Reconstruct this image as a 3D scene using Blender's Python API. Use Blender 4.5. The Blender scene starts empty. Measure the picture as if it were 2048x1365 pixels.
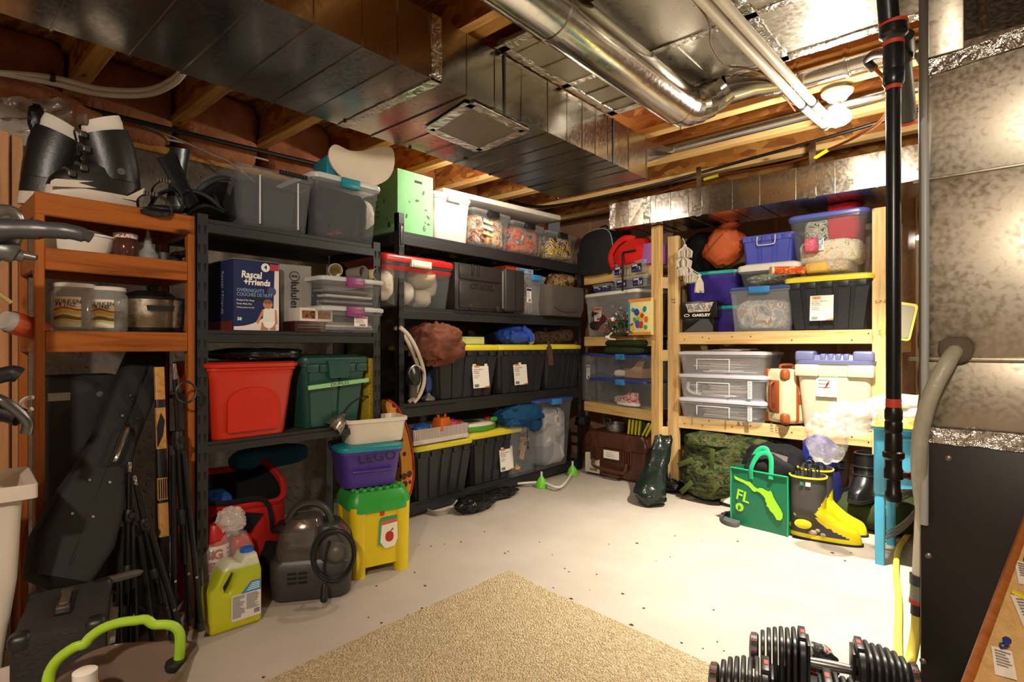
import bpy, bmesh, math, random
from mathutils import Vector, Matrix, noise, Euler
PI = math.pi
C = bpy.context.scene.collection
scn = bpy.context.scene

# ------------------------------------------------------------------ camera, world, lights, exposure
EYE = Vector((0, 0, 1.13)); YAW = math.radians(41.5); FPX = 1115.0; HOR = 692.0
cd = bpy.data.cameras.new('camera'); cam = bpy.data.objects.new('camera', cd); C.objects.link(cam)
cam.location = EYE; cam.rotation_euler = (PI / 2, 0, YAW)
cd.sensor_width = 36; cd.lens = FPX / 2048 * 36; cd.shift_y = (HOR - 682.5) / 2048; cd.clip_start = 0.02
scn.camera = cam
w_ = bpy.data.worlds.new('world'); scn.world = w_; w_.use_nodes = True
w_.node_tree.nodes['Background'].inputs[0].default_value = (.9, .8, .7, 1)
w_.node_tree.nodes['Background'].inputs[1].default_value = 0.05
WARM = (1.0, .905, .76)


def lamp(name, kind, loc, power, size, color=WARM, rot=(0, 0, 0), spot=None):
    l = bpy.data.lights.new(name, kind); l.energy = power; l.color = color
    if kind == 'AREA':
        l.shape = 'DISK'; l.size = size
    else:
        l.shadow_soft_size = size
    if spot:
        l.spot_size = math.radians(spot); l.spot_blend = 1
    o = bpy.data.objects.new(name, l); C.objects.link(o); o.location = loc; o.rotation_euler = rot
    return o


BULB = Vector((-.62, 3.12, 2.27)); BULB2 = Vector((-2.5, 2.64, 2.33)); FILL_BULB = Vector((.2, -.9, 2.27))
lamp('reflector_bulb_light', 'SPOT', BULB + Vector((0, 0, -.075)), 330, .045, spot=108)
lamp('reflector_bulb_glow', 'POINT', BULB + Vector((0, 0, -.09)), 20, .045)
lamp('rack_bulb_light', 'POINT', BULB2 + Vector((0, 0, -.03)), 60, .04)
lamp('fill_bulb_light', 'POINT', FILL_BULB + Vector((0, 0, -.09)), 105, .05)  # fill light added behind the camera to brighten the left side
scn.view_settings.view_transform = 'Standard'; scn.view_settings.look = 'None'
scn.view_settings.gamma = 1; scn.view_settings.use_curve_mapping = False
scn.view_settings.exposure = 0.9


# ------------------------------------------------------------------ photograph geometry -> world
FW = Vector((-math.sin(YAW), math.cos(YAW), 0)); RT = Vector((math.cos(YAW), math.sin(YAW), 0))


def ray(u, v):
    return FW + RT * ((u - 1024) / FPX) + Vector((0, 0, 1)) * ((HOR - v) / FPX)


def W(u, v, x=None, y=None, z=None, t=None):
    d = ray(u, v)
    if t is None:
        t = x / d.x if x is not None else (y / d.y if y is not None else (z - EYE.z) / d.z)
    return EYE + d * t


class Plane:
    def __init__(s, p, d):
        s.p = Vector((p[0], p[1], 0)); s.d = Vector((d[0], d[1], 0)).normalized()
        s.n = Vector((-s.d.y, s.d.x, 0)); s.rz = math.atan2(s.d.y, s.d.x)

    def at(s, u, v=HOR, off=0):
        r = ray(u, v); q = s.p + s.n * off
        return EYE + r * ((q - EYE).dot(s.n) / r.dot(s.n))

    def fit(s, u0, u1, vt, z0=None, vb=None, off=0):
        """centre of the front bottom edge, rotation, width, height"""
        a, b = s.at(u0, HOR, off), s.at(u1, HOR, off); um = (u0 + u1) / 2
        zt = s.at(um, vt, off).z
        if z0 is None: z0 = s.at(um, vb, off).z
        m = (a + b) / 2
        return Vector((m.x, m.y, z0)), s.rz, (b - a).length, zt - z0


PL = Plane((-2.41, 0), (0, 1)); PO = Plane((-2.42, 0), (0, 1)); PM = Plane((-2.907, 0), (0, 1))
PC = Plane((-2.9, 4.24), (.95, -.313)); PR = Plane((0, 4.08), (1, 0))
ZL = (1.644, 1.194, .739, .10); ZM = (1.869, 1.384, .753, .10)


# ------------------------------------------------------------------ materials
def lin(h):
    h = h.lstrip('#'); c = [int(h[i:i + 2], 16) / 255 for i in (0, 2, 4)]
    return tuple((x / 12.92 if x <= .04045 else ((x + .055) / 1.055) ** 2.4) for x in c) + (1,)


MATS = {}


def new_mat(name):
    m = bpy.data.materials.new(name); m.use_nodes = True; nt = m.node_tree
    return m, nt, nt.nodes['Principled BSDF'], nt.nodes.new, nt.links.new


def coords(nt, scale=(1, 1, 1), rnd=True):
    tc = nt.nodes.new('ShaderNodeTexCoord'); mp = nt.nodes.new('ShaderNodeMapping'); mp.inputs['Scale'].default_value = scale
    nt.links.new(tc.outputs['Object'], mp.inputs['Vector'])
    if rnd:
        oi = nt.nodes.new('ShaderNodeObjectInfo'); ml = nt.nodes.new('ShaderNodeMath'); ml.operation = 'MULTIPLY'; ml.inputs[1].default_value = 37
        nt.links.new(oi.outputs['Random'], ml.inputs[0]); nt.links.new(ml.outputs[0], mp.inputs['Location'])
    return mp.outputs[0]


def ramp(nt, fac, stops, interp='LINEAR'):
    r = nt.nodes.new('ShaderNodeValToRGB'); r.color_ramp.interpolation = interp
    e = r.color_ramp.elements
    while len(e) < len(stops): e.new(.5)
    for k, (p, c) in enumerate(stops):
        e[k].position = p; e[k].color = lin(c) if isinstance(c, str) else c
    nt.links.new(fac, r.inputs[0])
    return r.outputs[0]


def nz(nt, vec, scale, detail=4, rough=.55, dist=0):
    n = nt.nodes.new('ShaderNodeTexNoise'); n.inputs['Scale'].default_value = scale; n.inputs['Detail'].default_value = detail
    n.inputs['Roughness'].default_value = rough; n.inputs['Distortion'].default_value = dist
    nt.links.new(vec, n.inputs['Vector'])
    return n.outputs[0]


def bump(nt, b, h, strength=.3, dist=.01):
    n = nt.nodes.new('ShaderNodeBump'); n.inputs['Strength'].default_value = strength; n.inputs['Distance'].default_value = dist
    nt.links.new(h, n.inputs['Height']); nt.links.new(n.outputs[0], b.inputs['Normal'])


def shade(h, k):
    c = lin(h); return tuple(min(1, x * k) for x in c[:3]) + (1,)


def plain(hexc, rough=.45, metal=0, var=.0, vs=6, bmp=0, bs=60, alpha=1, spec=.5, trans=0, emit=0, coat=0):
    key = ('plain', hexc, rough, metal, var, vs, bmp, bs, alpha, spec, trans, emit, coat)
    if key in MATS: return MATS[key]
    m, nt, b, N, L = new_mat('mat_' + hexc.strip('#'))
    b.inputs['Base Color'].default_value = lin(hexc); b.inputs['Roughness'].default_value = rough
    b.inputs['Metallic'].default_value = metal; b.inputs['Alpha'].default_value = alpha
    b.inputs['Specular IOR Level'].default_value = spec; b.inputs['Coat Weight'].default_value = coat
    b.inputs['Transmission Weight'].default_value = trans
    if emit:
        b.inputs['Emission Color'].default_value = lin(hexc); b.inputs['Emission Strength'].default_value = emit
    if var or bmp:
        v = coords(nt)
    if var:
        f = nz(nt, v, vs)
        L(ramp(nt, f, [(.3, shade(hexc, 1 - var)), (.7, shade(hexc, 1 + var))]), b.inputs['Base Color'])
    if bmp:
        bump(nt, b, nz(nt, v, bs, 3), bmp, .01)
    MATS[key] = m
    return m


def plastic(h, rough=.38, var=.06): return plain(h, rough, 0, var, 4, .06, 90)
def cloth(h, var=.18, bmp=.5, bs=14): return plain(h, .92, 0, var, 7, bmp, bs, 1, .15)
def card(h): return plain(h, .75, 0, .07, 9, .05, 40, 1, .25)
def steel(h='#b9b6b0', rough=.25): return plain(h, rough, 1, .1, 12)
def clear(h='#dfe3e6', a=.28, rough=.22): return plain(h, rough, 0, 0, 6, .05, 8, a, .6)


def wood(light, dark, knot=None, rough=.55, s=1.0):
    key = ('wood', light, dark, knot, s)
    if key in MATS: return MATS[key]
    m, nt, b, N, L = new_mat('wood_' + light.strip('#'))
    v = coords(nt, (1.2 * s, 16 * s, 16 * s))
    f = nz(nt, v, 1.6, 5, .6, 1.2)
    col = ramp(nt, f, [(.28, dark), (.5, light), (.75, shade(light, 1.12))])
    if knot:
        v2 = coords(nt, (3.2, 9, 9)); vo = N('ShaderNodeTexVoronoi'); vo.inputs['Scale'].default_value = 1.0; L(v2, vo.inputs['Vector'])
        k = ramp(nt, vo.outputs['Distance'], [(.06, (1, 1, 1, 1)), (.13, (0, 0, 0, 1))])
        mx = N('ShaderNodeMix'); mx.data_type = 'RGBA'; L(k, mx.inputs[0]); L(col, mx.inputs[6]); mx.inputs[7].default_value = lin(knot)
        col = mx.outputs[2]
    L(col, b.inputs['Base Color']); b.inputs['Roughness'].default_value = rough; b.inputs['Specular IOR Level'].default_value = .3
    bump(nt, b, f, .15, .004)
    MATS[key] = m
    return m


def galvanized(name='galvanized', base='#b8b3aa', rough=.2, wob=.10, dirt=.12):
    if name in MATS: return MATS[name]
    m, nt, b, N, L = new_mat(name)
    v = coords(nt, (1, 1, 1)); f = nz(nt, v, 3.0, 5); g = nz(nt, v, 60, 2)
    L(ramp(nt, f, [(.3, shade(base, 1 - dirt)), (.7, base)]), b.inputs['Base Color'])
    b.inputs['Metallic'].default_value = 1
    L(ramp(nt, g, [(.3, (rough * .8,) * 3 + (1,)), (.7, (rough * 1.35,) * 3 + (1,))]), b.inputs['Roughness'])
    bump(nt, b, nz(nt, v, 2.2, 2), wob, .06)
    MATS[name] = m
    return m


def spotted(name, base, spots, scale, thr=.3, rough=.6):
    if name in MATS: return MATS[name]
    m, nt, b, N, L = new_mat(name)
    v = coords(nt); vo = N('ShaderNodeTexVoronoi'); vo.inputs['Scale'].default_value = scale; L(v, vo.inputs['Vector'])
    L(ramp(nt, vo.outputs['Distance'], [(thr, spots), (thr + .03, base)]), b.inputs['Base Color'])
    b.inputs['Roughness'].default_value = rough
    MATS[name] = m
    return m


def patches(name, stops, scale, rough=.9, bmp=.4, stretch=(1, 1, 1)):
    """hard-edged colour patches: camouflage, prints, mottled contents"""
    if name in MATS: return MATS[name]
    m, nt, b, N, L = new_mat(name)
    v = coords(nt, stretch); f = nz(nt, v, scale, 3, .6, .8)
    L(ramp(nt, f, stops, 'CONSTANT'), b.inputs['Base Color'])
    b.inputs['Roughness'].default_value = rough; b.inputs['Specular IOR Level'].default_value = .2
    if bmp: bump(nt, b, nz(nt, v, scale * 2, 3), bmp, .02)
    MATS[name] = m
    return m


# ------------------------------------------------------------------ mesh builder
def rrect(w, d, r, z, n=4, cx=0, cy=0):
    r = min(r, w / 2 - 1e-4, d / 2 - 1e-4); P = []
    for (sx, sy, a0) in ((1, 1, 0), (-1, 1, PI / 2), (-1, -1, PI), (1, -1, 1.5 * PI)):
        for k in range(n + 1):
            a = a0 + PI / 2 * k / n
            P.append(Vector((cx + sx * (w / 2 - r) + r * math.cos(a), cy + sy * (d / 2 - r) + r * math.sin(a), z)))
    return P


def ellipse(rx, ry, z, n=20, cx=0, cy=0):
    return [Vector((cx + rx * math.cos(2 * PI * k / n), cy + ry * math.sin(2 * PI * k / n), z)) for k in range(n)]


def curve(pts, n=6, closed=False):
    P = [Vector(p) for p in pts]; out = []
    m = len(P); segs = m if closed else m - 1
    for i in range(segs):
        if closed: a, b, c, d = P[(i - 1) % m], P[i], P[(i + 1) % m], P[(i + 2) % m]
        else: a, b, c, d = P[max(i - 1, 0)], P[i], P[i + 1], P[min(i + 2, m - 1)]
        for k in range(n):
            t = k / n
            out.append(.5 * ((2 * b) + (c - a) * t + (2 * a - 5 * b + 4 * c - d) * t * t + (3 * b - a - 3 * c + d) * t ** 3))
    if not closed: out.append(P[-1])
    return out


class MB:
    def __init__(s):
        s.bm = bmesh.new(); s.mi = 0

    def add(s, V, F, M=None):
        vs = [s.bm.verts.new(M @ Vector(v) if M else v) for v in V]
        for f in F:
            try:
                fc = s.bm.faces.new([vs[i] for i in f]); fc.material_index = s.mi
            except ValueError:
                pass
        return s

    def box(s, x0, x1, y0, y1, z0, z1, M=None, b=0, seg=2):
        if b:
            t = bmesh.new(); bmesh.ops.create_cube(t, size=1)
            for v in t.verts:
                v.co = Vector(((x0 + x1) / 2 + v.co.x * (x1 - x0), (y0 + y1) / 2 + v.co.y * (y1 - y0), (z0 + z1) / 2 + v.co.z * (z1 - z0)))
            b = min(b, .49 * min(abs(x1 - x0), abs(y1 - y0), abs(z1 - z0)))
            bmesh.ops.bevel(t, geom=list(t.edges), offset=b, segments=seg, profile=.5, affect='EDGES')
            t.verts.index_update()
            s.add([v.co.copy() for v in t.verts], [[v.index for v in f.verts] for f in t.faces], M); t.free()
            return s
        V = [(x, y, z) for z in (z0, z1) for y in (y0, y1) for x in (x0, x1)]
        return s.add(V, [(0, 2, 3, 1), (4, 5, 7, 6), (0, 1, 5, 4), (2, 6, 7, 3), (0, 4, 6, 2), (1, 3, 7, 5)], M)

    def loft(s, rings, cap0=True, cap1=True, M=None):
        n = len(rings[0]); V = [p for r in rings for p in r]; F = []
        for i in range(len(rings) - 1):
            for k in range(n):
                k2 = (k + 1) % n
                F.append((i * n + k, i * n + k2, (i + 1) * n + k2, (i + 1) * n + k))
        if cap0: F.append(tuple(range(n - 1, -1, -1)))
        if cap1: F.append(tuple(range((len(rings) - 1) * n, len(rings) * n)))
        return s.add(V, F, M)

    def tube(s, pts, r, n=8, closed=False, flat=1, M=None):
        P = [Vector(p) for p in pts]; m = len(P); rings = []
        up = None
        for i in range(m):
            a = P[(i - 1) % m] if (closed or i) else P[i]; b = P[(i + 1) % m] if (closed or i < m - 1) else P[i]
            t = (b - a).normalized()
            if up is None: up = (Vector((0, 0, 1)) if abs(t.z) < .9 else Vector((1, 0, 0)))
            up = (up - t * up.dot(t)); up = up.normalized() if up.length > 1e-6 else t.orthogonal().normalized()
            sd = t.cross(up); ri = r[i] if isinstance(r, (list, tuple)) else r
            rings.append([P[i] + up * ri * math.cos(2 * PI * k / n) + sd * ri * flat * math.sin(2 * PI * k / n) for k in range(n)])
        if closed: rings.append(rings[0])
        return s.loft(rings, not closed, not closed, M)

    def lathe(s, prof, n=24, M=None, cap0=True, cap1=True):
        return s.loft([ellipse(r, r, z, n) for r, z in prof], cap0, cap1, M)

    def prism(s, poly, y0, y1, M=None):
        """polygon in x,z pushed along y"""
        n = len(poly)
        V = [(p[0], y0, p[1]) for p in poly] + [(p[0], y1, p[1]) for p in poly]
        F = [tuple(range(n)), tuple(range(2 * n - 1, n - 1, -1))] + [(k, k + n, (k + 1) % n + n, (k + 1) % n) for k in range(n)]
        return s.add(V, F, M)

    def lump(s, c, size, p=2.6, amp=.10, freq=3.0, seed=0, nu=26, nv=15, fold=.5, flat=0, M=None):
        """cushion-like cloth mass with folds; flat cuts the underside level"""
        V, F = [], []; so = Vector((seed * 7.3, seed * 3.1, seed * 1.7))
        sg = lambda t, e: math.copysign(abs(t) ** e, t)
        for j in range(nv + 1):
            a = -PI / 2 + PI * j / nv
            for i in range(nu):
                b = 2 * PI * i / nu; e = 2 / p
                d = Vector((sg(math.cos(a), e) * sg(math.cos(b), e), sg(math.cos(a), e) * sg(math.sin(b), e), sg(math.sin(a), e)))
                q = d * freq * .5 + so
                k = noise.noise(q) + fold * (1 - 2 * abs(noise.noise(q * 2.1 + Vector((9, 1, 4))))) * .7 + .35 * noise.noise(q * 4.3)
                d = d * (1 + amp * k)
                x = Vector((c[0] + d.x * size[0] / 2, c[1] + d.y * size[1] / 2, c[2] + d.z * size[2] / 2))
                if flat: x.z = max(x.z, c[2] - size[2] / 2 * flat)
                V.append(x)
        for j in range(nv):
            for i in range(nu):
                i2 = (i + 1) % nu
                F.append((j * nu + i, j * nu + i2, (j + 1) * nu + i2, (j + 1) * nu + i))
        return s.add(V, F, M)

    def build(s, name, mats, parent=None, smooth=38, loc=None, rot=None, kind=None, weld=True):
        if weld: bmesh.ops.remove_doubles(s.bm, verts=list(s.bm.verts), dist=1e-5)
        bmesh.ops.recalc_face_normals(s.bm, faces=list(s.bm.faces))
        me = bpy.data.meshes.new(name); s.bm.to_mesh(me); s.bm.free()
        for m in (mats if isinstance(mats, (list, tuple)) else [mats]): me.materials.append(m)
        if smooth:
            me.shade_smooth(); me.set_sharp_from_angle(angle=math.radians(smooth))
        o = bpy.data.objects.new(name, me); C.objects.link(o)
        if parent: o.parent = parent
        if loc is not None: o.location = loc
        if rot is not None: o.rotation_euler = rot
        if kind: o['kind'] = kind
        return o


def plate(outer, inner, th, bev):
    bm = bmesh.new(); es = []
    for lp in ([outer] + ([inner] if inner else [])):
        vs = [bm.verts.new((p[0], 0, p[1])) for p in lp]
        es += [bm.edges.new((vs[k], vs[(k + 1) % len(vs)])) for k in range(len(vs))]
    bmesh.ops.triangle_fill(bm, edges=es, use_beauty=True)
    r_ = bmesh.ops.extrude_face_region(bm, geom=list(bm.faces))
    for e in r_['geom']:
        if isinstance(e, bmesh.types.BMVert): e.co.y += th
    bmesh.ops.recalc_face_normals(bm, faces=list(bm.faces))
    eds = [e for e in bm.edges if len(e.link_faces) == 2 and e.calc_face_angle(0) > .7]
    caps = [e for e in eds if abs(e.verts[0].co.y - e.verts[1].co.y) < 1e-6]
    bmesh.ops.bevel(bm, geom=caps, offset=bev, segments=3, profile=.5, affect='EDGES', clamp_overlap=True)
    m = MB(); m.bm.free(); m.bm = bm; return m


def tag(o, label, cat, group=None):
    o['label'] = label; o['category'] = cat
    if group: o['group'] = group
    return o


def thing(name, label, cat, loc=(0, 0, 0), rz=0, group=None, rot=None):
    o = bpy.data.objects.new(name, None); C.objects.link(o); o.empty_display_size = .05
    o.location = loc; o.rotation_euler = rot if rot else (0, 0, rz)
    return tag(o, label, cat, group)


def dup(root, loc, rz, label=None, group=None):
    r = root.copy(); C.objects.link(r); r.location = loc; r.rotation_euler = (0, 0, rz) if not isinstance(rz, tuple) else rz
    if label: r['label'] = label
    if group: r['group'] = group
    for ch in list(root.children):
        c = ch.copy(); C.objects.link(c); c.parent = r
        for g in ch.children:
            d = g.copy(); C.objects.link(d); d.parent = c
    return r


def structure(o):
    o['kind'] = 'structure'; return o


def board(name, p, q, w, h, m, parent=None, b=.003, roll=0):
    """timber from p to q (centre line), w across, h high"""
    p, q = Vector(p), Vector(q); d = q - p; L = d.length; x = d.normalized()
    z = Vector((0, 0, 1)) if abs(x.z) < .95 else Vector((0, 1, 0))
    y = z.cross(x).normalized(); z = x.cross(y)
    M = Matrix((x, y, z)).transposed().to_4x4() @ Matrix.Rotation(roll, 4, 'X')
    o = MB().box(0, L, -w / 2, w / 2, -h / 2, h / 2, b=b, seg=1).build(name, m, parent, smooth=0)
    o.matrix_basis = Matrix.Translation(p) @ M
    return o


def text(parent, s, size, m, loc, rot=(PI / 2, 0, 0), name='lettering', align='CENTER', sx=1, bold=0, shear=0, ext=.0004):
    cu = bpy.data.curves.new('txt', 'FONT'); cu.body = s; cu.size = size; cu.align_x = align; cu.align_y = 'CENTER'
    cu.extrude = ext; cu.offset = bold; cu.shear = shear; cu.resolution_u = 2
    to = bpy.data.objects.new('txt', cu); me = bpy.data.meshes.new_from_object(to)
    bpy.data.objects.remove(to); me.name = name
    me.materials.clear(); me.materials.append(m)
    o = bpy.data.objects.new(name, me); C.objects.link(o); o.parent = parent; o.location = loc; o.rotation_euler = rot; o.scale = (sx, 1, 1)
    return o


def bars(mb, x, z, w, h, y0, y1, rows):
    """fine print as rows of thin bars on a label facing -y"""
    for k in range(rows):
        zz = z - h * k / max(rows - 1, 1); wl = w * random.uniform(.6, 1)
        mb.box(x, x + wl, y0, y1, zz - h / rows * .22, zz + h / rows * .22)


WHITE = plain('#efece4', .6); BLACKP = plastic('#17171a', .42); INK = plain('#1d1b1b', .7)
PINE = wood('#e2c288', '#c99a58', '#8a5526'); PINE2 = wood('#dcb878', '#bf8c4c', '#7d4a22')
STAIN = wood('#9c5720', '#6d3710', '#3b1a08', .4)
JOIST = wood('#c69550', '#9c6a30', '#6b3f18')
GALV = galvanized(); FOIL = galvanized('foil_tape', '#cfcbc4', .25, .0, .1)

# ================================================================== THE SETTING
def setting_mats():
    m, nt, b, N, L = new_mat('concrete_floor')
    v = coords(nt, rnd=False); f = nz(nt, v, 1.6, 6, .6); g = nz(nt, v, 14, 6, .7)
    L(ramp(nt, f, [(.3, '#a59b8e'), (.7, '#b9b0a4')]), b.inputs['Base Color']); b.inputs['Roughness'].default_value = .62
    b.inputs['Specular IOR Level'].default_value = .3; bump(nt, b, g, .12, .008)
    m2, nt, b, N, L = new_mat('concrete_wall')
    v = coords(nt, rnd=False); g = nz(nt, v, 9, 7, .75); pit = nz(nt, v, 26, 2)
    L(ramp(nt, g, [(.3, '#5a5147'), (.6, '#776d60'), (.8, '#8a8072')]), b.inputs['Base Color']); b.inputs['Roughness'].default_value = .9
    bump(nt, b, ramp(nt, pit, [(.3, (0, 0, 0, 1)), (.42, (1, 1, 1, 1))]), .6, .01)
    m3, nt, b, N, L = new_mat('osb')
    v = coords(nt, (1, 1, 1), False); vo = N('ShaderNodeTexVoronoi'); vo.inputs['Scale'].default_value = 26; mp = N('ShaderNodeMapping'); mp.inputs['Scale'].default_value = (.5, 1.4, 1)
    L(v, mp.inputs[0]); L(mp.outputs[0], vo.inputs['Vector']); hs = N('ShaderNodeSeparateColor'); L(vo.outputs['Color'], hs.inputs[0])
    L(ramp(nt, hs.outputs[0], [(0, '#8a4f1d'), (.35, '#a8692a'), (.7, '#bd8038'), (1, '#d09a50')]), b.inputs['Base Color']); b.inputs['Roughness'].default_value = .8
    bump(nt, b, hs.outputs[1], .2, .004)
    m4, nt, b, N, L = new_mat('pink_insulation')
    v = coords(nt, (1, 1, 1)); f = nz(nt, v, 3, 5, .6)
    L(ramp(nt, f, [(.3, '#ab7d60'), (.7, '#c9a184')]), b.inputs['Base Color']); b.inputs['Roughness'].default_value = .35
    b.inputs['Coat Weight'].default_value = .5; b.inputs['Coat Roughness'].default_value = .15
    bump(nt, b, nz(nt, v, 5, 4, .6, 1.5), .5, .03)
    m5, nt, b, N, L = new_mat('rim_batt')
    v = coords(nt); f = nz(nt, v, 4, 6, .65)
    L(ramp(nt, f, [(.3, '#8a4a2a'), (.7, '#bd7c56')]), b.inputs['Base Color']); b.inputs['Roughness'].default_value = .85
    bump(nt, b, nz(nt, v, 9, 5, .7), .7, .03)
    return m, m2, m3, m4, m5


M_FLOOR, M_CONC, M_OSB, M_POLY, M_BATT = setting_mats()
X0, X1, Y0, Y1, ZJ, ZC = -3.6, 2.4, -2.6, 4.85, 2.40, 2.66
floor = structure(MB().box(X0, X1, Y0, Y1, -.1, 0).build('floor', M_FLOOR, smooth=0))
ceiling = structure(MB().box(X0 - .3, X1, Y0, Y1, ZC, ZC + .03).build('ceiling', M_OSB, smooth=0))
wall_left = structure(MB().box(X0 - .2, X0, Y0, Y1, 0, 2.22).build('wall_left', M_CONC, smooth=0))
MB().box(X0 - .2, X0 + .03, Y0, Y1, 2.22, 2.26).build('sill_plate', JOIST, wall_left, 0)
MB().box(X0 - .2, X0 - .16, Y0, Y1, 2.26, ZC).build('rim_board', M_OSB, wall_left, 0)
wall_back = structure(MB().box(X0, X1, Y1, Y1 + .2, 0, ZC).build('wall_back', M_POLY, smooth=0))
wall_right = structure(MB().box(X1, X1 + .1, Y0, Y1, 0, ZC).build('wall_right', plain('#8d8377', .9, 0, .1), smooth=0))
wall_front = structure(MB().box(X0, X1, Y0 - .1, Y0, 0, ZC).build('wall_front', plain('#8d8377', .9, 0, .1), smooth=0))
# studs of the back wall show as pale uprights under the plastic sheet
for x in (-3.2, -2.75, -2.3, -1.85, -1.4, -.95, -.46, 0.0):
    board('stud', (x, Y1 - .012, 0.04), (x, Y1 - .012, 2.4), .04, .03, plain('#c99f6b', .4, 0, .1, coat=.4), wall_back, roll=PI / 2)
# I-joists: flange timbers with strand-board webs, running across the room
jy = [4.56, 4.06, 3.575, 3.075, 2.60, 2.105, 1.61, 1.12, .635, .15, -.335, -.82, -1.31, -1.8, -2.28]
for k, y in enumerate(jy):
    board('joist_flange', (X0 - .1, y, ZJ + .019), (X1, y, ZJ + .019), .072, .038, PINE2 if k < 5 else JOIST, ceiling)
    MB().box(X0, X1, y - .006, y + .006, ZJ + .038, ZC - .036).build('joist_web', M_OSB, ceiling, 0)
    board('joist_flange', (X0 - .1, y, ZC - .018), (X1, y, ZC - .018), .072, .036, JOIST, ceiling)
for a, c in zip(jy[1:], jy[:-1]):       # a pink batt stuffed into each joist bay at the rim
    MB().lump((X0 - .07, (a + c) / 2, 2.45), (.3, c - a - .03, .42), 5, .05, 3, int(a * 10), 14, 9).build('insulation_batt', M_BATT, wall_left)

# beige carpet offcut
rp = [W(548, 1362, z=0), W(780, 1253, z=0), W(1018, 1146, z=0), W(1095, 1186, z=0), W(1215, 1240, z=0), W(1475, 1362, z=0), W(1560, 1400, z=0), W(900, 1560, z=0), W(420, 1425, z=0)]
m, nt, b, N, L = new_mat('berber_carpet')
v = coords(nt, (1, 1, 1), False); vo = N('ShaderNodeTexVoronoi'); vo.inputs['Scale'].default_value = 130; L(v, vo.inputs['Vector']); hs = N('ShaderNodeSeparateColor'); L(vo.outputs['Color'], hs.inputs[0])
L(ramp(nt, hs.outputs[0], [(0, '#b39d7a'), (.5, '#c6b28d'), (1, '#d6c5a3')]), b.inputs['Base Color']); b.inputs['Roughness'].default_value = .95; b.inputs['Specular IOR Level'].default_value = .1
bump(nt, b, vo.outputs['Distance'], .9, -.012)
mb = MB(); n = len(rp)
mb.add([(p.x, p.y, .001) for p in rp] + [(p.x, p.y, .012) for p in rp], [tuple(range(n)), tuple(range(n, 2 * n))] + [(k, (k + 1) % n, (k + 1) % n + n, k + n) for k in range(n)])
tag(mb.build('carpet_offcut', m, smooth=0), 'beige loop-pile carpet offcut lying on the concrete floor', 'carpet')
# bits of dirt on the floor
mb = MB(); rnd = random.Random(4)
for (u, v_) in [(969, 1064), (922, 1084), (862, 1093), (850, 1172), (1218, 1089), (1193, 1149), (1143, 1198), (1288, 1217), (1263, 1250), (1245, 1188), (839, 1229), (845, 1217), (818, 1231), (763, 1246), (1076, 1178), (1080, 1190), (1060, 1182), (1702, 1106), (1665, 1106), (1055, 1200), (1000, 1222), (527, 1355), (1305, 1320), (1294, 1342), (1318, 1316), (1274, 1087), (1010, 1107), (1475, 1083), (1690, 1122)] + [(rnd.uniform(700, 1500), rnd.uniform(1060, 1340)) for _ in range(26)]:
    p = W(u, v_, z=.002); r = rnd.uniform(.004, .009) if v_ != int(v_) else rnd.uniform(.009, .016)
    r *= .75; mb.add([(p.x + r * rnd.uniform(.5, 1.3) * math.cos(a), p.y + r * rnd.uniform(.4, 1) * math.sin(a), .0005) for a in (0, 1.3, 2.5, 3.7, 5)] + [(p.x, p.y, .004 + r * .2)], [(0, 1, 5), (1, 2, 5), (2, 3, 5), (3, 4, 5), (4, 0, 5), (4, 3, 2, 1, 0)])
o = tag(mb.build('floor_crumbs', plain('#4a3524', .9), smooth=0), 'dark dirt crumbs and wood chips scattered over the floor', 'crumbs'); o['kind'] = 'stuff'

# ================================================================== CEILING SERVICES
m, nt, b, N, L = new_mat('foil_tape'); v = coords(nt)
b.inputs['Base Color'].default_value = lin('#cfcbc4'); b.inputs['Metallic'].default_value = 1; b.inputs['Roughness'].default_value = .22
bump(nt, b, nz(nt, v, 22, 4, .6, 1), .7, .02); FOIL = m


def strip(parent, p, q, w, n, name='foil_tape', th=.002, m=None):
    """flat band from p to q lying on the face with normal n"""
    p, q, n = Vector(p), Vector(q), Vector(n).normalized(); x = (q - p); L_ = x.length; x.normalize(); y = n.cross(x)
    M = Matrix((x, y, n)).transposed().to_4x4(); M.translation = p
    seg = max(2, int(L_ / .05)); mb = MB(); V, F = [], []
    for k in range(seg + 1):
        j = .08 * w
        for s in (-1, 1):
            V.append(M @ Vector((L_ * k / seg, s * w / 2 + random.uniform(-j, j), th)))
    for k in range(seg + 1):
        for s in (-1, 1): V.append(M @ Vector((L_ * k / seg, s * w / 2, -.001)))
    o_ = 2 * (seg + 1)
    for k in range(seg):
        a = 2 * k
        F += [(a, a + 1, a + 3, a + 2), (a, a + 2, a + 2 + o_, a + o_), (a + 1, a + 1 + o_, a + 3 + o_, a + 3)]
    return mb.add(V, F).build(name, m or FOIL, parent, 0, weld=False)


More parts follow.
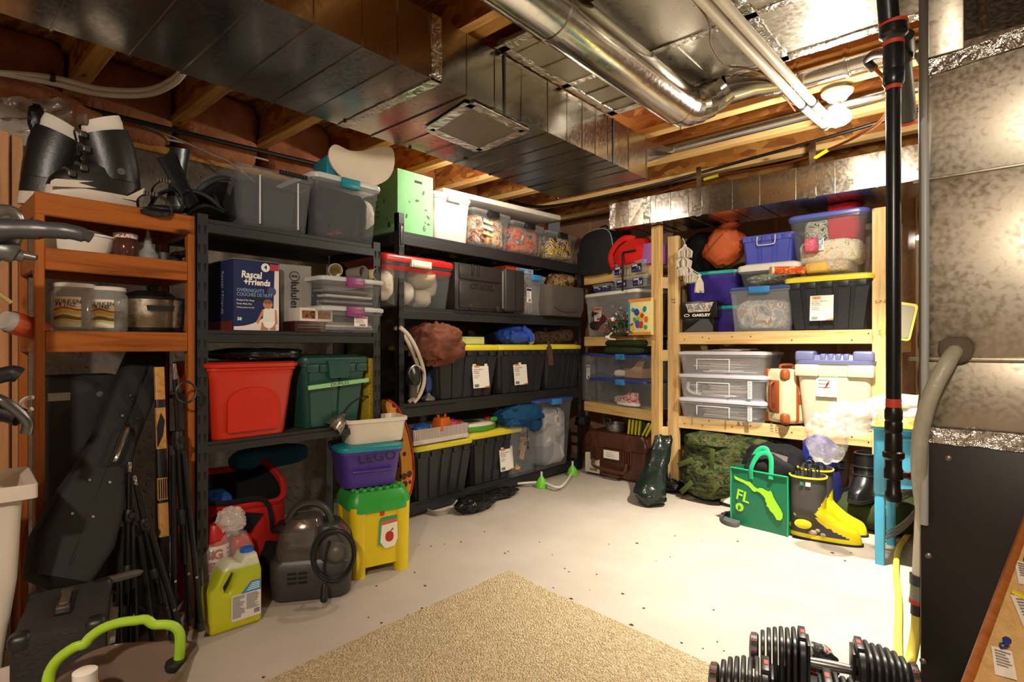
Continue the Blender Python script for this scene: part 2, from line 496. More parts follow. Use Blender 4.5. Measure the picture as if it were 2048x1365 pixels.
# --- main trunk duct over the racks
DX0, DX1, DZ0, DZ1 = -2.235, -1.59, 2.12, 2.36
duct = thing('trunk_duct', 'wide galvanized sheet metal trunk duct running overhead from the left to the corner', 'duct', (0, 0, 0))
random.seed(7)
ys = [-2.4, -1.6, -.8, -.1, .35, .56, .72, .882, 1.054, 1.198, 1.36, 1.53, 1.69, 1.86, 2.05, 2.2, 2.33, 2.45, 2.57, 2.68, 2.79, 3.0]
for a, c in zip(ys[:-1], ys[1:]):
    j = [random.uniform(-.0022, .0022) for _ in range(4)]; g = .0012
    mb = MB()
    V = [(DX0 - j[3], a + g, DZ0 + j[0]), (DX1 + j[2], a + g, DZ0 + j[1]), (DX1 + j[3], a + g, DZ1), (DX0, a + g, DZ1),
         (DX0 - j[3], c - g, DZ0 + j[2]), (DX1 + j[1], c - g, DZ0 + j[3]), (DX1 + j[2], c - g, DZ1), (DX0, c - g, DZ1)]
    mb.add(V, [(0, 1, 2, 3), (7, 6, 5, 4), (0, 4, 5, 1), (1, 5, 6, 2), (2, 6, 7, 3), (3, 7, 4, 0)]).build('duct_panel', GALV, duct, 0)
    mb = MB(); e = .0035
    mb.box(DX0 - .003, DX1 + .003, c - e, c + e, DZ0 - .004, DZ1 + .001).build('standing_seam', GALV, duct, 0)
strip(duct, (DX0, 1.37, DZ0), (DX1, 1.37, DZ0), .045, (0, 0, -1), th=.005)
strip(duct, (DX1, 1.37, DZ0), (DX1, 1.37, DZ1), .05, (1, 0, 0), th=.006)
for y in (1.745, 2.62):
    MB().box(DX1, DX1 + .006, y - .006, y + .006, DZ0 - .01, DZ1).build('drive_cleat', plain('#5d5a56', .4, .9), duct, 0)
q = [W(u, v_, z=DZ0 - .003) for (u, v_) in ((858, 258), (940, 206), (1050, 260), (958, 300))]
mb = MB(); mb.add([(p.x, p.y, DZ0 - .006) for p in q] + [(p.x, p.y, DZ0) for p in q], [(0, 1, 2, 3), (0, 4, 5, 1), (1, 5, 6, 2), (2, 6, 7, 3), (3, 7, 4, 0)]).build('access_plate', galvanized('galvanized_dull', '#b0aca4', .4), duct, 0)
for k in range(4): strip(duct, (q[k].x, q[k].y, DZ0 - .006), (q[(k + 1) % 4].x, q[(k + 1) % 4].y, DZ0 - .006), .05, (0, 0, -1))
for (u, v_) in ((820, 297), (930, 318), (1150, 372), (690, 243)):
    p = W(u, v_, z=DZ0 - .004); MB().lathe([(.004, p.z - .006), (.008, p.z - .003), (.008, p.z + .006)], 8, Matrix.Translation((p.x, p.y, 0))).build('screw', plain('#55504a', .4, .8), duct)
# end boot and collar joining the small round pipe
mb = MB(); mb.box(DX1 - .42, DX1 - .14, 3.0, 3.16, 2.2, 2.35, b=.004); mb.build('end_collar', GALV, duct, 0)

# --- flat return-air box under the joists
RX0, RX1, RY0, RY1, RZ = DX1 + .004, -.2, 1.70, 2.60, 2.372
ret = thing('return_air_box', 'broad flat galvanized return-air duct fixed under the joists beside the trunk duct', 'duct')
xs = [RX0, -1.36, -1.02, -.72, RX1]; yy = [RY0, 2.16, RY1]
for a, c in zip(xs[:-1], xs[1:]):
    for d, e in zip(yy[:-1], yy[1:]):
        j = [random.uniform(-.003, .003) for _ in range(4)]
        V = [(a, d, RZ + j[0]), (c, d, RZ + j[1]), (c, e, RZ + j[2]), (a, e, RZ + j[3]), (a, d, 2.398), (c, d, 2.398), (c, e, 2.398), (a, e, 2.398)]
        MB().add(V, [(0, 3, 2, 1), (4, 5, 6, 7), (0, 1, 5, 4), (1, 2, 6, 5), (2, 3, 7, 6), (3, 0, 4, 7)]).build('duct_panel', galvanized('galvanized_matte', '#c2bdb2', .34, .015), ret, 0)
for (p, q_, w_2) in (((RX0, 2.16, RZ), (RX1, 2.16, RZ), .035), ((RX0, RY0 + .01, RZ), (-1.2, RY0 + .01, RZ), .05), ((RX0, RY1 - .02, RZ), (RX1, RY1 - .02, RZ), .05),
                    ((RX0 + .02, RY0, RZ), (RX0 + .02, RY1, RZ), .045), ((-.72, RY0, RZ), (-.72, RY1, RZ), .05), ((-1.36, 2.1, RZ), (-1.36, RY1, RZ), .05)):
    strip(ret, p, q_, w_2, (0, 0, -1), th=.005)
for y in (1.78, 1.95, 2.3, 2.45): MB().box(RX0, -1.38, y - .004, y + .004, RZ - .005, RZ + .002).build('seam_ridge', GALV, ret, 0)
MB().box(-.745, -.735, RY0, RY1, RZ - .012, RZ).build('standing_seam', GALV, ret, 0)

# --- big round pipe with elbow, joining pipe across the bay
RP = galvanized('galvanized_pipe', '#c4c0b8', .16, .1)
rp_ = thing('round_duct', 'large shiny round galvanized pipe with an elbow below the return-air box', 'duct')
ax, az, r = -1.13, 2.245, .093
MB().tube([(ax, y, az) for y in (-1.5, 0, .9, 1.5)], r, 32).build('pipe_section', RP, rp_)
MB().tube([(ax, y, az) for y in (1.49, 2.0, 2.42)], r * .985, 32).build('pipe_section', RP, rp_)
MB().tube([(ax, 1.47, az), (ax, 1.50, az)], r + .004, 32).build('joint_band', GALV, rp_)
el = [Vector((ax, 2.42, az))]
for k in range(1, 7):
    a = PI / 2 * k / 6; el.append(Vector((ax + .15 * (1 - math.cos(a)), 2.42 + .21 * math.sin(a), az + .10 * (1 - math.cos(a)))))
for k in range(6): MB().tube([el[k], el[k + 1]], r * (1 - .05 * k), 24).build('elbow_gore', RP, rp_)
strip(rp_, (ax - .02, 2.5, az + .1), (ax - .02, 2.5, az - .1), .025, (1, .5, 0), 'hanger_strap', m=GALV)
p1 = thing('round_branch_pipe', 'straight round galvanized branch pipe in the joist bay leading right from the elbow', 'duct')
yb, zb = 2.83, 2.385
MB().tube([el[-1] + Vector((-.02, 0, 0)), (ax + .24, 2.70, 2.37), (ax + .34, yb - .03, zb)], [.075, .068, .06], 24).build('elbow', RP, p1)
MB().tube([(ax + .32, yb, zb), (ax + .62, yb, zb)], .058, 24).build('pipe_section', RP, p1)
MB().tube([(ax + .6, yb, zb), (-.215, yb, zb)], .054, 24).build('pipe_section', RP, p1)
for x in (ax + .36, ax + .40, ax + .6): MB().tube([(x, yb, zb), (x + .012, yb, zb)], .063, 24).build('joint_band', GALV, p1)
MB().tube([(ax + .27, 2.77, 2.38), (ax + .33, yb - .02, zb)], .066, 16).build('foil_wrap', FOIL, p1)
p2 = thing('small_round_pipe', 'thin round galvanized pipe running right from the end of the trunk duct', 'duct')
MB().tube([(-1.78, 3.32, 2.39), (0.6, 3.32, 2.40)], .041, 20).build('pipe_section', RP, p2)
MB().tube([(-1.8, 3.32, 2.39), (-1.66, 3.32, 2.39)], .046, 20).build('foil_wrap', FOIL, p2)
MB().add([(-1.72, 3.0, 2.26), (-1.6, 3.0, 2.3), (-1.56, 3.3, 2.34), (-1.86, 3.34, 2.33), (-1.72, 3.0, 2.34), (-1.6, 3.0, 2.35), (-1.56, 3.3, 2.37), (-1.86, 3.34, 2.37)],
         [(0, 1, 2, 3), (4, 7, 6, 5), (0, 4, 5, 1), (1, 5, 6, 2), (2, 6, 7, 3), (3, 7, 4, 0)]).build('boot', GALV, p2, 0)

# --- duct along the back wall, above the wooden shelves
bd = thing('back_wall_duct', 'rectangular galvanized duct hung along the back wall above the wooden shelves', 'duct')
BX = [-2.345, -2.2, -2.05, -1.97, -1.85, -1.71, -1.57, -1.4, -1.22, -1.0, -.78, -.56, -.30]
for a, c in zip(BX[:-1], BX[1:]):
    j = [random.uniform(-.002, .002) for _ in range(4)]; y0, y1, z0, z1 = 3.85, 4.3, 2.06, 2.262
    V = [(a + .001, y0 + j[0], z0), (c - .001, y0 + j[1], z0), (c - .001, y1, z0 + j[3]), (a + .001, y1, z0), (a + .001, y0 + j[2], z1), (c - .001, y0 + j[3], z1), (c - .001, y1, z1), (a + .001, y1, z1)]
    MB().add(V, [(0, 3, 2, 1), (4, 5, 6, 7), (0, 1, 5, 4), (1, 2, 6, 5), (2, 3, 7, 6), (3, 0, 4, 7)]).build('duct_panel', GALV, bd, 0)
    MB().box(c - .003, c + .003, y0 - .004, y1, z0 - .004, z1).build('standing_seam', GALV, bd, 0)
strip(bd, (-2.34, 3.85, 2.06), (-2.34, 3.85, 2.262), .05, (0, -1, 0), th=.005)
strip(bd, (-2.04, 3.85, 2.06), (-2.04, 3.85, 2.262), .06, (0, -1, 0), th=.005)
strip(bd, (-.32, 3.85, 2.06), (-.32, 3.85, 2.262), .06, (0, -1, 0), th=.006)
for x in (-1.63, -.9): strip(bd, (x, 3.845, 2.05), (x, 3.845, 2.40), .035, (0, -1, 0), 'hanger_strap', .004, GALV)

# --- main light: reflector bulb in a porcelain holder
lt = thing('ceiling_light', 'lit reflector bulb in a white porcelain lampholder under the joists at right', 'lamp', (BULB.x, BULB.y, ZJ))
MB().box(-.052, .052, -.05, .05, -.012, .045, b=.004).build('junction_box', plain('#7f8487', .5, .3), lt)
MB().lathe([(.02, -.062), (.042, -.058), (.05, -.046), (.068, -.03), (.072, -.018), (.06, -.012)], 32).build('lampholder', plain('#f0ece2', .3), lt)
MB().lathe([(.018, -.088), (.02, -.058)], 20).build('screw_base', plain('#c9c5bb', .3, .9), lt)
MB().lathe([(.045, -.176), (.058, -.165), (.062, -.15), (.055, -.125), (.03, -.10), (.02, -.086)], 28).build('bulb', plain('#fff1d8', .3, emit=26), lt)
# second bulb, over the top of the racks
lt2 = thing('bare_ceiling_bulb', 'lit bulb above the packed top of the middle rack', 'lamp', (BULB2.x, BULB2.y, ZJ))
MB().lathe([(.03, -.05), (.06, -.03), (.062, -.002)], 24).build('lampholder', plain('#f0ece2', .3), lt2)
MB().lathe([(.005, -.155), (.025, -.145), (.032, -.115), (.022, -.075), (.014, -.05)], 20).build('bulb', plain('#fff1d8', .3, emit=26), lt2)
lt3 = thing('unseen_fill_bulb', 'unseen fill bulb added in a holder on the ceiling behind the camera', 'lamp', (FILL_BULB.x, FILL_BULB.y, ZJ))  # added body for the fill light, out of view
MB().lathe([(.03, -.05), (.06, -.03), (.062, -.002)], 24).build('lampholder', plain('#f0ece2', .3), lt3)
MB().lathe([(.005, -.155), (.025, -.145), (.032, -.115), (.022, -.075), (.014, -.05)], 20).build('bulb', plain('#fff1d8', .3, emit=15), lt3)

# --- pipes and wires
PVC = plain('#e9e0cc', .35, 0, .05)


def line(name, label, cat, pts, r, m, n=8, sm=6, group=None):
    return tag(MB().tube(curve(pts, sm) if sm else pts, r, n).build(name, m), label, cat, group)


wp = thing('white_pipe_pair', 'two white plastic pipes side by side under the round branch pipe', 'pipe')
for x in (-.765, -.715):
    MB().tube(curve([(x - .03, .6, 2.325), (x - .02, 1.9, 2.325), (x, 2.7, 2.325), (x, 3.1, 2.34), (x + .01, 3.52, 2.36)], 6), .019, 12).build('pipe', PVC, wp)
    MB().tube([(x, 3.05, 2.338), (x, 3.07, 2.338)], .025, 10).build('clip', BLACKP, wp)
    MB().tube([(x + .01, 3.46, 2.358), (x + .01, 3.48, 2.358)], .024, 10).build('clip', GALV, wp)
line('thermostat_wire', 'brown thermostat wire drooping in a loop beside the white pipes', 'wire', [(-.83, 1.5, 2.36)] + [W(u, v_, z=2.335) for (u, v_) in ((1410, 30), (1422, 90), (1452, 130), (1490, 136), (1530, 152), (1562, 185), (1590, 222))], .0035, plain('#6b3a26', .5))
line('thermostat_wire', 'brown thermostat wire running straight along the white pipes', 'wire', [(-.82, 1.5, 2.36)] + [W(u, v_, z=2.34) for (u, v_) in ((1404, 5), (1440, 50), (1490, 100), (1535, 145), (1550, 175), (1580, 205), (1600, 212))], .0035, plain('#6b3a26', .5))
line('black_gas_line', 'long black pipe running along the top of the left wall', 'pipe', [W(-500, 55, x=-3.44), W(0, 175, x=-3.44), W(320, 254, x=-3.44), W(640, 330, x=-3.44), W(900, 390, x=-3.44)], .014, plain('#191818', .3), sm=4)
cb = thing('white_cable_bundle', 'pair of white cables sagging under the joists at upper left', 'cable')
for dz in (0, .022):
    MB().tube(curve([W(-60, 135 + dz * 300, x=-3.0), W(100, 165, x=-3.0) + Vector((0, 0, dz)), W(200, 188, x=-2.95) + Vector((0, 0, dz)), W(290, 190, x=-2.9) + Vector((0, 0, dz)), W(340, 172, x=-2.75) + Vector((0, 0, dz)), W(372, 140, x=-2.6) + Vector((0, 0, dz)), (-2.4, .9, 2.44 + dz)], 6), .012, 8).build('cable', plain('#d8d2c6', .5), cb)
MB().tube([W(104, 160, x=-3.0) + Vector((0, -.008, .01)), W(104, 160, x=-3.0) + Vector((0, .008, .01))], .027, 10).build('clip', BLACKP, cb)
line('white_cable', 'thin white cable stapled along the concrete wall top', 'cable', [W(120, 212, x=-3.55), W(200, 232, x=-3.55), W(290, 268, x=-3.55), W(400, 292, x=-3.55), W(500, 312, x=-3.55), W(640, 348, x=-3.55)], .006, plain('#d5cfc2', .5))
line('grey_cable', 'thin grey cable slanting down behind the clear tote', 'cable', [W(285, 250, x=-3.5), W(340, 272, x=-3.5), W(420, 308, x=-3.5), W(480, 340, x=-3.5), (-3.5, 1.9, 1.9)], .006, plain('#a89f8c', .5))
line('black_cable', 'black cable stapled along the joist face above the back wall duct', 'cable', [W(1000, 395, y=3.9), W(1060, 412, y=3.98), W(1130, 408, y=4.0), W(1300, 372, y=4.015), W(1500, 318, y=4.015), W(1700, 262, y=4.015), W(1860, 212, y=4.015)], .011, plain('#191818', .4))
line('copper_pipe', 'copper water pipe running under the last joist above the back wall duct', 'pipe', [W(1190, 427, y=4.0, ), W(1300, 392, y=3.99), W(1420, 355, y=3.97), W(1560, 330, y=3.93), W(1660, 298, y=3.8), W(1752, 250, y=3.4), W(1778, 205, y=3.0), W(1772, 165, y=2.8), W(1748, 135, y=2.75)], .008, plain('#b5673c', .3, .9))
tg = thing('yellow_pipe_tag', 'yellow tag wrapped on the copper pipe', 'tag', group='yellow tags on the copper pipe')
tg['label'] = 'yellow tag wrapped low on the copper pipe over the back wall duct, farthest left'
MB().tube([W(1408, 359, y=3.972), W(1437, 351, y=3.967)], .012, 8).build('tag_wrap', plain('#d8cf2b', .5), tg)
for (a, c, lb) in ((W(1630, 316, y=3.85), W(1656, 300, y=3.81), 'yellow tag on the copper pipe just below the lit reflector bulb'), (W(1772, 160, y=2.8), W(1777, 185, y=2.9), 'yellow tag on the copper pipe right beside the tall black pipe')):
    t = thing('yellow_pipe_tag', lb, 'tag', group='yellow tags on the copper pipe'); MB().tube([a, c], .012, 8).build('tag_wrap', plain('#d8cf2b', .5), t)

# --- black vertical pipe beside the furnace
gp = W(1787, 692, t=2.0); BLK = plain('#141516', .28, 0, .1); RED = plain('#c2402a', .5)
vp = thing('black_vertical_pipe', 'tall black vertical pipe with red joints and a stepped threaded foot', 'pipe', (gp.x, gp.y, 0))
zz = lambda v_: 1.13 + (692 - v_) / FPX * 2.0
MB().tube([(0, 0, zz(815)), (0, 0, zz(180))], .0235, 20).build('pipe', BLK, vp)
MB().tube([(-.01, -.02, zz(45)), (-.025, -.08, 2.64)], .034, 20).build('upper_pipe', BLK, vp)
MB().lathe([(.03, zz(150)), (.033, zz(140)), (.033, zz(92)), (.03, zz(88))], 20).build('coupling', BLK, vp)
MB().lathe([(.034, zz(75)), (.045, zz(70)), (.045, zz(52)), (.04, zz(46))], 20).build('hub', BLK, vp)
MB().lathe([(.028, zz(172)), (.034, zz(165)), (.034, zz(142)), (.026, zz(136))], 20).build('coupling', BLK, vp)
for (v0, v1, r) in ((53, 46, .0455), (92, 84, .0335), (140, 133, .032), (180, 171, .026), (815, 798, .0245)):
    MB().tube([(0, 0, zz(v0)), (0, 0, zz(v1))], r, 20).build('red_joint', RED, vp)
MB().lathe([(.022, zz(1003)), (.026, zz(998)), (.026, zz(985)), (.022, zz(982)), (.021, zz(960)), (.03, zz(957)), (.03, zz(940)), (.026, zz(935)), (.026, zz(920)), (.034, zz(915)), (.034, zz(905)), (.027, zz(902)), (.027, zz(870)), (.024, zz(866)), (.028, zz(860)), (.028, zz(845)), (.025, zz(842)), (.028, zz(838)), (.028, zz(822)), (.024, zz(815))], 18).build('threaded_foot', plain('#2a231d', .35, .5), vp)
MB().tube([(.02, .0, zz(948)), (.16, .08, zz(952))], .014, 12).build('branch', plain('#3a2a24', .4), vp)
MB().tube([(.045, .01, zz(949)), (.09, .04, zz(950))], .016, 12).build('red_joint', RED, vp)
hp = thing('hanging_pipe_stub', 'grey-black pipe stub with a red end ring hanging behind the tall black pipe', 'pipe')
a, c = W(1802, 110, t=2.15), W(1813, 238, t=2.3)
MB().tube([a, c], [.033, .036], 20).build('pipe', plain('#3b3a38', .45), hp)
MB().tube([c, c + (c - a).normalized() * .012], .038, 20).build('red_joint', RED, hp)
MB().tube([W(1800, 75, t=2.1), W(1803, 115, t=2.16)], .046, 20).build('hub', BLK, hp)
cb = line('black_elbow_pipe', 'short black pipe elbow joining the copper pipe to the black pipe', 'pipe', [W(1748, 138, y=2.75), W(1735, 122, y=2.75), W(1750, 108, y=2.68), W(1775, 105, y=2.55)], .017, plain('#2a2826', .35), 12)

# ================================================================== FURNACE AND ITS SIDE OF THE ROOM
PLEN = galvanized('plenum_steel', '#b9b1a0', .36, .03, .1)
FX, FY = -.205, 2.215
fu = thing('furnace', 'tall furnace with galvanized plenum over a black cabinet at the right edge', 'furnace', (FX, FY, 0))
MB().box(0, .75, 0, .75, .01, .835, b=.006).build('cabinet', plain('#1c1713', .45, 0, .1), fu)
for (u, v_) in ((1897, 917), (1857, 1112), (1846, 1323)):
    p = W(u, v_, y=FY) - Vector((FX, FY, 0))
    MB().lathe([(.004, .006), (.009, .003), (.010, -.002)], 10, Matrix.Translation(p) @ Matrix.Rotation(PI / 2, 4, 'X')).build('screw', plain('#8a7f70', .4, .7), fu)
z1 = W(1900, 719, y=FY).z; z2 = W(1900, 351, y=FY).z
MB().box(.012, .75, .008, .74, .85, z1 - .002, b=.003).build('plenum_panel', PLEN, fu)
MB().box(.01, .75, .004, .74, z1, z2 - .002, b=.003).build('plenum_panel', PLEN, fu)
MB().box(.014, .75, .014, .74, z2, 2.08, b=.003).build('plenum_panel', PLEN, fu)
MB().box(-.004, .022, -.006, .03, .84, 2.4, b=.003).build('corner_strip', plain('#77736c', .35, .9), fu)
MB().box(-.03, .75, -.005, .01, z1 - .006, z1 + .006, b=.003).build('seam_cleat', PLEN, fu)
MB().box(-.02, .75, -.003, .012, z2 - .005, z2 + .003, b=.002).build('seam_cleat', PLEN, fu)
strip(fu, (-.01, -.003, .845), (.75, -.003, .845), .05, (0, -1, 0), th=.004)
strip(fu, (.02, .012, 2.02), (.75, .0, 2.08), .05, (0, -1, 0), th=.006)
MB().box(.01, .11, .0, .72, 2.05, 2.63, b=.004).build('corner_panel', PLEN, fu)
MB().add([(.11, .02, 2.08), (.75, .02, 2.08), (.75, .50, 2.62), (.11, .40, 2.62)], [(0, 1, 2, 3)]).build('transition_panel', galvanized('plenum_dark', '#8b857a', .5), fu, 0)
MB().tube([(.16, .05, 2.1), (.12, .28, 2.6)], .012, 10).build('seam_rod', PLEN, fu)
p = W(1912, 700, y=FY) - Vector((FX, FY, 0))
MB().lump((p.x, -.012, p.z), (.085, .03, .085), 2.2, .12, 5, 3, 18, 9).build('putty_collar', plain('#5b5142', .8), fu)
# translucent drain hose from the plenum
line('drain_hose', 'translucent ribbed drain hose curving down from the furnace plenum', 'hose', [W(1912, 700, y=FY - .005), W(1895, 725, y=FY - .06), W(1862, 790, y=FY - .08), W(1843, 860, y=FY - .06), W(1838, 930, y=FY - .03), W(1844, 1000, y=FY + .02), W(1852, 1050, y=FY + .06), W(1862, 1120, y=FY + .12)], .0225, plain('#b9b5a2', .35, 0, .1, 20, .2, 120, .82), 14)
dp = thing('drain_pipe', 'cream drain pipe with a grey screw union beside the black cabinet', 'pipe', (0, 0, 0))
a, c = W(1846, 1000, y=2.3), W(1838, 1150, y=2.3)
MB().tube([a, c], .02, 14).build('pipe', PVC, dp)
c2 = W(1836, 1200, y=2.3); c3 = W(1834, 1230, y=2.3)
MB().tube([c, W(1838, 1170, y=2.3)], .027, 14).build('clamp', plain('#3a3c40', .4), dp)
MB().tube([W(1838, 1168, y=2.3), c2], .024, 14).build('union', plain('#8b8779', .4), dp)
MB().tube([c2, W(1835, 1208, y=2.3)], .025, 14).build('red_joint', RED, dp)
MB().tube([W(1835, 1207, y=2.3), c3], .019, 14).build('fitting', plain('#2a2725', .5), dp)
YH = plain('#d3c34a', .55, 0, .1)
line('yellow_hose', 'yellow hose hanging from the drain pipe union down to the floor', 'hose', [c3, W(1832, 1262, y=2.29), W(1824, 1310, y=2.25), W(1812, 1338, y=2.2), W(1790, 1352, z=.03)], .016, YH, 12)
line('yellow_hose', 'flat yellow hose lying on the floor from under the blue table', 'hose', [W(1835, 1030, z=.02), W(1815, 1070, z=.02), W(1797, 1100, z=.02), W(1792, 1140, z=.02), W(1797, 1200, z=.02), W(1796, 1280, z=.02), W(1798, 1350, z=.02)], [.014] * 50, YH, 10)
tc = thing('tubing_coil', 'loose coil of clear tubing under the blue table', 'tubing')
pts = []
for k in range(40):
    a = 2 * PI * k / 13; p = W(1800 + 46 * math.cos(a), 1090, z=.01)
    pts.append(Vector((p.x, p.y + .10 * math.sin(a), .16 + .11 * math.sin(a * 1.0 + .8) + .0015 * k)))
MB().tube(curve(pts, 3), .006, 6).build('tube', plain('#9c9280', .3, alpha=.7), tc)
cw = thing('brown_wire_bundle', 'bundle of brown thermostat wires strapped beside the furnace edge', 'wire')
for k, pp in enumerate(([(1848, 180), (1842, 250), (1850, 330), (1838, 420), (1846, 500), (1840, 610), (1851, 690), (1842, 780), (1846, 850), (1838, 960), (1830, 1060)],
                        [(1848, 150), (1852, 260), (1844, 340), (1848, 430), (1840, 520), (1851, 605), (1843, 700), (1838, 760), (1844, 820), (1842, 950), (1836, 1060)],
                        [(1853, 200), (1848, 300), (1841, 380), (1851, 470), (1849, 610), (1838, 680), (1846, 740), (1836, 830), (1834, 900), (1838, 1060)])):
    MB().tube(curve([W(u, v_, y=2.32 + .01 * k) for (u, v_) in pp], 5), .0045, 6).build('wire', plain('#5d2f1f', .5), cw)
a = W(1849, 607, y=2.32); MB().box(a.x - .014, a.x + .014, a.y - .012, a.y + .03, a.z - .008, a.z + .008, b=.003).build('zip_tie', BLACKP, cw)
line('white_conduit', 'white and grey conduit running up the furnace edge', 'conduit', [W(1849, 1050, y=2.195), W(1850, 700, y=2.195), W(1850, 300, y=2.195), W(1844, 175, y=2.3), W(1850, 145, y=2.4), W(1835, 110, y=2.6)], .011, plain('#a9aaa8', .4), 10)

# ---- cork board with pinned notes
ca, cbk = W(1942, 1362, t=1.15), W(2052, 1062, t=1.36)
xax = Vector((1, .55, 0)).normalized(); up = (cbk - ca).normalized()
xax = (xax - up * xax.dot(up)).normalized(); nrm = xax.cross(up)
if nrm.y > 0: nrm = -nrm
Mc = Matrix((xax, -nrm, up)).transposed().to_4x4(); Mc.translation = ca - up * .25
bdn = thing('cork_board', 'cork notice board in a thin wooden frame leaning at the lower right', 'notice board')
bdn.matrix_basis = Mc
MB().box(.0, .6, 0, .012, 0, .9).build('cork_panel', plain('#cba568', .9, 0, .12, 40, .4, 150), bdn, 0)
MB().box(-.012, .004, -.008, .016, -.01, .9, b=.004).build('frame_rail', wood('#9c5a25', '#7b421a'), bdn)


def note(label, u, v_, w, h, tilt, txt, pin):
    t0 = Mc.inverted()
    d = ray(u, v_); o_ = EYE; nn = nrm; tt = (Mc.translation - o_).dot(nn) / d.dot(nn); p = t0 @ (o_ + d * tt)
    t = thing('pinned_note', label, 'note'); t.matrix_basis = Mc @ Matrix.Translation((p.x, -.004, p.z)) @ Matrix.Rotation(tilt, 4, 'Y')
    V = [(-w / 2, 0, -h), (w / 2, -.006, -h), (w / 2, -.004, 0), (-w / 2, -.001, 0)]
    MB().add(V + [(x, y + .0008, z) for x, y, z in V], [(0, 1, 2, 3), (7, 6, 5, 4), (0, 4, 5, 1), (1, 5, 6, 2), (2, 6, 7, 3), (3, 7, 4, 0)]).build('paper', plain('#d8d2c4', .8), t, 0)
    mb = MB(); bars(mb, -w * .4, -h * .15, w * .8, h * .5, -.0068, -.006, 6); mb.build('print', plain('#8a7f78', .8), t, 0)
    if txt: text(t, txt, w * .32, INK, (0, -.0075, -h * .86))
    if pin:
        MB().lathe([(.003, .0), (.0035, .012), (.007, .014), (.0075, .017), (.004, .02), (.0045, .03), (.008, .032), (.007, .036)], 12, Matrix.Rotation(PI / 2.2, 4, 'X')).build('push_pin', plain('#22346e', .35), t)


note('small white note under a blue push pin high on the cork board', 2048, 1128, .04, .06, -.35, '91', True)
note('larger white note marked with pen in the middle of the cork board', 2048, 1196, .055, .07, -.55, 'ANNA', False)
note('curled white note under a blue push pin low on the cork board', 2000, 1300, .034, .06, -.35, '', True)
rs = tag(MB().lump((0, 0, 0), (.10, .05, .28), 2.3, .15, 4, 8).build('red_ornament', plain('#a3161c', .4)), 'bright red hanging ornament in front of the cork board at the frame edge', 'ornament')
rs.matrix_basis = Mc @ Matrix.Translation((.20, -.05, .38)) @ Matrix.Rotation(.25, 4, 'Y')
yp = tag(MB().box(-.02, .02, -.004, 0, -.006, .006, b=.002).build('yellow_clip', plain('#d6c522', .5)), 'small yellow clip between the two upper notes', 'clip')
tt = (Mc.translation - EYE).dot(nrm) / ray(2042, 1197).dot(nrm); yp.matrix_basis = Matrix.Translation(EYE + ray(2042, 1197) * tt + nrm * .006) @ Mc.to_3x3().to_4x4()

# ---- blue table with bag on top
BLUE = plain('#4aa9cf', .4, 0, .06)
td = 3.40; bx0 = W(1747, 1000, y=td).x
tb = thing('blue_table', 'small bright blue painted table with a yellow-edged top behind the black pipe', 'table', (bx0, td, 0))
tw, tdp = .60, .42; lw = .05
for (x, y) in ((0, 0), (tw - lw, 0), (0, tdp - lw), (tw - lw, tdp - lw)):
    MB().loft([rrect(lw * .8, lw * .8, .004, 0, 1, x + lw / 2, y + lw / 2), rrect(lw * .86, lw * .86, .004, .36, 1, x + lw / 2, y + lw / 2), rrect(lw * .8, lw * .8, .004, .365, 1, x + lw / 2, y + lw / 2), rrect(lw, lw, .004, .375, 1, x + lw / 2, y + lw / 2), rrect(lw, lw, .004, .70, 1, x + lw / 2, y + lw / 2)]).build('leg', BLUE, tb)
zz1 = .70; zb1 = .39
poly = [(lw, zz1), (tw - lw, zz1), (tw - lw, zb1)] + [(tw - lw - (tw - 2 * lw) * k / 10, zb1 + .035 * math.sin(PI * k / 10)) for k in range(1, 10)] + [(lw, zb1)]
MB().prism(poly, .012, .03).build('front_apron', BLUE, tb)
mb = MB(); mb.box(lw + .03, tw - lw - .03, .004, .013, zb1 + .08, zb1 + .095, b=.002); mb.box(lw + .03, tw - lw - .03, .004, .013, zz1 - .05, zz1 - .035, b=.002); mb.box(lw + .03, lw + .045, .004, .013, zb1 + .08, zz1 - .04, b=.002); mb.box(tw - lw - .045, tw - lw - .03, .004, .013, zb1 + .08, zz1 - .04, b=.002)
mb.build('apron_moulding', BLUE, tb)
MB().box(.012, .03, lw, tdp - lw, zb1, zz1).build('side_apron', BLUE, tb, 0)
MB().box(tw - .03, tw - .012, lw, tdp - lw, zb1, zz1).build('side_apron', BLUE, tb, 0)
MB().box(lw, tw - lw, tdp - .03, tdp - .012, zb1, zz1).build('rear_apron', BLUE, tb, 0)
MB().box(-.012, tw + .01, -.012, tdp + .01, .70, .712, b=.003).build('tabletop', BLUE, tb)
MB().box(-.01, tw + .008, -.014, tdp + .008, .712, .722, b=.003).build('tabletop_edge', plain('#d9d64e', .5), tb)
FILM = plain('#d3cfc6', .16, 0, .1, 8, .9, 26, .30, .7)
gb = thing('plastic_bag', 'crumpled translucent white plastic bag spread over the blue table', 'bag', (bx0 + .16, td + .16, .722))
MB().lump((0, 0, .075), (.44, .34, .15), 2.4, .17, 5, 2, 72, 40, .5, flat=.98).build('bag_body', FILM, gb, 85)
MB().lump((-.27, -.13, .02), (.24, .17, .17), 2.2, .2, 5, 5, 60, 34, .5).build('bag_side', FILM, gb, 85)
MB().lump((-.37, -.19, -.09), (.19, .12, .26), 2.2, .2, 5, 6, 60, 34, .5).build('hanging_corner', FILM, gb, 85)
gb2 = tag(MB().lump((0, 0, 0), (.20, .22, .07), 2.6, .1, 5, 9, 24, 14).build('folded_papers', plain('#d9d3c8', .7, 0, .15, 20)), 'bunch of white papers inside the plastic bag on the blue table', 'papers'); gb2.location = (bx0 + .22, td + .17, .77)

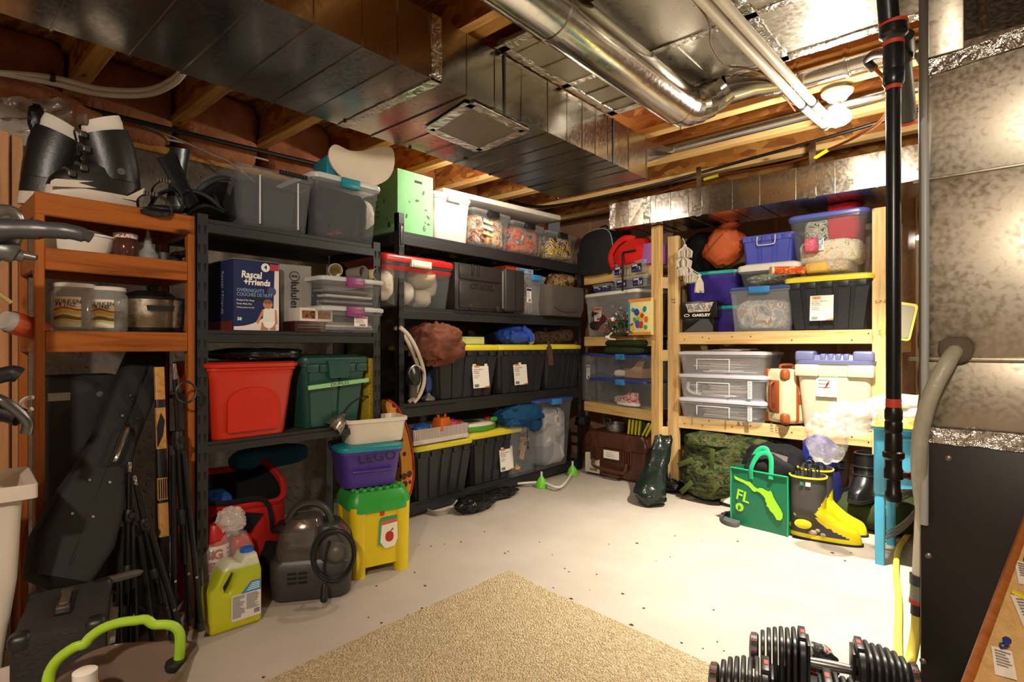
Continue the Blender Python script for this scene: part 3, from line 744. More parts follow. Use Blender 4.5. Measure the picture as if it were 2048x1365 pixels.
# ---- yellow framed board hung on the shelf's side
yb_ = thing('yellow_framed_tray', 'thin yellow plastic tray with grey face hanging beside the black pipe', 'tray')
yb_.matrix_basis = Matrix.Translation(W(1798, 642, y=3.97)) @ Matrix.Rotation(.35, 4, 'Z') @ Matrix.Rotation(.2, 4, 'Y')
ring = rrect(.15, .22, .02, 0, 4)
MB().tube(curve([(-.04, .0, .10), (-.05, .04, .12), (-.06, .15, .11)], 4), .004, 6).build('hook', plain('#8f8a80', .4, .6), yb_)
MB().prism([(p.x, p.y) for p in ring], -.008, .008).build('rim', plain('#cfc060', .5), yb_)
MB().prism([(p.x, p.y) for p in rrect(.12, .19, .012, 0, 4)], -.011, -.007).build('face', plain('#8f8a76', .5), yb_)

# ================================================================== SHELVES
RACK = plain('#232325', .45, 0, .08, 30)
SLOT = plain('#060606', .9)


def post(parent, x, y, z1, w=.045, d=.045, front=True):
    """pressed steel upright: an angle, with keyhole slots on its front"""
    MB().box(x - w / 2, x + w / 2, y, y + .004, 0, z1).box(x - w / 2 if x < 0 else x + w / 2 - .004, x - w / 2 + .004 if x < 0 else x + w / 2, y, y + d, 0, z1).build('post', RACK, parent, 0)
    if front:
        mb = MB(); z = .07
        while z < z1 - .03:
            for sx in (-1, 1):
                cx = x + sx * w * .24
                mb.add([(cx - .006, y - .0006, z + .02), (cx + .006, y - .0006, z + .02), (cx + .002, y - .0006, z - .016), (cx - .002, y - .0006, z - .016)], [(0, 3, 2, 1)])
            z += .0762
        o_ = mb.build('slots', SLOT, parent, 0); o_['kind'] = 'stuff'


def rack(label, pl, ya, yb_, depth, zs, top, beam_h, mesh_deck):
    r = thing('steel_shelving_unit', label, 'shelving unit', (pl.p.x, (ya + yb_) / 2, 0), pl.rz)
    w = yb_ - ya
    for sx in (-1, 1):
        post(r, sx * (w / 2 - .0225), 0, top); post(r, sx * (w / 2 - .0225), depth - .004, top, front=False)
        for z in (.3, .9, 1.5): MB().box(sx * (w / 2 - .01) - .002, sx * (w / 2 - .01) + .002, .02, depth - .02, z, z + .03).build('side_brace', RACK, r, 0)
    for z, bh in zip(zs, beam_h):
        # stepped beam: upper face set back a little, rolled lower lip
        prof = [(.0, -bh), (.0, -bh * .35), (.008, -bh * .28), (.008, 0), (.03, 0), (.03, -bh)]
        mb = MB(); n = len(prof)
        V = [(-w / 2 + .045, y, z + q_) for y, q_ in prof] + [(w / 2 - .045, y, z + q_) for y, q_ in prof]
        mb.add(V, [tuple(range(n)), tuple(range(2 * n - 1, n - 1, -1))] + [(k, (k + 1) % n, (k + 1) % n + n, k + n) for k in range(n)])
        mb.build('front_beam', RACK, r, 0)
        MB().box(-w / 2 + .045, w / 2 - .045, depth - .03, depth, z - bh, z).build('rear_beam', RACK, r, 0)
        for sx in (-1, 1): MB().box(sx * (w / 2 - .02) - .012, sx * (w / 2 - .02) + .012, .02, depth - .02, z - bh, z - .008).build('end_beam', RACK, r, 0)
        if mesh_deck:
            mb = MB(); k = 0; x = -w / 2 + .06
            while x < w / 2 - .05:
                mb.box(x - .0025, x + .0025, .01, depth - .01, z - .006, z - .001); x += .05
            for y in (.1, .25, .4, .55):
                if y < depth: mb.box(-w / 2 + .05, w / 2 - .05, y - .003, y + .003, z - .012, z - .006)
            o_ = mb.build('wire_deck', RACK, r, 0); o_['kind'] = 'stuff'
        else:
            MB().box(-w / 2 + .03, w / 2 - .03, .03, depth - .03, z - .012, z - .001).build('deck', plain('#2b2826', .8), r, 0)
    return r


yl0, yl1 = PL.at(392).y, PL.at(762).y
rackL = rack('narrower black steel shelving unit beside the orange wooden shelf', PL, yl0, yl1, .46, ZL[:3], 1.66, (.055, .05, .045, .045), False)
ym0, ym1 = PM.at(797).y, PM.at(1163).y
rackM = rack('wide black steel rack packed with yellow-lidded totes', PM, ym0, ym1, .6, ZM, 1.985, (.082, .078, .09, .08), True)
MB().box(-(ym1 - ym0) / 2 + .012, -(ym1 - ym0) / 2 + .036, -.006, 0, 1.78, 1.9, b=.003).build('beam_lock_plate', plain('#2c2c2e', .35), rackM)

# orange-stained wooden shelf
os_ = thing('wooden_shelf', 'orange-stained pine shelf unit holding jars and dishes at left', 'shelf', (-2.42, 0, 0), PI / 2)
yo0, yo1 = PO.at(70).y, PO.at(391).y
OD = .36
for x in (yo0 + .013, yo1 - .013):
    for y in (.022, OD - .02):
        board('post', (x, y, 0), (x, y, 1.60 if y > .1 else 1.575), .026 if True else 0, .042, STAIN, os_, roll=0)
for z0, z1 in ((1.572, 1.648), (1.388, 1.463), (1.108, 1.182)):
    board('front_rail', (yo0 if z0 > 1.5 else yo0 + .026, .016, (z0 + z1) / 2), (yo1 if z0 > 1.5 else yo1 - .026, .016, (z0 + z1) / 2), .026, z1 - z0, STAIN, os_)
    board('rear_rail', (yo0, OD - .02, (z0 + z1) / 2), (yo1, OD - .02, (z0 + z1) / 2), .02, z1 - z0, STAIN, os_)
    board('shelf_board', (yo0 + .003, OD / 2, z1 - .006), (yo1 - .003, OD / 2, z1 - .006), OD - .07, .012, STAIN, os_)
    for x in (yo0 + .012, yo1 - .012): board('side_rail', (x, .04, (z0 + z1) / 2), (x, OD - .03, (z0 + z1) / 2), .02, z1 - z0, STAIN, os_)
ZO = (1.648, 1.463, 1.182)

# corner pine unit (turned a little out of line)
cu_ = thing('corner_pine_shelf', 'narrow pine shelf unit set at an angle in the corner', 'shelf', (PC.p.x, PC.p.y, 0), PC.rz)
LC = .925
ZC_ = (1.775, 1.215, .622)
for x in (LC - .0,): board('post', (x, .02, 0), (x, .02, 2.055), .09, .038, PINE2, cu_, roll=PI / 2 * 0)
for x in (.02, .70): board('post', (x, .53, 0), (x, .53, 2.04), .09, .038, PINE2, cu_)
for z in ZC_:
    board('front_rail', (-.02, .06, z - .045), (LC - .03, .06, z - .045), .038, .085, PINE2, cu_)
    board('rear_rail', (-.02, .49, z - .045), (.74, .49, z - .045), .038, .085, PINE2, cu_)
    board('shelf_board', (-.02, .27, z - .002 - .006), (.77, .27, z - .008), .44, .012, plain('#b58b55', .8, 0, .1), cu_)
    board('cleat', (LC + .03, .02, z - .16), (LC + .03, .09, z - .16), .038, .085, PINE, cu_)

# straight pine unit
px0, px1 = PR.at(1335).x, PR.at(1779).x
pu = thing('pine_shelf', 'wide pine lumber shelf unit on the back wall with two deep shelves', 'shelf', (px0, 4.08, 0), 0)
LP = px1 - px0; ZP = (1.232, .585)
for x in (.045, LP - .046):
    for y, zt in ((.019, 1.985), (.58, 1.97)):
        board('post', (x, y, 0), (x, y, zt), .09, .038, PINE, pu, roll=0)
for z in ZP:
    board('front_rail', (.09, .022, z - .045), (LP - .09, .022, z - .045), .038, .09, PINE, pu)
    board('rear_rail', (.0, .555, z - .045), (LP, .555, z - .045), .038, .09, PINE, pu)
    board('shelf_board', (.05, .30, z - .008), (LP - .05, .30, z - .008), .5, .014, plain('#b58b55', .8, 0, .1), pu)
    for x in (-.012, LP + .025): board('cleat', (x, .05, z - .1), (x, .62, z - .1), .038, .088, PINE, pu)
mb = MB()
rnd = random.Random(3)
for z in (1.19, .545):
    for x in (.14, .28, .33, .5, .63, .9, LP - .2, LP - .11):
        mb.lathe([(.0045, -.0015), (.0045, .002)], 8, Matrix.Translation((x, .002, z + rnd.uniform(-.025, .025))) @ Matrix.Rotation(PI / 2, 4, 'X'))
mb.build('screw_holes', plain('#5a3a1c', .8), pu)
INKW = plain('#6a4a2c', .8)
text(pu, 'HEAT', .028, INKW, (.77, .0025, .565), rot=(PI / 2, PI / 2, 0)); text(pu, 'TREAT', .024, INKW, (.80, .0025, .56), rot=(PI / 2, PI / 2, 0)); text(pu, '&3', .05, INKW, (.56, .0025, .568))
text(pu, 'S-P-F', .03, INKW, (LP - .045, -.0006, 1.40)); text(pu, '3/2', .028, INKW, (LP - .045, -.0006, 1.21), rot=(PI / 2, -PI / 2, 0)); text(pu, '37', .045, INKW, (.045, -.0006, 1.48), rot=(PI / 2, PI / 2, 0))
# wall studs at the far left edge of the picture
bs = thing('stud_pair', 'two rough wall studs standing behind the wooden shelf at the left edge', 'studs')
STUD = wood('#b98457', '#a06f45')
for u0, u1, x in ((-40, 17, -2.80), (20, 45, -2.83)):
    a, c = W(u0, 700, x=x), W(u1, 700, x=x)
    board('stud', ((a.x + c.x) / 2, (a.y + c.y) / 2, 0), ((a.x + c.x) / 2, (a.y + c.y) / 2, 1.93), (c - a).length, .038, STUD, bs, roll=PI / 2)
pf = thing('plastic_wall_sheet', 'loose clear plastic vapour sheet hanging over pink insulation at upper left', 'plastic sheet')
V, F = [], []
for j in range(13):
    for i in range(15):
        p = W(-60 + 205 * i / 14, 196 + 92 * j / 12 + 18 * noise.noise(Vector((i * .4, j * .4, 1))), x=-3.0 - .1 * i / 14 + .06 * noise.noise(Vector((i * .5, j * .5, 3))) + .03 * noise.noise(Vector((i * 1.3, j * 1.3, 5)))); V.append(p)
for j in range(12):
    for i in range(14): a = j * 15 + i; F.append((a, a + 1, a + 16, a + 15))
n0 = len(V); V2 = V + [p + Vector((-.004, 0, 0)) for p in V]; F2 = F + [tuple(n0 + i for i in f[::-1]) for f in F]
MB().add(V2, F2).build('sheet', plain('#c9beb0', .15, 0, .1, 8, .5, 12, .38), pf, 120)
ib = tag(MB().lump(W(30, 235, x=-3.25), (.25, .62, .30), 3, .1, 4, 12).build('insulation_roll', M_BATT), 'pink insulation bulging behind the loose plastic sheet', 'insulation')
kg = tag(MB().lump(W(72, 240, x=-2.98), (.05, .05, .12), 2.2, .25, 8, 14).build('black_glove', BLACKP), 'small black lump caught in the plastic sheet above the ski boots', 'glove')

# ================================================================== BUILDERS FOR REPEATED KINDS
def tote(name, label, loc, rz, w, d, h, body, lid=None, latch=None, ribs=0, taper=.88, group=None, lid_h=.03, r=.03, cat='storage bin', lid_over=.012,
         latch_w=.12, lid_r=None, panel=None, open_in=None, dome=.0, side_latch=False, grip=None, rot=None):
    t = thing(name, label, cat, loc, rz, group, rot)
    cy = d / 2; hb = h - (lid_h if lid else 0); tp = taper; wi, di = w - 2 * lid_over, d - 2 * lid_over
    R = lambda k, z, e=0: rrect(wi * k + e, di * k + e, r, z, 4, 0, cy)
    rings = [R(tp * .985, 0), R(tp, .006), R(tp + (1 - tp) * .82, hb * .82), R(tp + (1 - tp) * .86, hb * .86, .006), R(.985, hb - .02, .006), R(1, hb - .018, .012), R(1, hb, .012)]
    if open_in is not None:
        rings += [R(.985, hb, 0), R(.975, hb - .02, -.006), R(tp * .97, .02, -.01)]
    MB().loft(rings, True, True).build('body', body, t, 50)
    if ribs:
        mb = MB()
        for k in range(ribs):
            f = (k + .5) / ribs - .5; rw = wi / ribs * .33
            yb = cy - di * tp / 2; yt = cy - di * (tp + (1 - tp) * .84) / 2
            xb, xt = f * wi * tp * .96, f * wi * .97
            for (x0, x1) in (((xb - rw), (xb + rw)),):
                V = [(x0, yb + .004, .004), (x1, yb + .004, .004), (x1 * xt / xb if abs(xb) > .02 else x1, yt + .004, hb * .86), (x0 * xt / xb if abs(xb) > .02 else x0, yt + .004, hb * .86)]
                V += [(x0 + .004, yb - .009, .004), (x1 - .004, yb - .009, .004), ((V[2][0]) - .004, yt - .009, hb * .86), (V[3][0] + .004, yt - .009, hb * .86)]
                mb.add(V, [(4, 5, 6, 7), (0, 1, 5, 4), (1, 2, 6, 5), (2, 3, 7, 6), (3, 0, 4, 7)])
        mb.build('ribs', body, t, 0)['kind'] = 'stuff'
        mb = MB()
        for k in range(5): mb.box(-w * .36 + w * .18 * k - .03, -w * .36 + w * .18 * k + .03, -.002, .012, hb - .045, hb - .008, b=.003)
        mb.build('rim_lugs', body, t, 30)['kind'] = 'stuff'
    if lid:
        lr = lid_r or r + .01; L_ = lambda e, z: rrect(w + e, d + e, lr, z, 4, 0, cy)
        MB().loft([L_(-.02, hb - .002), L_(0, hb - .004), L_(.004, hb + lid_h * .25), L_(.0, hb + lid_h * .62), L_(-.016, hb + lid_h * .8), L_(-.05, hb + lid_h * .82), L_(-.07, hb + lid_h + dome), L_(-.14, hb + lid_h + dome)]).build('lid', lid, t, 40)
    if panel:
        MB().prism([(-w * .28, 0.03), (w * .28, .03), (w * .28, hb * .5)] + [(w * .28 * math.cos(a), hb * .5 + hb * .2 * math.sin(a)) for a in [PI * k / 10 for k in range(1, 10)]] + [(-w * .28, hb * .5)], cy - di * (tp + (1 - tp) * .72) / 2 - .004, cy - di * tp / 2 + .02).build('grip_panel', panel, t)
    if latch:
        zc = hb + lid_h * .1
        mb = MB(); mb.box(-latch_w / 2, latch_w / 2, -.014, .012, zc - .032, zc + .016, b=.005); mb.box(-latch_w * .42, latch_w * .42, -.017, -.012, zc - .026, zc - .006, b=.002)
        mb.build('latch', latch, t)
    if grip:
        MB().tube(curve([(-.06, -.004, hb - .01), (-.06, -.012, hb - .06), (-.045, -.014, hb - .075), (.045, -.014, hb - .075), (.06, -.012, hb - .06), (.06, -.004, hb - .01)], 3), .004, 6).build('handle', grip, t)
    t['w'] = w; t['h'] = hb
    return t


def sticker(t, x, z, w, h, y, m=None, name='sticker'):
    o_ = MB().box(-w / 2, w / 2, -.0008, .0008, -h / 2, h / 2).build(name, m or WHITE, t, 0); o_.location = (x, y, z)
    return o_


def hdx_label(t, x, z, w, h, y, tilt=-.06):
    s = sticker(t, x, z, w, h, y - .011); s.rotation_euler = (tilt, 0, 0)
    text(s, 'HDX', h * .13, plain('#d98324', .6), (-w * .22, -.0015, h * .40), bold=.002)
    for k, tx in enumerate(('102 Litre Tough Tote', 'Bac robuste', 'de 102 litres')): text(s, tx, h * .062, INK, (-w * .42, -.0015, h * (.27 - .075 * k)), align='LEFT')
    mb = MB(); bars(mb, -w * .42, h * .02, w * .4, h * .1, -.0016, -.0008, 3); mb.build('fine_print', plain('#8c857c', .7), s, 0)
    mb = MB(); xx = -w * .42
    while xx < -w * .16: mb.box(xx, xx + .0016, -.0016, -.0008, -h * .46, -h * .34); xx += .0032
    mb.build('barcode', INK, s, 0)
    MB().add([(w * .2, -.0014, -h * .5), (w * .5, -.0014, -h * .5), (w * .5, -.0014, -h * .42), (w * .15, -.0014, -h * .47)], [(0, 1, 2, 3)]).build('corner_print', plain('#d98324', .6), s, 0)
    return s


def small_label(t, x, z, w, h, y, head='#b8231f', lines=4, m=None):
    s = sticker(t, x, z, w, h, y, m)
    MB().box(-w * .46, w * .46, -.0014, -.0008, h * .28, h * .46).build('print_header', plain(head, .6), s, 0)
    mb = MB(); bars(mb, -w * .4, h * .18, w * .8, h * .3, -.0015, -.0008, lines); mb.build('fine_print', plain('#6d6861', .7), s, 0)
    mb = MB(); xx = -w * .1
    while xx < w * .35: mb.box(xx, xx + .0016, -.0016, -.0008, -h * .44, -h * .25); xx += .0034
    mb.build('barcode', INK, s, 0)
    return s


def fabric(name, label, cat, loc, size, m, seed, p=2.6, amp=.12, freq=4, rz=0, flat=.96, fold=.6, nu=34, nv=18, group=None, extra=None):
    o_ = MB().lump((0, 0, size[2] / 2), size, p, amp, freq, seed, nu, nv, fold, flat).build(name, m, None, 75)
    o_.location = loc; o_.rotation_euler = (0, 0, rz); return tag(o_, label, cat, group)


def fitp(pl, u0, u1, vt, z0=None, vb=None, off=0): return pl.fit(u0, u1, vt, z0, vb, off)


def inside(loc, rz, dx, dy, dz):
    return Vector(loc) + Matrix.Rotation(rz, 3, 'Z') @ Vector((dx, dy, dz))


CLR = clear('#b3b9be', .15); CLRM = clear('#d3d6da', .27, .3); CLRL = clear('#eceded', .62, .3); YEL = plastic('#e2d43c', .4); HDXB = plastic('#26272b', .42)
CLRD = clear('#c4c7cb', .24, .25)

# ================================================================== TOP OF THE ORANGE SHELF: ski boots, bindings
BOOTB = plastic('#1b1817', .38); BOOTW = plain('#c9bcae', .45, 0, .08)


def ski_boot(label, loc, rz, sc=1.0):
    t = thing('ski_boot', label, 'ski boot', loc, rz, 'ski boots on top of the wooden shelf'); t.scale = (sc,) * 3
    def ring(x0, x1, w, z, n=22):   # foot outline, toe towards -x
        P = []
        for k in range(n):
            a = 2 * PI * k / n; cx = (x0 + x1) / 2; x = cx + (x1 - x0) / 2 * math.copysign(abs(math.cos(a)) ** .75, math.cos(a))
            P.append(Vector((x, w / 2 * (1 - .12 * (x < cx - .05)) * math.copysign(abs(math.sin(a)) ** .8, math.sin(a)), z)))
        return P
    MB().loft([ring(-.165, .14, .075, 0), ring(-.165, .14, .085, .012), ring(-.162, .138, .098, .028), ring(-.16, .136, .10, .045)]).build('sole', BOOTW, t)
    MB().loft([ring(-.160, .136, .1, .044), ring(-.15, .134, .102, .075), ring(-.125, .13, .098, .105), ring(-.07, .126, .094, .135), ring(-.035, .124, .09, .165)]).build('lower_shell', BOOTB, t)
    def cuff(cx, rx, ry, z, n=22): return [Vector((cx + rx * math.cos(2 * PI * k / n), ry * math.sin(2 * PI * k / n), z + .03 * math.cos(2 * PI * k / n) * (z > .2))) for k in range(n)]
    MB().loft([cuff(.05, .082, .052, .10), cuff(.042, .084, .056, .16), cuff(.028, .082, .058, .22), cuff(.012, .078, .056, .275), cuff(.012, .066, .046, .272), cuff(.02, .06, .042, .2)]).build('cuff', BOOTB, t)
    MB().loft([cuff(.016, .064, .045, .25), cuff(.008, .064, .045, .30), cuff(.002, .06, .042, .325), cuff(.002, .045, .03, .32), cuff(.01, .04, .028, .25)]).build('liner', plain('#d5cabd', .7, 0, .1), t)
    MB().tube(curve([(-.052, -.045, .30), (-.064, 0, .303), (-.052, .045, .30)], 6), .018, 8, flat=.4).build('power_strap', plain('#5f4c40', .8), t)
    for (x, z, L_) in ((-.095, .09, .05), (-.06, .118, .05), (-.052, .19, .055), (-.062, .24, .055)):
        w2 = .053
        b_ = MB().tube(curve([(x, -w2 * .9, z), (x - .012, -w2 * .3, z + .022), (x - .012, w2 * .3, z + .022), (x, w2 * .9, z)], 5), .007, 6, flat=.5).build('buckle', plain('#7f7b77', .3, .8), t)
        MB().box(x - .01, x + .012, -w2 - .006, -w2 + .006, z - .012, z + .01, b=.003).build('catch', plain('#4c4846', .35, .6), b_)
    MB().lathe([(.012, -.004), (.013, .004)], 12, Matrix.Translation((.055, -.053, .13)) @ Matrix.Rotation(PI / 2, 4, 'X')).build('pivot_rivet', plain('#77726c', .35, .7), t)
    MB().prism([(-.155, .03), (-.02, .052), (-.075, .06), (-.03, .075), (-.14, .06), (-.152, .05)], -.0535, -.049).build('side_flash', BOOTW, t)
    MB().prism([(.06, .03), (.125, .03), (.132, .085), (.10, .06)], -.0525, -.046).build('heel_flash', BOOTW, t)
    return t


zt = ZO[0]
pb = W(197, 420, x=-2.5); ski_boot('black and white ski boot nearer the room on the wooden shelf top, toe left', (-2.505, pb.y + .005, zt), PI / 2, .98)
pb = W(150, 400, x=-2.66); ski_boot('second ski boot half hidden behind the front one, dark cuff leaning left', (-2.66, pb.y - .03, zt), PI / 2 + 2.9, .98)
GB = plastic('#1d1e20', .3)


def binding(label, loc, rz, tilt):
    t = thing('snowboard_binding', label, 'binding', loc, rz, 'snowboard bindings on the wooden shelf'); t.rotation_euler = (tilt[0], tilt[1], rz)
    MB().loft([rrect(.26, .11, .04, 0), rrect(.26, .11, .04, .014), rrect(.24, .09, .04, .018)]).build('base_plate', GB, t)
    MB().lathe([(.045, .018), (.045, .022), (.03, .024)], 20).build('disc', plain('#3a3b3d', .4), t)
    MB().tube(curve([(.02, -.055, .012), (.1, -.058, .05), (.145, -.03, .075), (.152, 0, .08), (.145, .03, .075), (.1, .058, .05), (.02, .055, .012)], 5), .008, 8).build('heel_hoop', plain('#30353a', .22, .4), t)
    rings = []
    for k in range(7):
        f = k / 6; ww = .042 - .008 * math.sin(PI * f); x = .135 + .05 * f; z = .02 + .23 * f
        rings.append([Vector((x + .02 * (1 - math.cos(a * .9)) * 0 - .012 * math.cos(a * 1.2), ww * math.sin(a * 1.0), z)) for a in [(-1.4 + 2.8 * q / 8) for q in range(9)]] + [Vector((x + .012 - .012 * math.cos(a * 1.2), ww * .9 * math.sin(a), z)) for a in [(1.4 - 2.8 * q / 8) for q in range(9)]])
    MB().loft(rings).build('highback', GB, t)
    for x, z in ((.05, .12), (-.08, .075)):
        st = MB().tube(curve([(x, -.058, .015), (x - .015, -.05, z * .7), (x - .03, 0, z), (x - .015, .05, z * .7), (x, .058, .015)], 5), .012, 6, flat=.25).build('strap', plain('#26251f', .6), t)
        mb = MB()
        for k in range(5): mb.box(x - .045, x - .028, -.02 + .01 * k - .003, -.02 + .01 * k + .003, z - .004, z + .008)
        mb.build('ratchet_ladder', plain('#6d6560', .4, .5), st)
    return t


pb = W(355, 418, x=-2.5); binding('black snowboard binding with its highback raised beside the ski boots', (-2.5, pb.y - .05, zt + .012), 2.5, (0.1, -.3))
pb = W(425, 425, x=-2.52); binding('black snowboard binding lying with curved hoop beside the clear tote', (-2.54, pb.y + .03, zt + .02), -1.1, (.45, -.1))
sh = thing('round_hoop_fixture', 'dark ringed hoop of a snowshoe lying behind the snowboard bindings', 'snowshoe', (-2.58, W(432, 400, x=-2.58).y, zt + .1))
sh.rotation_euler = (.1, -.9, .3)
MB().tube(curve([(.13 * math.cos(2 * PI * k / 12), .115 * math.sin(2 * PI * k / 12), 0) for k in range(12)], 4, True), .011, 8, True).build('hoop_frame', plain('#33383d', .25, .3), sh)
MB().lathe([(.11, -.003), (.11, .003)], 24).build('deck', plain('#14161a', .6), sh)
mb = MB()
for k in range(5): mb.lathe([(.006, .002), (.006, .007)], 8, Matrix.Translation((.07 * math.cos(k * 1.26), .07 * math.sin(k * 1.26), 0)))
mb.build('rivets', plain('#8a8780', .3, .8), sh)['kind'] = 'stuff'

# ---- dishes and jars
GLASS = plain('#e6ebe8', .05, 0, 0, 6, 0, 60, .22, .8)
c = PO.at(155, 500, .17)
t = thing('casserole_dish', 'white fluted oval casserole dish on the top shelf of the wooden unit', 'dish', (c.x, c.y, ZO[1]), PI / 2)
n = 48; fl = lambda rx, ry, z: [Vector((rx * (1 + .012 * (k % 2)) * math.cos(2 * PI * k / n), ry * (1 + .012 * (k % 2)) * math.sin(2 * PI * k / n), z)) for k in range(n)]
MB().loft([fl(.095, .075, 0), fl(.11, .085, .03), fl(.12, .092, .068), ellipse(.127, .097, .072, n), ellipse(.127, .097, .078, n), ellipse(.116, .088, .076, n), ellipse(.105, .08, .02, n)]).build('bowl', plain('#e4ddd0', .3), t, 25)
MB().lathe([(.09, .078), (.085, .09), (.02, .098)], 28).build('glass_lid', GLASS, t)
c = PO.at(251, 490, .12)
t = thing('jam_jar', 'small dark jam jar with a red gingham lid', 'jar', (c.x, c.y, ZO[1]))
MB().lathe([(.036, 0), (.042, .008), (.043, .06), (.036, .075), (.036, .08)], 24).build('glass', plain('#54302c', .1, 0, 0, 6, 0, 60, .8), t)
m = spotted('gingham', '#d9cfc6', '#a8262a', 120, .35); MB().lathe([(.04, .078), (.041, .096), (.036, .099)], 24).build('lid', m, t)
c = PO.at(296, 500, .12)
t = thing('glass_decanter', 'little glass bottle with a pointed stopper beside the jam jar', 'bottle', (c.x, c.y, ZO[1]))
MB().lathe([(.03, 0), (.036, .012), (.036, .03), (.016, .055), (.012, .075), (.016, .08)], 20).build('glass', GLASS, t)
MB().lathe([(.008, .076), (.014, .088), (.006, .1), (.007, .112), (.002, .125)], 12).build('stopper', GLASS, t)
c = PO.at(272, 500, .2); t = thing('chrome_handled_pan', 'dark pan with a chrome handle at the back of the top shelf', 'pan', (c.x - .02, c.y + .11, ZO[1]))
MB().lathe([(.05, 0), (.06, .01), (.062, .05), (.058, .05), (.05, .012)], 24).build('bowl', plain('#20201f', .4, .4), t)
MB().tube(curve([(.055, .0, .04), (.09, .01, .048), (.12, .03, .05)], 4), .006, 8).build('handle', plain('#b9b3aa', .2, 1), t)


def pickle_jar(label, u, v_, off, h, r):
    c = PO.at(u, v_, off)
    t = thing('pickle_jar', label, 'jar', (c.x, c.y, ZO[2]), PI / 2, 'big glass jars on the wooden shelf')
    MB().lathe([(r * .9, 0), (r, .008), (r, h * .80), (r * .9, h * .87), (r * .84, h * .9), (r * .84, h * .93)], 32).build('glass', GLASS, t)
    MB().lathe([(r * .9, h * .91), (r * .92, h * .985), (r * .86, h)], 32).build('lid', plain('#d4ccc4', .4), t)
    arc = [(-2.75 + 1.25 * k / 12) for k in range(13)]; lb = []
    V = [((r + .0012) * math.cos(a), (r + .0012) * math.sin(a), z) for a in arc for z in (h * .08, h * .70)]
    F = [(2 * k, 2 * k + 2, 2 * k + 3, 2 * k + 1) for k in range(12)]
    l = MB().add(V, F).build('paper_label', plain('#ddd2bb', .7), t)
    def band(z0, z1, col, nm, amp=0):
        V = [((r + .0022) * math.cos(a), (r + .0022) * math.sin(a), z + amp * math.sin(a * 5)) for a in arc for z in (z0 * h, z1 * h)]
        MB().add(V, F).build(nm, plain(col, .7), l)
    band(.44, .47, '#a82a1c', 'red_band', .004); band(.36, .43, '#d9b23a', 'bun_print', .004); band(.28, .31, '#4f7a2c', 'lettuce_print', .004); band(.24, .28, '#8f4a24', 'patty_print', .003); band(.18, .23, '#b9c36a', 'pickle_print', .004)
    for tx, z in (('GURKEN', .60), ('PRINZ', .53)):
        for k, ch in enumerate(tx):
            a = -2.55 + .19 * k; text(l, ch, .019, INK, ((r + .003) * math.cos(a), (r + .003) * math.sin(a), z * h), rot=(PI / 2, 0, a + PI / 2))
    return t


pickle_jar('taller glass jar with white lid and burger label, nearest the left post', 150, 620, .10, .172, .068)
pickle_jar('second glass jar with white lid, beside the slow cooker', 216, 620, .09, .166, .062)
c = PO.at(304, 640, .16)
t = thing('slow_cooker', 'oval stainless steel slow cooker with black handles and lid', 'slow cooker', (c.x, c.y, ZO[2]), PI / 2)
MB().loft([ellipse(.105, .09, 0, 32), ellipse(.11, .096, .01, 32), ellipse(.11, .096, .02, 32)]).build('base', BLACKP, t)
MB().loft([ellipse(.112, .097, .02, 36), ellipse(.118, .101, .13, 36), ellipse(.113, .096, .132, 36)]).build('steel_body', galvanized('brushed_steel', '#a89c8c', .28, .03), t)
MB().loft([ellipse(.12, .103, .13, 36), ellipse(.122, .105, .14, 36), ellipse(.11, .094, .146, 36), ellipse(.06, .05, .166, 36), ellipse(.02, .02, .17, 36)]).build('lid', plain('#1b1a19', .15, 0, 0, 6, 0, 60, .8), t)
MB().prism([(-.042, .085), (.042, .085), (.046, .105), (-.046, .105)], -.118, -.096).build('handle', BLACKP, t)
MB().lathe([(.016, .17), (.02, .185), (.012, .19)], 16).build('lid_knob', BLACKP, t)
c = W(55, 655, x=-2.47)
t = thing('orange_bottle', 'orange and clear plastic bottle lying out past the left side of the wooden shelf', 'bottle', c); t.rotation_euler = (PI / 2 - .3, 0, .5)
MB().lathe([(.012, -.10), (.02, -.08), (.033, -.05), (.036, 0), (.034, .06), (.03, .075)], 20).build('bottle', plain('#d4cfc8', .15, 0, 0, 6, 0, 60, .5), t)
MB().lathe([(.0345, -.05), (.0372, -.02), (.0372, .055)], 20, cap0=False, cap1=False).build('sleeve', plain('#b5431a', .35, 0, .2, 20), t)

# ---- under the orange shelf
CASE = plain('#1b1a19', .7, 0, .15, 60, .25, 200); CHR = plain('#b7b2aa', .2, 1)


def slab(t, name, a, b, wdt, th, m, bev=.03, z_up=None):
    """long flat case from a to b (centre line), wdt across, th thick"""
    a, b = Vector(a), Vector(b); z = (b - a).normalized(); x = Vector((1, 0, 0)); x = (x - z * x.dot(z)).normalized(); y = z.cross(x)
    M = Matrix((x, y, z)).transposed().to_4x4(); M.translation = a
    return M, (b - a).length


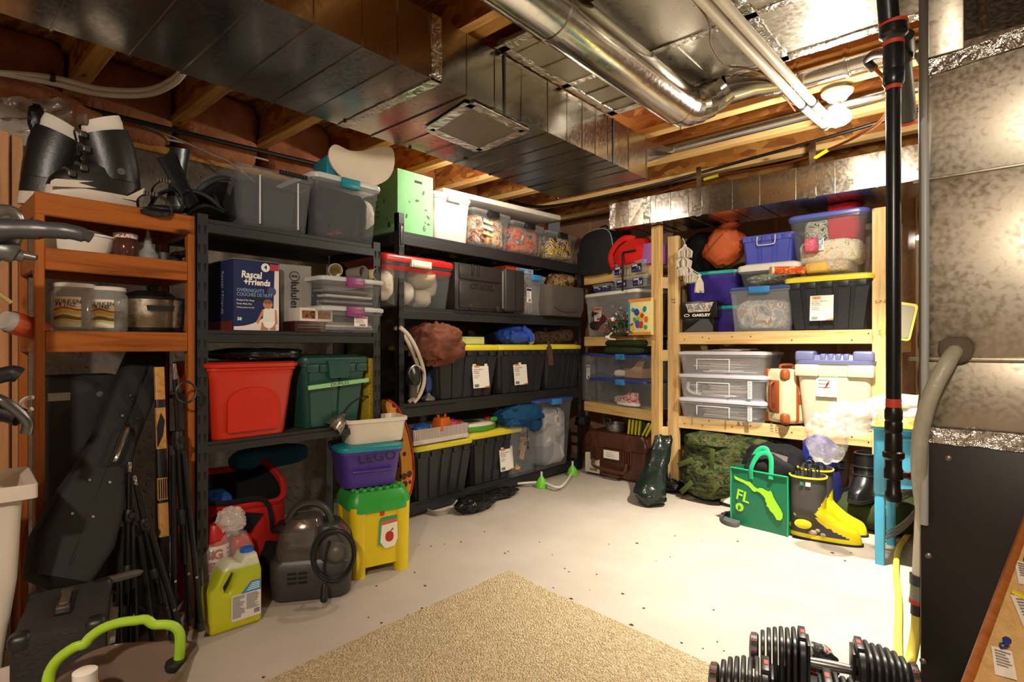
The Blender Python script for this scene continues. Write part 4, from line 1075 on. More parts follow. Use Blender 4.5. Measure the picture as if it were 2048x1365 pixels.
a = W(150, 1075, x=-2.30); b_ = W(285, 735, x=-2.62)
t = thing('guitar_case', 'long black guitar case leaning diagonally under the wooden shelf', 'guitar case')
M, L_ = slab(t, '', a, b_, .2, .1, CASE); t.matrix_basis = M
def gring(w, d, z): return rrect(d, w, .03, z, 3)
MB().loft([gring(.02, .06, -.16), gring(.17, .10, -.14), gring(.23, .11, -.02), gring(.21, .11, .10), gring(.165, .105, .22), gring(.14, .10, .36), gring(.15, .1, .52), gring(.14, .095, L_ + .06), gring(.1, .08, L_ + .10)]).build('shell', CASE, t)
MB().tube(curve([(.056, .0, .24), (.09, .0, .25), (.095, 0, .30), (.095, 0, .33), (.09, 0, .38), (.056, 0, .39)], 5), .007, 8).build('handle', CHR, t)
for (y, z) in ((-.05, .05), (.01, .055), (-.04, .17), (.02, .18), (-.02, .43), (.03, .44), (-.02, .52)):
    MB().lathe([(.006, 0), (.005, .004)], 8, Matrix.Translation((.055, y, z)) @ Matrix.Rotation(PI / 2, 4, 'Y')).build('rivet', CHR, t)
MB().box(-.056, .056, -.002, .002, -.1, L_).build('lid_seam', plain('#0c0c0c', .5), t, 0)
c = W(125, 1000, x=-2.62)
t = thing('black_amp_case', 'tall black case standing at the back left under the wooden shelf', 'case', (-2.60, PO.at(82).y + .14, .0), PI / 2)
MB().box(-.12, .12, 0, .14, .01, 1.02, b=.015).build('case_body', CASE, t)
mb = MB()
for k in range(7): mb.box(-.09 + .009 * k, -.086 + .009 * k, -.003, .0, .93, .955)
mb.box(-.095, -.03, -.0015, 0, .928, .957).build('badge', CHR, t, 0)
MB().lathe([(.011, 0), (.011, .003)], 16, Matrix.Translation((.06, 0, .945)) @ Matrix.Rotation(PI / 2, 4, 'X')).build('emblem', CHR, t)
t = thing('black_gig_bag', 'dark soft instrument bag slumped low behind the light stands', 'bag', W(235, 1110, x=-2.5) * 1, PI / 2)
t.location.z = 0; t.location.x = -2.50
MB().lump((0, 0, .21), (.28, .14, .42), 3, .06, 4, 21, 24, 14).build('bag_body', plain('#191817', .85, 0, .15, 30, .3, 60), t)
MB().tube(curve([(-.1, -.07, .3), (0, -.09, .2), (.1, -.07, .1)], 4), .008, 6).build('zip', plain('#0b0b0b', .5), t)
# recurve bow of banded wood
t = thing('wooden_bow', 'pale wood and black banded archery bow standing among the light stands', 'bow')
a, b_ = W(330, 1150, x=-2.35), W(318, 735, x=-2.44); M, L_ = slab(t, '', a, b_, 0, 0, None); t.matrix_basis = M
BW = wood('#b98a4c', '#97652f', None, .4)
zs_ = [L_ * q for q in (0, .18, .19, .34, .355, .46, .475, .58, .60, .80, .84, 1)]
cols = [1, 0, 0, 1, 0, 1, 1, 1, 0, 1, 0]
for k in range(11):
    w0, w1 = .034, .034
    MB().loft([rrect(.02, w0, .006, zs_[k], 2), rrect(.02, w1, .006, zs_[k + 1], 2)]).build('wood_section' if cols[k] == 0 else 'black_band', BW if cols[k] == 0 else BLACKP, t)
mb = MB()
for k in range(5): mb.box(.010, .0125, -.014 + .007 * k - .0016, -.014 + .007 * k + .0016, zs_[4] + .004, zs_[5] - .004)
mb.build('lamination_stripes', BLACKP, t, 0)['kind'] = 'stuff'
MB().prism([(-.016, zs_[8] + .01), (.002, zs_[8] + .05), (.010, zs_[9] - .05), (-.002, zs_[9] - .02), (-.016, zs_[9] - .07)], .0, .004, Matrix.Rotation(PI / 2, 4, 'Z') @ Matrix.Translation((0, -.0145, 0))).build('dark_inlay', BLACKP, t, 0)


def stand(label, top, foot, closed=True, spread=.04, n=3):
    t = thing('light_stand', label, 'stand', group='folded stands under the wooden shelf')
    M, L_ = slab(t, '', foot, top, 0, 0, None); t.matrix_basis = M
    P_ = plain('#121212', .3, .3)
    MB().tube([(0, 0, L_ * .25), (0, 0, L_ * .74)], .0135, 12).build('lower_tube', P_, t)
    MB().tube([(0, 0, L_ * .7), (0, 0, L_ * .94)], .009, 12).build('upper_tube', P_, t)
    MB().lathe([(.006, L_ * .94), (.009, L_ * .95), (.006, L_ * .962), (.009, L_ * .975), (.008, L_)], 12).build('spigot', CHR, t)
    MB().lathe([(.017, L_ * .68), (.02, L_ * .7), (.017, L_ * .745)], 14).build('clamp_collar', BLACKP, t)
    MB().lathe([(.018, L_ * .40), (.021, L_ * .42), (.018, L_ * .455)], 14).build('leg_collar', BLACKP, t)
    for k in range(n):
        a = 2 * PI * k / n + .6; d = Vector((math.cos(a), math.sin(a), 0))
        lg = MB().tube([d * .02 + Vector((0, 0, L_ * .66)), d * spread + Vector((0, 0, .02))], .0105, 8).build('leg', P_, t)
        MB().tube([d * spread + Vector((0, 0, .0)), d * spread * .98 + Vector((0, 0, .03))], .0135, 8).build('rubber_foot', BLACKP, lg)
        MB().lathe([(.005, -.012), (.005, .012)], 8, Matrix.Translation(d * (spread * .8) + Vector((0, 0, L_ * .2))) @ Matrix.Rotation(PI / 2, 4, 'Y')).build('bolt', CHR, lg)
        MB().tube([d * .02 + Vector((0, 0, L_ * .42)), d * (spread * .72) + Vector((0, 0, L_ * .25))], .005, 6).build('brace', P_, t)
    k_ = MB().lathe([(.008, 0), (.012, .012), (.010, .02)], 10, Matrix.Translation((.018, 0, L_ * .715)) @ Matrix.Rotation(PI / 2, 4, 'Y')).build('clamp_knob', BLACKP, t)
    return t


stand('tallest folded black light stand, against the right post of the wooden shelf', W(348, 728, x=-2.36), W(378, 1262, x=-2.30), spread=.05)
stand('slanting folded black light stand with a bright metal tip', W(268, 952, x=-2.33), W(342, 1292, x=-2.22), spread=.05)
stand('thin upright black stand left of the slanting stand', W(259, 925, x=-2.36), W(254, 1310, x=-2.26), spread=.03)
t = thing('ring_bracket', 'black ring bracket hung on the tall light stand', 'bracket', W(372, 785, x=-2.33), PI / 2)
MB().tube(curve([(.035 * math.cos(2 * PI * k / 12), 0, .04 * math.sin(2 * PI * k / 12)) for k in range(12)], 3, True), .0045, 8, True).build('ring', BLACKP, t)
MB().tube([(-.035, 0, 0), (-.055, 0, .0)], .007, 8).build('clamp', BLACKP, t)
t = thing('pedal_board_stand', 'thin grey-topped stand pole in front of the amplifier', 'stand', W(240, 1300, x=-2.1)); t.location.z = 0
tz = W(240, 1160, x=-2.1).z
MB().tube([(0, 0, .0), (0, 0, tz)], .006, 8).build('pole', plain('#151515', .3, .3), t)
MB().loft([ellipse(.015, .06, tz, 16), ellipse(.018, .065, tz + .01, 16), ellipse(.008, .05, tz + .018, 16)]).build('top_plate', plain('#5a544e', .35, .4), t)
MB().lathe([(.06, 0), (.055, .008), (.01, .012)], 16).build('base', BLACKP, t)

# guitar amplifier
am0, am1 = W(60, 1262, t=1.42), W(195, 1235, t=1.53)
t = thing('guitar_amplifier', 'black carpet-covered guitar amplifier with a strap handle on the floor', 'amplifier')
ax_ = W(78, 1180, t=1.78); rzz = 1.15
AW, AD, AH = .19, .32, .42
ctr = EYE + FW * 1.53 - RT * 1.225; t.location = (ctr.x, ctr.y, 0); t.rotation_euler = (0, 0, 1.31)
AMP = plain('#1d1a18', .8, 0, .25, 60, .5, 150)
MB().box(-AW / 2, AW / 2, -AD / 2, AD / 2, .012, AH, b=.022, seg=3).build('cabinet', AMP, t)
MB().box(-.018, .018, -.075, .075, AH - .002, AH + .012, b=.005).build('handle_base', BLACKP, t)
hd = MB().box(-.011, .011, -.055, .055, AH + .012, AH + .026, b=.005).build('strap_handle', plain('#4b4038', .5), t)
for y in (-.062, .062): MB().box(-.015, .015, y - .012, y + .012, AH + .008, AH + .022, b=.004).build('handle_cap', plain('#6b6258', .3, .7), t)
for sx in (-1, 1):
    for sy in (-1, 1):
        MB().box(sx * (AW / 2 - .02) - .024, sx * (AW / 2 - .02) + .024, sy * (AD / 2 - .02) - .024, sy * (AD / 2 - .02) + .024, AH - .04, AH + .004, b=.016, seg=3).build('corner_guard', BLACKP, t)
    MB().lathe([(.012, 0), (.010, .012)], 10, Matrix.Translation((sx * .06, -.11, 0))).build('foot', BLACKP, t)
MB().box(AW / 2 - .001, AW / 2 + .005, -.13, .13, AH - .12, AH - .04, b=.002).build('control_panel', plain('#4d453b', .4, .5), t)
for k in range(6): MB().lathe([(.011, 0), (.009, .016)], 12, Matrix.Translation((AW / 2 + .004, -.11 + .04 * k, AH - .08)) @ Matrix.Rotation(PI / 2, 4, 'Y')).build('control_knob', plain('#8d867c', .3, .6), t)
MB().box(AW / 2 - .001, AW / 2 + .003, -.14, .14, .04, AH - .13).build('speaker_grille', plain('#121110', .9, 0, .2, 90, .5, 250), t, 0)

# white utility tub at the far left
c = W(20, 1360, t=1.33)
t = thing('white_utility_bin', 'tall off-white open plastic bin at the lower left edge', 'bin'); cr = W(77, 970, t=1.50); cl = W(58, 893, t=1.72)
ex = (cr - cl); ex.z = 0; 
t.location = (cr.x, cr.y, 0); t.rotation_euler = (0, 0, math.atan2(ex.y, ex.x) + PI / 2)
zt_ = cr.z; w_b, d_b = .30, ex.length
def ub(w, d, r, z, k=.0): return rrect(w, d, r, z, 4, -w_b / 2, d_b / 2 * 1)
MB().loft([ub(w_b - .16, d_b - .14, .02, .0), ub(w_b - .13, d_b - .11, .02, .30), ub(w_b - .08, d_b - .07, .025, .50), ub(w_b - .06, d_b - .05, .025, zt_ - .05), ub(w_b - .05, d_b - .045, .02, zt_ - .035), ub(w_b, d_b, .015, zt_ - .035), ub(w_b, d_b, .015, zt_), ub(w_b - .008, d_b - .008, .015, zt_ + .003), ub(w_b - .05, d_b - .05, .02, zt_ - .006), ub(w_b - .06, d_b - .06, .02, zt_ - .05), ub(w_b - .18, d_b - .16, .02, .05)]).build('tub', plain('#c9c0b2', .4, 0, .05), t, 30)
MB().box(-w_b + .05, -.05, .02, .035, .02, .28, b=.006).build('lower_panel', plain('#c9c0b2', .4, 0, .05), t)

# exercise bike parts reaching in at the left edge
t = thing('exercise_bike', 'dark grey and silver bike with a long saddle entering at the left edge', 'bike')
SG = plain('#3a3a3c', .35, 0, .1)
pts = [W(-60, 462, t=1.42), W(20, 459, t=1.45), W(90, 460, t=1.48), W(140, 464, t=1.5), W(172, 472, t=1.52), W(184, 477, t=1.53)]
MB().tube(curve(pts, 5), [.03] * 5 + [.026] * 5 + [.022] * 5 + [.02] * 5 + [.015] * 5 + [.006], 12, flat=.8).build('saddle', SG, t)
MB().tube(curve([W(-40, 440, t=1.44), W(10, 425, t=1.48), W(30, 440, t=1.5), W(22, 480, t=1.5), W(-30, 520, t=1.46)], 5), .022, 12).build('seat_clamp', plain('#8d8a86', .3, .8), t)
MB().tube(curve([W(-60, 500, t=1.45), W(5, 500, t=1.47), W(35, 510, t=1.49), W(50, 515, t=1.5)], 5), [.035] * 5 + [.028] * 5 + [.016] * 5 + [.008], 12, flat=.6).build('arm_rest', plain('#5b5a58', .35, .4), t)
MB().tube([W(48, 511, t=1.5), W(74, 516, t=1.51)], [.011, .008], 10).build('lever', plain('#6a6866', .35, .5), t)
MB().tube(curve([W(-50, 765, t=1.4), W(0, 752, t=1.44), W(25, 747, t=1.46), W(40, 752, t=1.47)], 4), [.020] * 8 + [.021] * 4 + [.018], 12).build('handlebar_grip', BLACKP, t)
MB().tube(curve([W(-40, 790, t=1.45), W(0, 800, t=1.46), W(30, 820, t=1.48), W(55, 845, t=1.5), W(52, 868, t=1.5)], 5), .014, 10).build('brake_lever', plain('#6b6a68', .25, .8), t)
MB().tube(curve([W(-60, 840, t=1.47), W(0, 825, t=1.49), W(40, 835, t=1.5)], 4), .026, 10).build('frame_tube', BLACKP, t)
MB().tube(curve([W(66, 795, t=1.62), W(52, 798, t=1.62), W(43, 806, t=1.62), W(46, 817, t=1.62), W(58, 820, t=1.62), W(64, 818, t=1.62)], 4), .006, 8).build('white_ring', plain('#c9c3b8', .4), t)
MB().tube([W(-60, 575, t=1.42), W(0, 590, t=1.46), W(22, 606, t=1.48)], .006, 8).build('cable', plain('#a08a4c', .5), t)
MB().tube([W(-70, 430, t=1.42), W(-70, 900, t=1.42)], .03, 12).build('frame_post', BLACKP, t)

# steam mop / caddy: lime green handled basket at the bottom left
t = thing('cleaning_bucket', 'smoky plastic bucket with a lime green carry handle at the bottom left', 'bucket')
HG = plain('#8fb52a', .35)
hp_ = [(95, 1372), (100, 1345), (118, 1318), (150, 1295), (168, 1290), (180, 1276), (205, 1258), (240, 1246), (272, 1242), (292, 1240), (308, 1250), (330, 1250), (348, 1254), (359, 1268), (360, 1300), (356, 1340)]
tt_ = [1.02 + .006 * k for k in range(len(hp_))]
MB().tube(curve([W(u, v_, t=q_) for (u, v_), q_ in zip(hp_, tt_)], 3), .0085, 10, flat=1.15).build('carry_handle', HG, t)
bc = W(240, 1450, t=1.05)
def bk(rx, ry, z): return [Vector((bc.x + p.x, bc.y + p.y, z)) for p in [Matrix.Rotation(YAW + .1, 3, 'Z') @ q_ for q_ in rrect(rx, ry, .06, 0, 5)]]
zr = W(250, 1330, t=1.08).z
MB().loft([bk(.16, .18, .12), bk(.19, .20, zr - .06), bk(.215, .22, zr - .01), bk(.225, .23, zr), bk(.20, .205, zr - .004), bk(.185, .19, zr - .03), bk(.14, .15, .16)]).build('tub', plain('#6b5a4e', .2, 0, .1, 8, 0, 60, .8), t)
MB().lathe([(.018, 0), (.02, .01), (.018, .016)], 14, Matrix.Translation(W(352, 1338, t=1.10))).build('handle_pivot', BLACKP, t)
cpt = W(170, 1362, t=1.03)
t2 = thing('spray_bottle', 'bottle with a white cap and yellow collar standing in the bucket', 'bottle', (cpt.x, cpt.y, .17))
MB().lathe([(.03, 0), (.032, .1), (.03, cpt.z - .25), (.014, cpt.z - .2)], 18).build('bottle', plain('#d9d4c8', .4), t2)
MB().lathe([(.02, cpt.z - .2), (.021, cpt.z - .178), (.018, cpt.z - .172)], 18).build('collar', plain('#e0a92a', .4), t2)
MB().lathe([(.019, cpt.z - .178), (.0195, cpt.z - .152), (.016, cpt.z - .15)], 18).build('cap', plain('#ded8cf', .4), t2)

# ================================================================== LEFT STEEL RACK
PUR = plastic('#8c3f78', .35); TEAL = plastic('#1f8796', .35); BLU = plastic('#3a86c9', .35)
DARKC = cloth('#26262a'); 
# top
loc, rz, w, h = fitp(PL, 474, 634, 345, ZL[0], off=-.02)
tote('clear_tote', 'clear tote with a black ridged handle, leftmost on top of the left rack', loc + Vector((0, 0, .001)), rz, w * 1.0, .40, h * 1.04, CLR, CLR, None, 0, .90, lid_h=.012, r=.03)
t = bpy.data.objects['clear_tote']
mb = MB(); mb.box(-.0, .13, -.012, .006, h * .98, h * 1.05, b=.003)
for k in range(12): mb.box(.004 + .0105 * k, .0095 + .0105 * k, -.015, -.012, h * .985, h * 1.04)
mb.build('handle', BLACKP, t)
for sx in (-.22, .26): MB().box(sx * w - .003, sx * w + .003, .008, .016, .01, h * .9, b=.002).build('edge_rib', CLRL, t)
fabric('dark_clothes', 'dark folded clothes inside the clear tote with the black ridged handle', 'clothes', inside(loc, rz, 0, .19, .012), (w * .82, .33, h * .78), plain('#1b1b1f', .8, 0, .5, 5, .5, 10), 31, 6, .07, 7)
loc, rz, w, h = fitp(PL, 628, 766, 362, ZL[0], off=-.02)
t = tote('clear_tote', 'clear tote with a white lid and teal latch under the white seat', loc + Vector((0, 0, .001)), rz, w, .40, h + .02, CLR, CLRL, TEAL, 0, .90, lid_h=.03, r=.03, latch_w=.10)
fabric('dark_jacket', 'dark jacket with a red patch inside the teal-latched clear tote', 'clothes', inside(loc, rz, -.01, .19, .012), (w * .82, .3, h * .82), patches('jacket', [(0, '#17181d'), (.55, '#26272e'), (.63, '#8c2a22'), (.68, '#1b1c22')], 5), 33, 6, .07, 7)
fabric('white_fleece', 'white fleece stuffed beside the dark jacket in the clear tote', 'clothes', inside(loc, rz, w * .33, .2, .1), (w * .2, .28, h * .6), cloth('#cfc8bc', .1, .8, 60), 34)
c = PL.at(697, 365, .14); zt_ = loc.z + h + .026
t = thing('child_booster_seat', 'white curved child seat with a teal base on the teal-latched tote', 'seat', (c.x, c.y, zt_), PI / 2 - .15)
w_s = .30
c = PL.at(697, 365, .03)
po = [(636, 305), (638, 292), (646, 286), (658, 288), (680, 297), (705, 298), (730, 294), (745, 296), (753, 305), (757, 325), (756, 345), (748, 360), (730, 367), (710, 365), (690, 357), (670, 347), (652, 332), (641, 318)]
po = [PL.at(u, v_, .03) - c for u, v_ in po]; po = [(p.x, p.z) for p in curve([(p.y, 0, p.z) for p in po], 3, True)]
mb = plate(po, None, .014, .005)
bmesh.ops.subdivide_edges(mb.bm, edges=[e for e in mb.bm.edges if e.calc_length() > .05], cuts=3)
for v_ in mb.bm.verts: v_.co.y += -.9 * v_.co.x ** 2 * 1.6 - .3 * (v_.co.z - .1)
mb.build('seat_back', plain('#e6d6c0', .4), t, 60, loc=Vector((0, -.11, c.z - zt_)))
MB().box(-.14, .14, -.06, .12, 0.001, .12, b=.012).build('seat_base', TEAL, t)
# shelf 2: diaper box
loc, rz, w, h = fitp(PL, 468, 557, 522, ZL[1], off=.03)
t = thing('diaper_box', 'navy and white diaper carton with a baby photo on the left rack', 'box', loc, rz)
NAVY = card('#232c55'); bw, bh, bdp = w * 1.02, h * 1.0, .30
MB().box(-bw / 2, bw / 2, 0, bdp, 0, bh, b=.003).build('carton', NAVY, t)
F_ = lambda nm, poly, col, y=-.0008: MB().prism(poly, y, .0005).build(nm, plain(col, .6), t, 0)
F_('white_side_band', [(bw * .36, bh * .02), (bw * .498, bh * .02), (bw * .498, bh * .93), (bw * .40, bh * .93)], '#d8d3cf')
F_('white_swoosh', [(-bw * .495, bh * .01)] + [(bw * (-.495 + .99 * k / 10), bh * (.06 + .34 * (k / 10) ** 2.2)) for k in range(0, 11)] + [(bw * .495, bh * .01)], '#e2dcd4', -.001)
text(t, 'Rascal', bh * .135, WHITE, (-bw * .12, -.0016, bh * .79), bold=.0012, sx=.85, shear=.1); text(t, '+Friends', bh * .125, WHITE, (bw * .0, -.0016, bh * .69), bold=.0012, sx=.85, shear=.1)
text(t, 'OVERNIGHTS', bh * .07, plain('#8fb0cf', .6), (-bw * .44, -.0016, bh * .57), align='LEFT', sx=.9); text(t, 'COUCHES DE NUIT', bh * .07, plain('#8fb0cf', .6), (-bw * .44, -.0016, bh * .51), align='LEFT', sx=.82)
for k, tx in enumerate(('Designed for Sleep', 'Keeps Baby Dry', 'Conçu pour la nuit')): text(t, tx, bh * .032, WHITE, (-bw * .44, -.0016, bh * (.43 - .05 * k)), align='LEFT')
text(t, '58', bh * .06, WHITE, (-bw * .38, -.0016, bh * .165), bold=.0006)
F_('size_disc', [(bw * .19 + .019 * math.cos(a), bh * .915 + .019 * math.sin(a)) for a in [2 * PI * k / 20 for k in range(20)]], '#e9e5de', -.0012); text(t, '4', .027, INK, (bw * .19, -.002, bh * .915), bold=.0005)
F_('red_flag', [(bw * .29, bh * .88), (bw * .49, bh * .88), (bw * .49, bh * .97), (bw * .29, bh * .97)], '#a52a38', -.0014)
F_('round_seal', [(bw * .33 + .02 * math.cos(a), bh * .575 + .02 * math.sin(a)) for a in [2 * PI * k / 20 for k in range(20)]], '#39466f', -.0014)
F_('carry_slot', [(-bw * .16, bh * .435), (bw * .14, bh * .435), (bw * .16, bh * .455), (bw * .14, bh * .475), (-bw * .16, bh * .475)], '#0d0d12', -.0016)
SK = '#b9805c'
el_ = lambda cx, cz, rx, rz_: [(bw * cx + bw * rx * math.cos(2 * PI * k / 18), bh * cz + bh * rz_ * math.sin(2 * PI * k / 18)) for k in range(18)]
F_('baby_legs_print', [(bw * .10, bh * .13), (bw * .42, bh * .13), (bw * .42, bh * .015), (bw * .30, bh * .015), (bw * .27, bh * .08), (bw * .24, bh * .015), (bw * .08, bh * .015)], SK, -.0018)
F_('baby_arms_print', [(bw * -.02, bh * .13), (bw * .02, bh * .10), (bw * .14, bh * .25), (bw * .38, bh * .27), (bw * .42, bh * .1), (bw * .47, bh * .11), (bw * .44, bh * .31), (bw * .12, bh * .31)], SK, -.002)
F_('baby_shirt_print', [(bw * .13, bh * .12), (bw * .40, bh * .12), (bw * .40, bh * .32), (bw * .33, bh * .335), (bw * .2, bh * .335), (bw * .14, bh * .31)], '#e3ded9', -.0022)
F_('diaper_print', [(bw * .12, bh * .135), (bw * .41, bh * .135), (bw * .36, bh * .07), (bw * .30, bh * .045), (bw * .22, bh * .045), (bw * .16, bh * .07)], '#f0ece6', -.0024)
F_('baby_head_print', el_(.24, .39, .11, .068), SK, -.0026)
F_('baby_hair_print', [(bw * .24 + bw * .112 * math.cos(a), bh * .40 + bh * .062 * math.sin(a)) for a in [PI * k / 10 for k in range(11)]], '#7d5236', -.0028)
for k, ex_ in enumerate((.20, .27)): F_('eye_print', el_(ex_, .39, .012, .006), '#2b1d16', -.003)
F_('mouth_print', el_(.23, .352, .025, .005), '#8f4a3c', -.003)
sd_ = text(t, 'Rascal +Friends', bh * .115, plain('#9fa0a8', .6), (-bw / 2 - .0008, bdp * .38, bh * .55), rot=(PI / 2, PI / 2, -PI / 2), sx=.85)
MB().box(-bw / 2 - .001, -bw / 2, .01, bdp - .01, .0, bh * .14).build('side_red_band', plain('#7c2a26', .6), t, 0)
MB().box(-bw / 2, bw / 2, .01, bdp - .02, bh, bh + .004).build('torn_flap', card('#8c7c6a'), t, 0)
# grey shopping bag
loc, rz, w, h = fitp(PL, 560, 622, 530, ZL[1], off=.10)
t = thing('grey_shopping_bag', 'tall grey paper shopping bag behind the diaper carton with dark lettering', 'bag', loc, rz - .2)
MB().loft([rrect(w * .9, .12, .006, .001, 1, 0, .06), rrect(w, .12, .006, h * .5, 1, 0, .06), rrect(w, .10, .006, h, 1, 0, .06), rrect(w - .006, .094, .006, h, 1, 0, .06), rrect(w - .01, .1, .006, h * .1, 1, 0, .06)]).build('bag_body', plain('#8b8782', .6, 0, .1, 6, .5, 8), t, 30)
text(t, 'lululemon', h * .16, INK, (-w * .05, -.004, h * .42), rot=(PI / 2, PI / 2, 0), sx=1.05, bold=.0006)
mk = MB().tube(curve([(.022 * math.cos(2 * PI * k / 16) - w * .05, -.004, h * .83 + .022 * math.sin(2 * PI * k / 16)) for k in range(16)], 2, True), .0016, 6, True).build('round_logo', INK, t)
MB().tube(curve([(-w * .05 - .012, -.004, h * .815), (-w * .05 - .008, -.004, h * .842), (-w * .05, -.004, h * .825), (-w * .05 + .008, -.004, h * .842), (-w * .05 + .012, -.004, h * .815)], 3), .0022, 6).build('logo_mark', INK, t)
c = PL.at(616, 660, .16); fabric('crumpled_black_bag', 'crumpled black plastic bag beside the grey shopping bag', 'bag', (c.x + .06, c.y + .03, ZL[1]), (.12, .10, .20), plain('#151516', .35, 0, .1, 8, .5, 20), 41, 2.2, .2, 5)
# photo box and dark case
loc, rz, w, h = fitp(PL, 590, 652, 643, ZL[1], off=.0)
t = thing('dark_red_case', 'flat dark red case with silver trim under the photo-print box', 'case', loc, rz)
MB().box(-w / 2, w / 2, 0, .16, 0, h, b=.004).build('case_body', plain('#3a1719', .4), t)
for z in (h * .4, h * .62): MB().box(-w * .42, w * .42, -.0015, .002, z, z + .003).build('silver_trim', CHR, t, 0)
loc2, rz, w, h2 = fitp(PL, 600, 665, 617, loc.z + h, off=.0)
t = thing('photo_print_box', 'small white box printed with two family snapshots', 'box', loc2, rz)
MB().box(-w / 2, w / 2, 0, .13, 0, h2, b=.002).build('carton', card('#d9cfc0'), t)
m = patches('snapshots', [(0, '#3a2a20'), (.42, '#7c5a3a'), (.5, '#a8453a'), (.56, '#4a6a44'), (.64, '#2a211c')], 60, .6, 0)
for sx in (-.24, .24): MB().box(sx * w - w * .2, sx * w + w * .2, -.0012, .0, h2 * .2, h2 * .8).build('snapshot', m, t, 0)
# two purple-latched clear bins and tumblers
prev = None
for k, (vt, vb, lab) in enumerate(((612, 668, 'lower clear bin with purple latch and barcode label, on the left rack'), (554, 612, 'upper clear bin with purple latch carrying the tumblers'))):
    z0 = ZL[1] + .001 if k == 0 else prev
    loc, rz, w, h = fitp(PL, 642, 772, vt, z0, off=-.05)
    t = tote('latched_clear_bin', lab, loc, rz, w, .36, h, CLR, CLRL, PUR, 0, .93, 'purple-latched clear bins', .022, .025, latch_w=.095)
    prev = z0 + h + .001
    if k == 0: small_label(t, w * .12, h * .42, .075, .05, .016, '#b87a92')
    for q_ in range(3): o_ = tag(MB().box(-w * .38 + .01 * q_, w * .38, .05, .3, 0, .012, b=.002).build('paper_pad', plain('#b9b2ab' if q_ % 2 else '#77706c', .7)), ('%s of the papers stacked in the %s purple-latched bin' % (('bottom sheaf', 'middle sheaf', 'top sheaf')[q_], ('lower', 'upper')[k])), 'papers', 'papers in the purple-latched bins'); o_.location = loc + Vector((0, 0, .012 + .0125 * q_ * (1 + 1.2 * k))); o_.rotation_euler = (0, 0, rz + .05 * q_)
zt_ = prev
def tumbler(label, u, v_, off, rz, L_, r, m):
    c = PL.at(u, v_, off); t = thing('tumbler', label, 'cup', (c.x, c.y, zt_ + r + .001), group='tumblers lying on the clear bins'); t.rotation_euler = (PI / 2, 0, rz)
    MB().lathe([(r * .78, -L_ / 2), (r * .8, -L_ / 2 + .004), (r, L_ / 2), (r * .94, L_ / 2), (r * .75, -L_ / 2 + .01)], 24).build('cup', m, t)
    return t
CREAM = plain('#ddd0a8', .4); 
tumbler('longest cream tumbler lying on the upper clear bin, mouth forward', 670, 545, .10, PI / 2 - .5, .15, .033, CREAM)
tumbler('smoky clear tumbler lying between the two cream ones', 713, 550, .05, PI / 2 + .2, .10, .033, plain('#9a9288', .1, 0, 0, 6, 0, 60, .75))
tumbler('cream tumbler at the right end of the upper clear bin', 740, 550, .05, PI / 2 + .2, .10, .031, CREAM)
# shelf 3: red tote, green tote
loc, rz, w, h = fitp(PL, 414, 601, 733, ZL[2], off=-.03)
REDP = plastic('#c22a16', .35)
t = tote('red_tote', 'bright red tote with an arched end panel on the left rack', loc + Vector((0, 0, .001)), rz, w, .42, h, REDP, None, None, 0, .84, r=.04, panel=REDP, open_in=1)
MB().loft([rrect(w + .006, .426, .05, h - .004, 4, 0, .21), rrect(w + .012, .432, .05, h + .01, 4, 0, .21), rrect(w - .02, .40, .05, h + .018, 4, 0, .21), rrect(w - .1, .32, .05, h + .014, 4, 0, .21)]).build('lid', REDP, t)
c = PL.at(515, 720, .2); fabric('black_bin_liner', 'flat crumpled black plastic bag lying over the red tote', 'bag', (c.x, c.y, loc.z + h + .02), (.36, .36, .055), plain('#131314', .3, 0, .1, 8, .6, 16), 44, 3, .16, 5, 0)
loc, rz, w, h = fitp(PL, 604, 742, 711, ZL[2], off=.0)
GRN = plastic('#1e4a42', .4)
t = tote('green_tote', 'dark green tote with a strip of tape across its end', loc + Vector((0, 0, .001)), rz, w * .98, .42, h, GRN, GRN, None, 2, .84, lid_h=.035, r=.03)
MB().prism([(-.05, h * .68), (.05, h * .68), (.06, h * .92), (-.06, h * .92)], -.012, .03).build('end_handle', GRN, t)
tp = MB().box(-w * .44, w * .44, -.001, .001, -.010, .010).build('masking_tape', plain('#8fc98a', .7), t, 0); tp.location = (.0, -.014, h * .60); tp.rotation_euler = (-.05, -.07, 0)
text(tp, 'DUPLO', .02, INK, (0, -.0016, 0), sx=1.5)
c = PL.at(744, 780, .02); t = thing('yellow_mesh_panel', 'yellow perforated panel standing edge-on beside the green tote', 'panel', (c.x, c.y, ZL[2]), PI / 2)
z1_ = PL.at(744, 717, .02).z - ZL[2]
MB().box(-.018, .018, 0, .28, 0, z1_, b=.006).build('panel', spotted('yellow_mesh', '#a8921c', '#5f5010', 90, .25), t)
mb = MB()
for k in range(26): mb.box(.015, .021, -.002, .003, .006 + (z1_ - .01) * k / 26, .010 + (z1_ - .01) * k / 26)
mb.build('edge_teeth', plain('#c4ad2a', .5), t, 0)['kind'] = 'stuff'

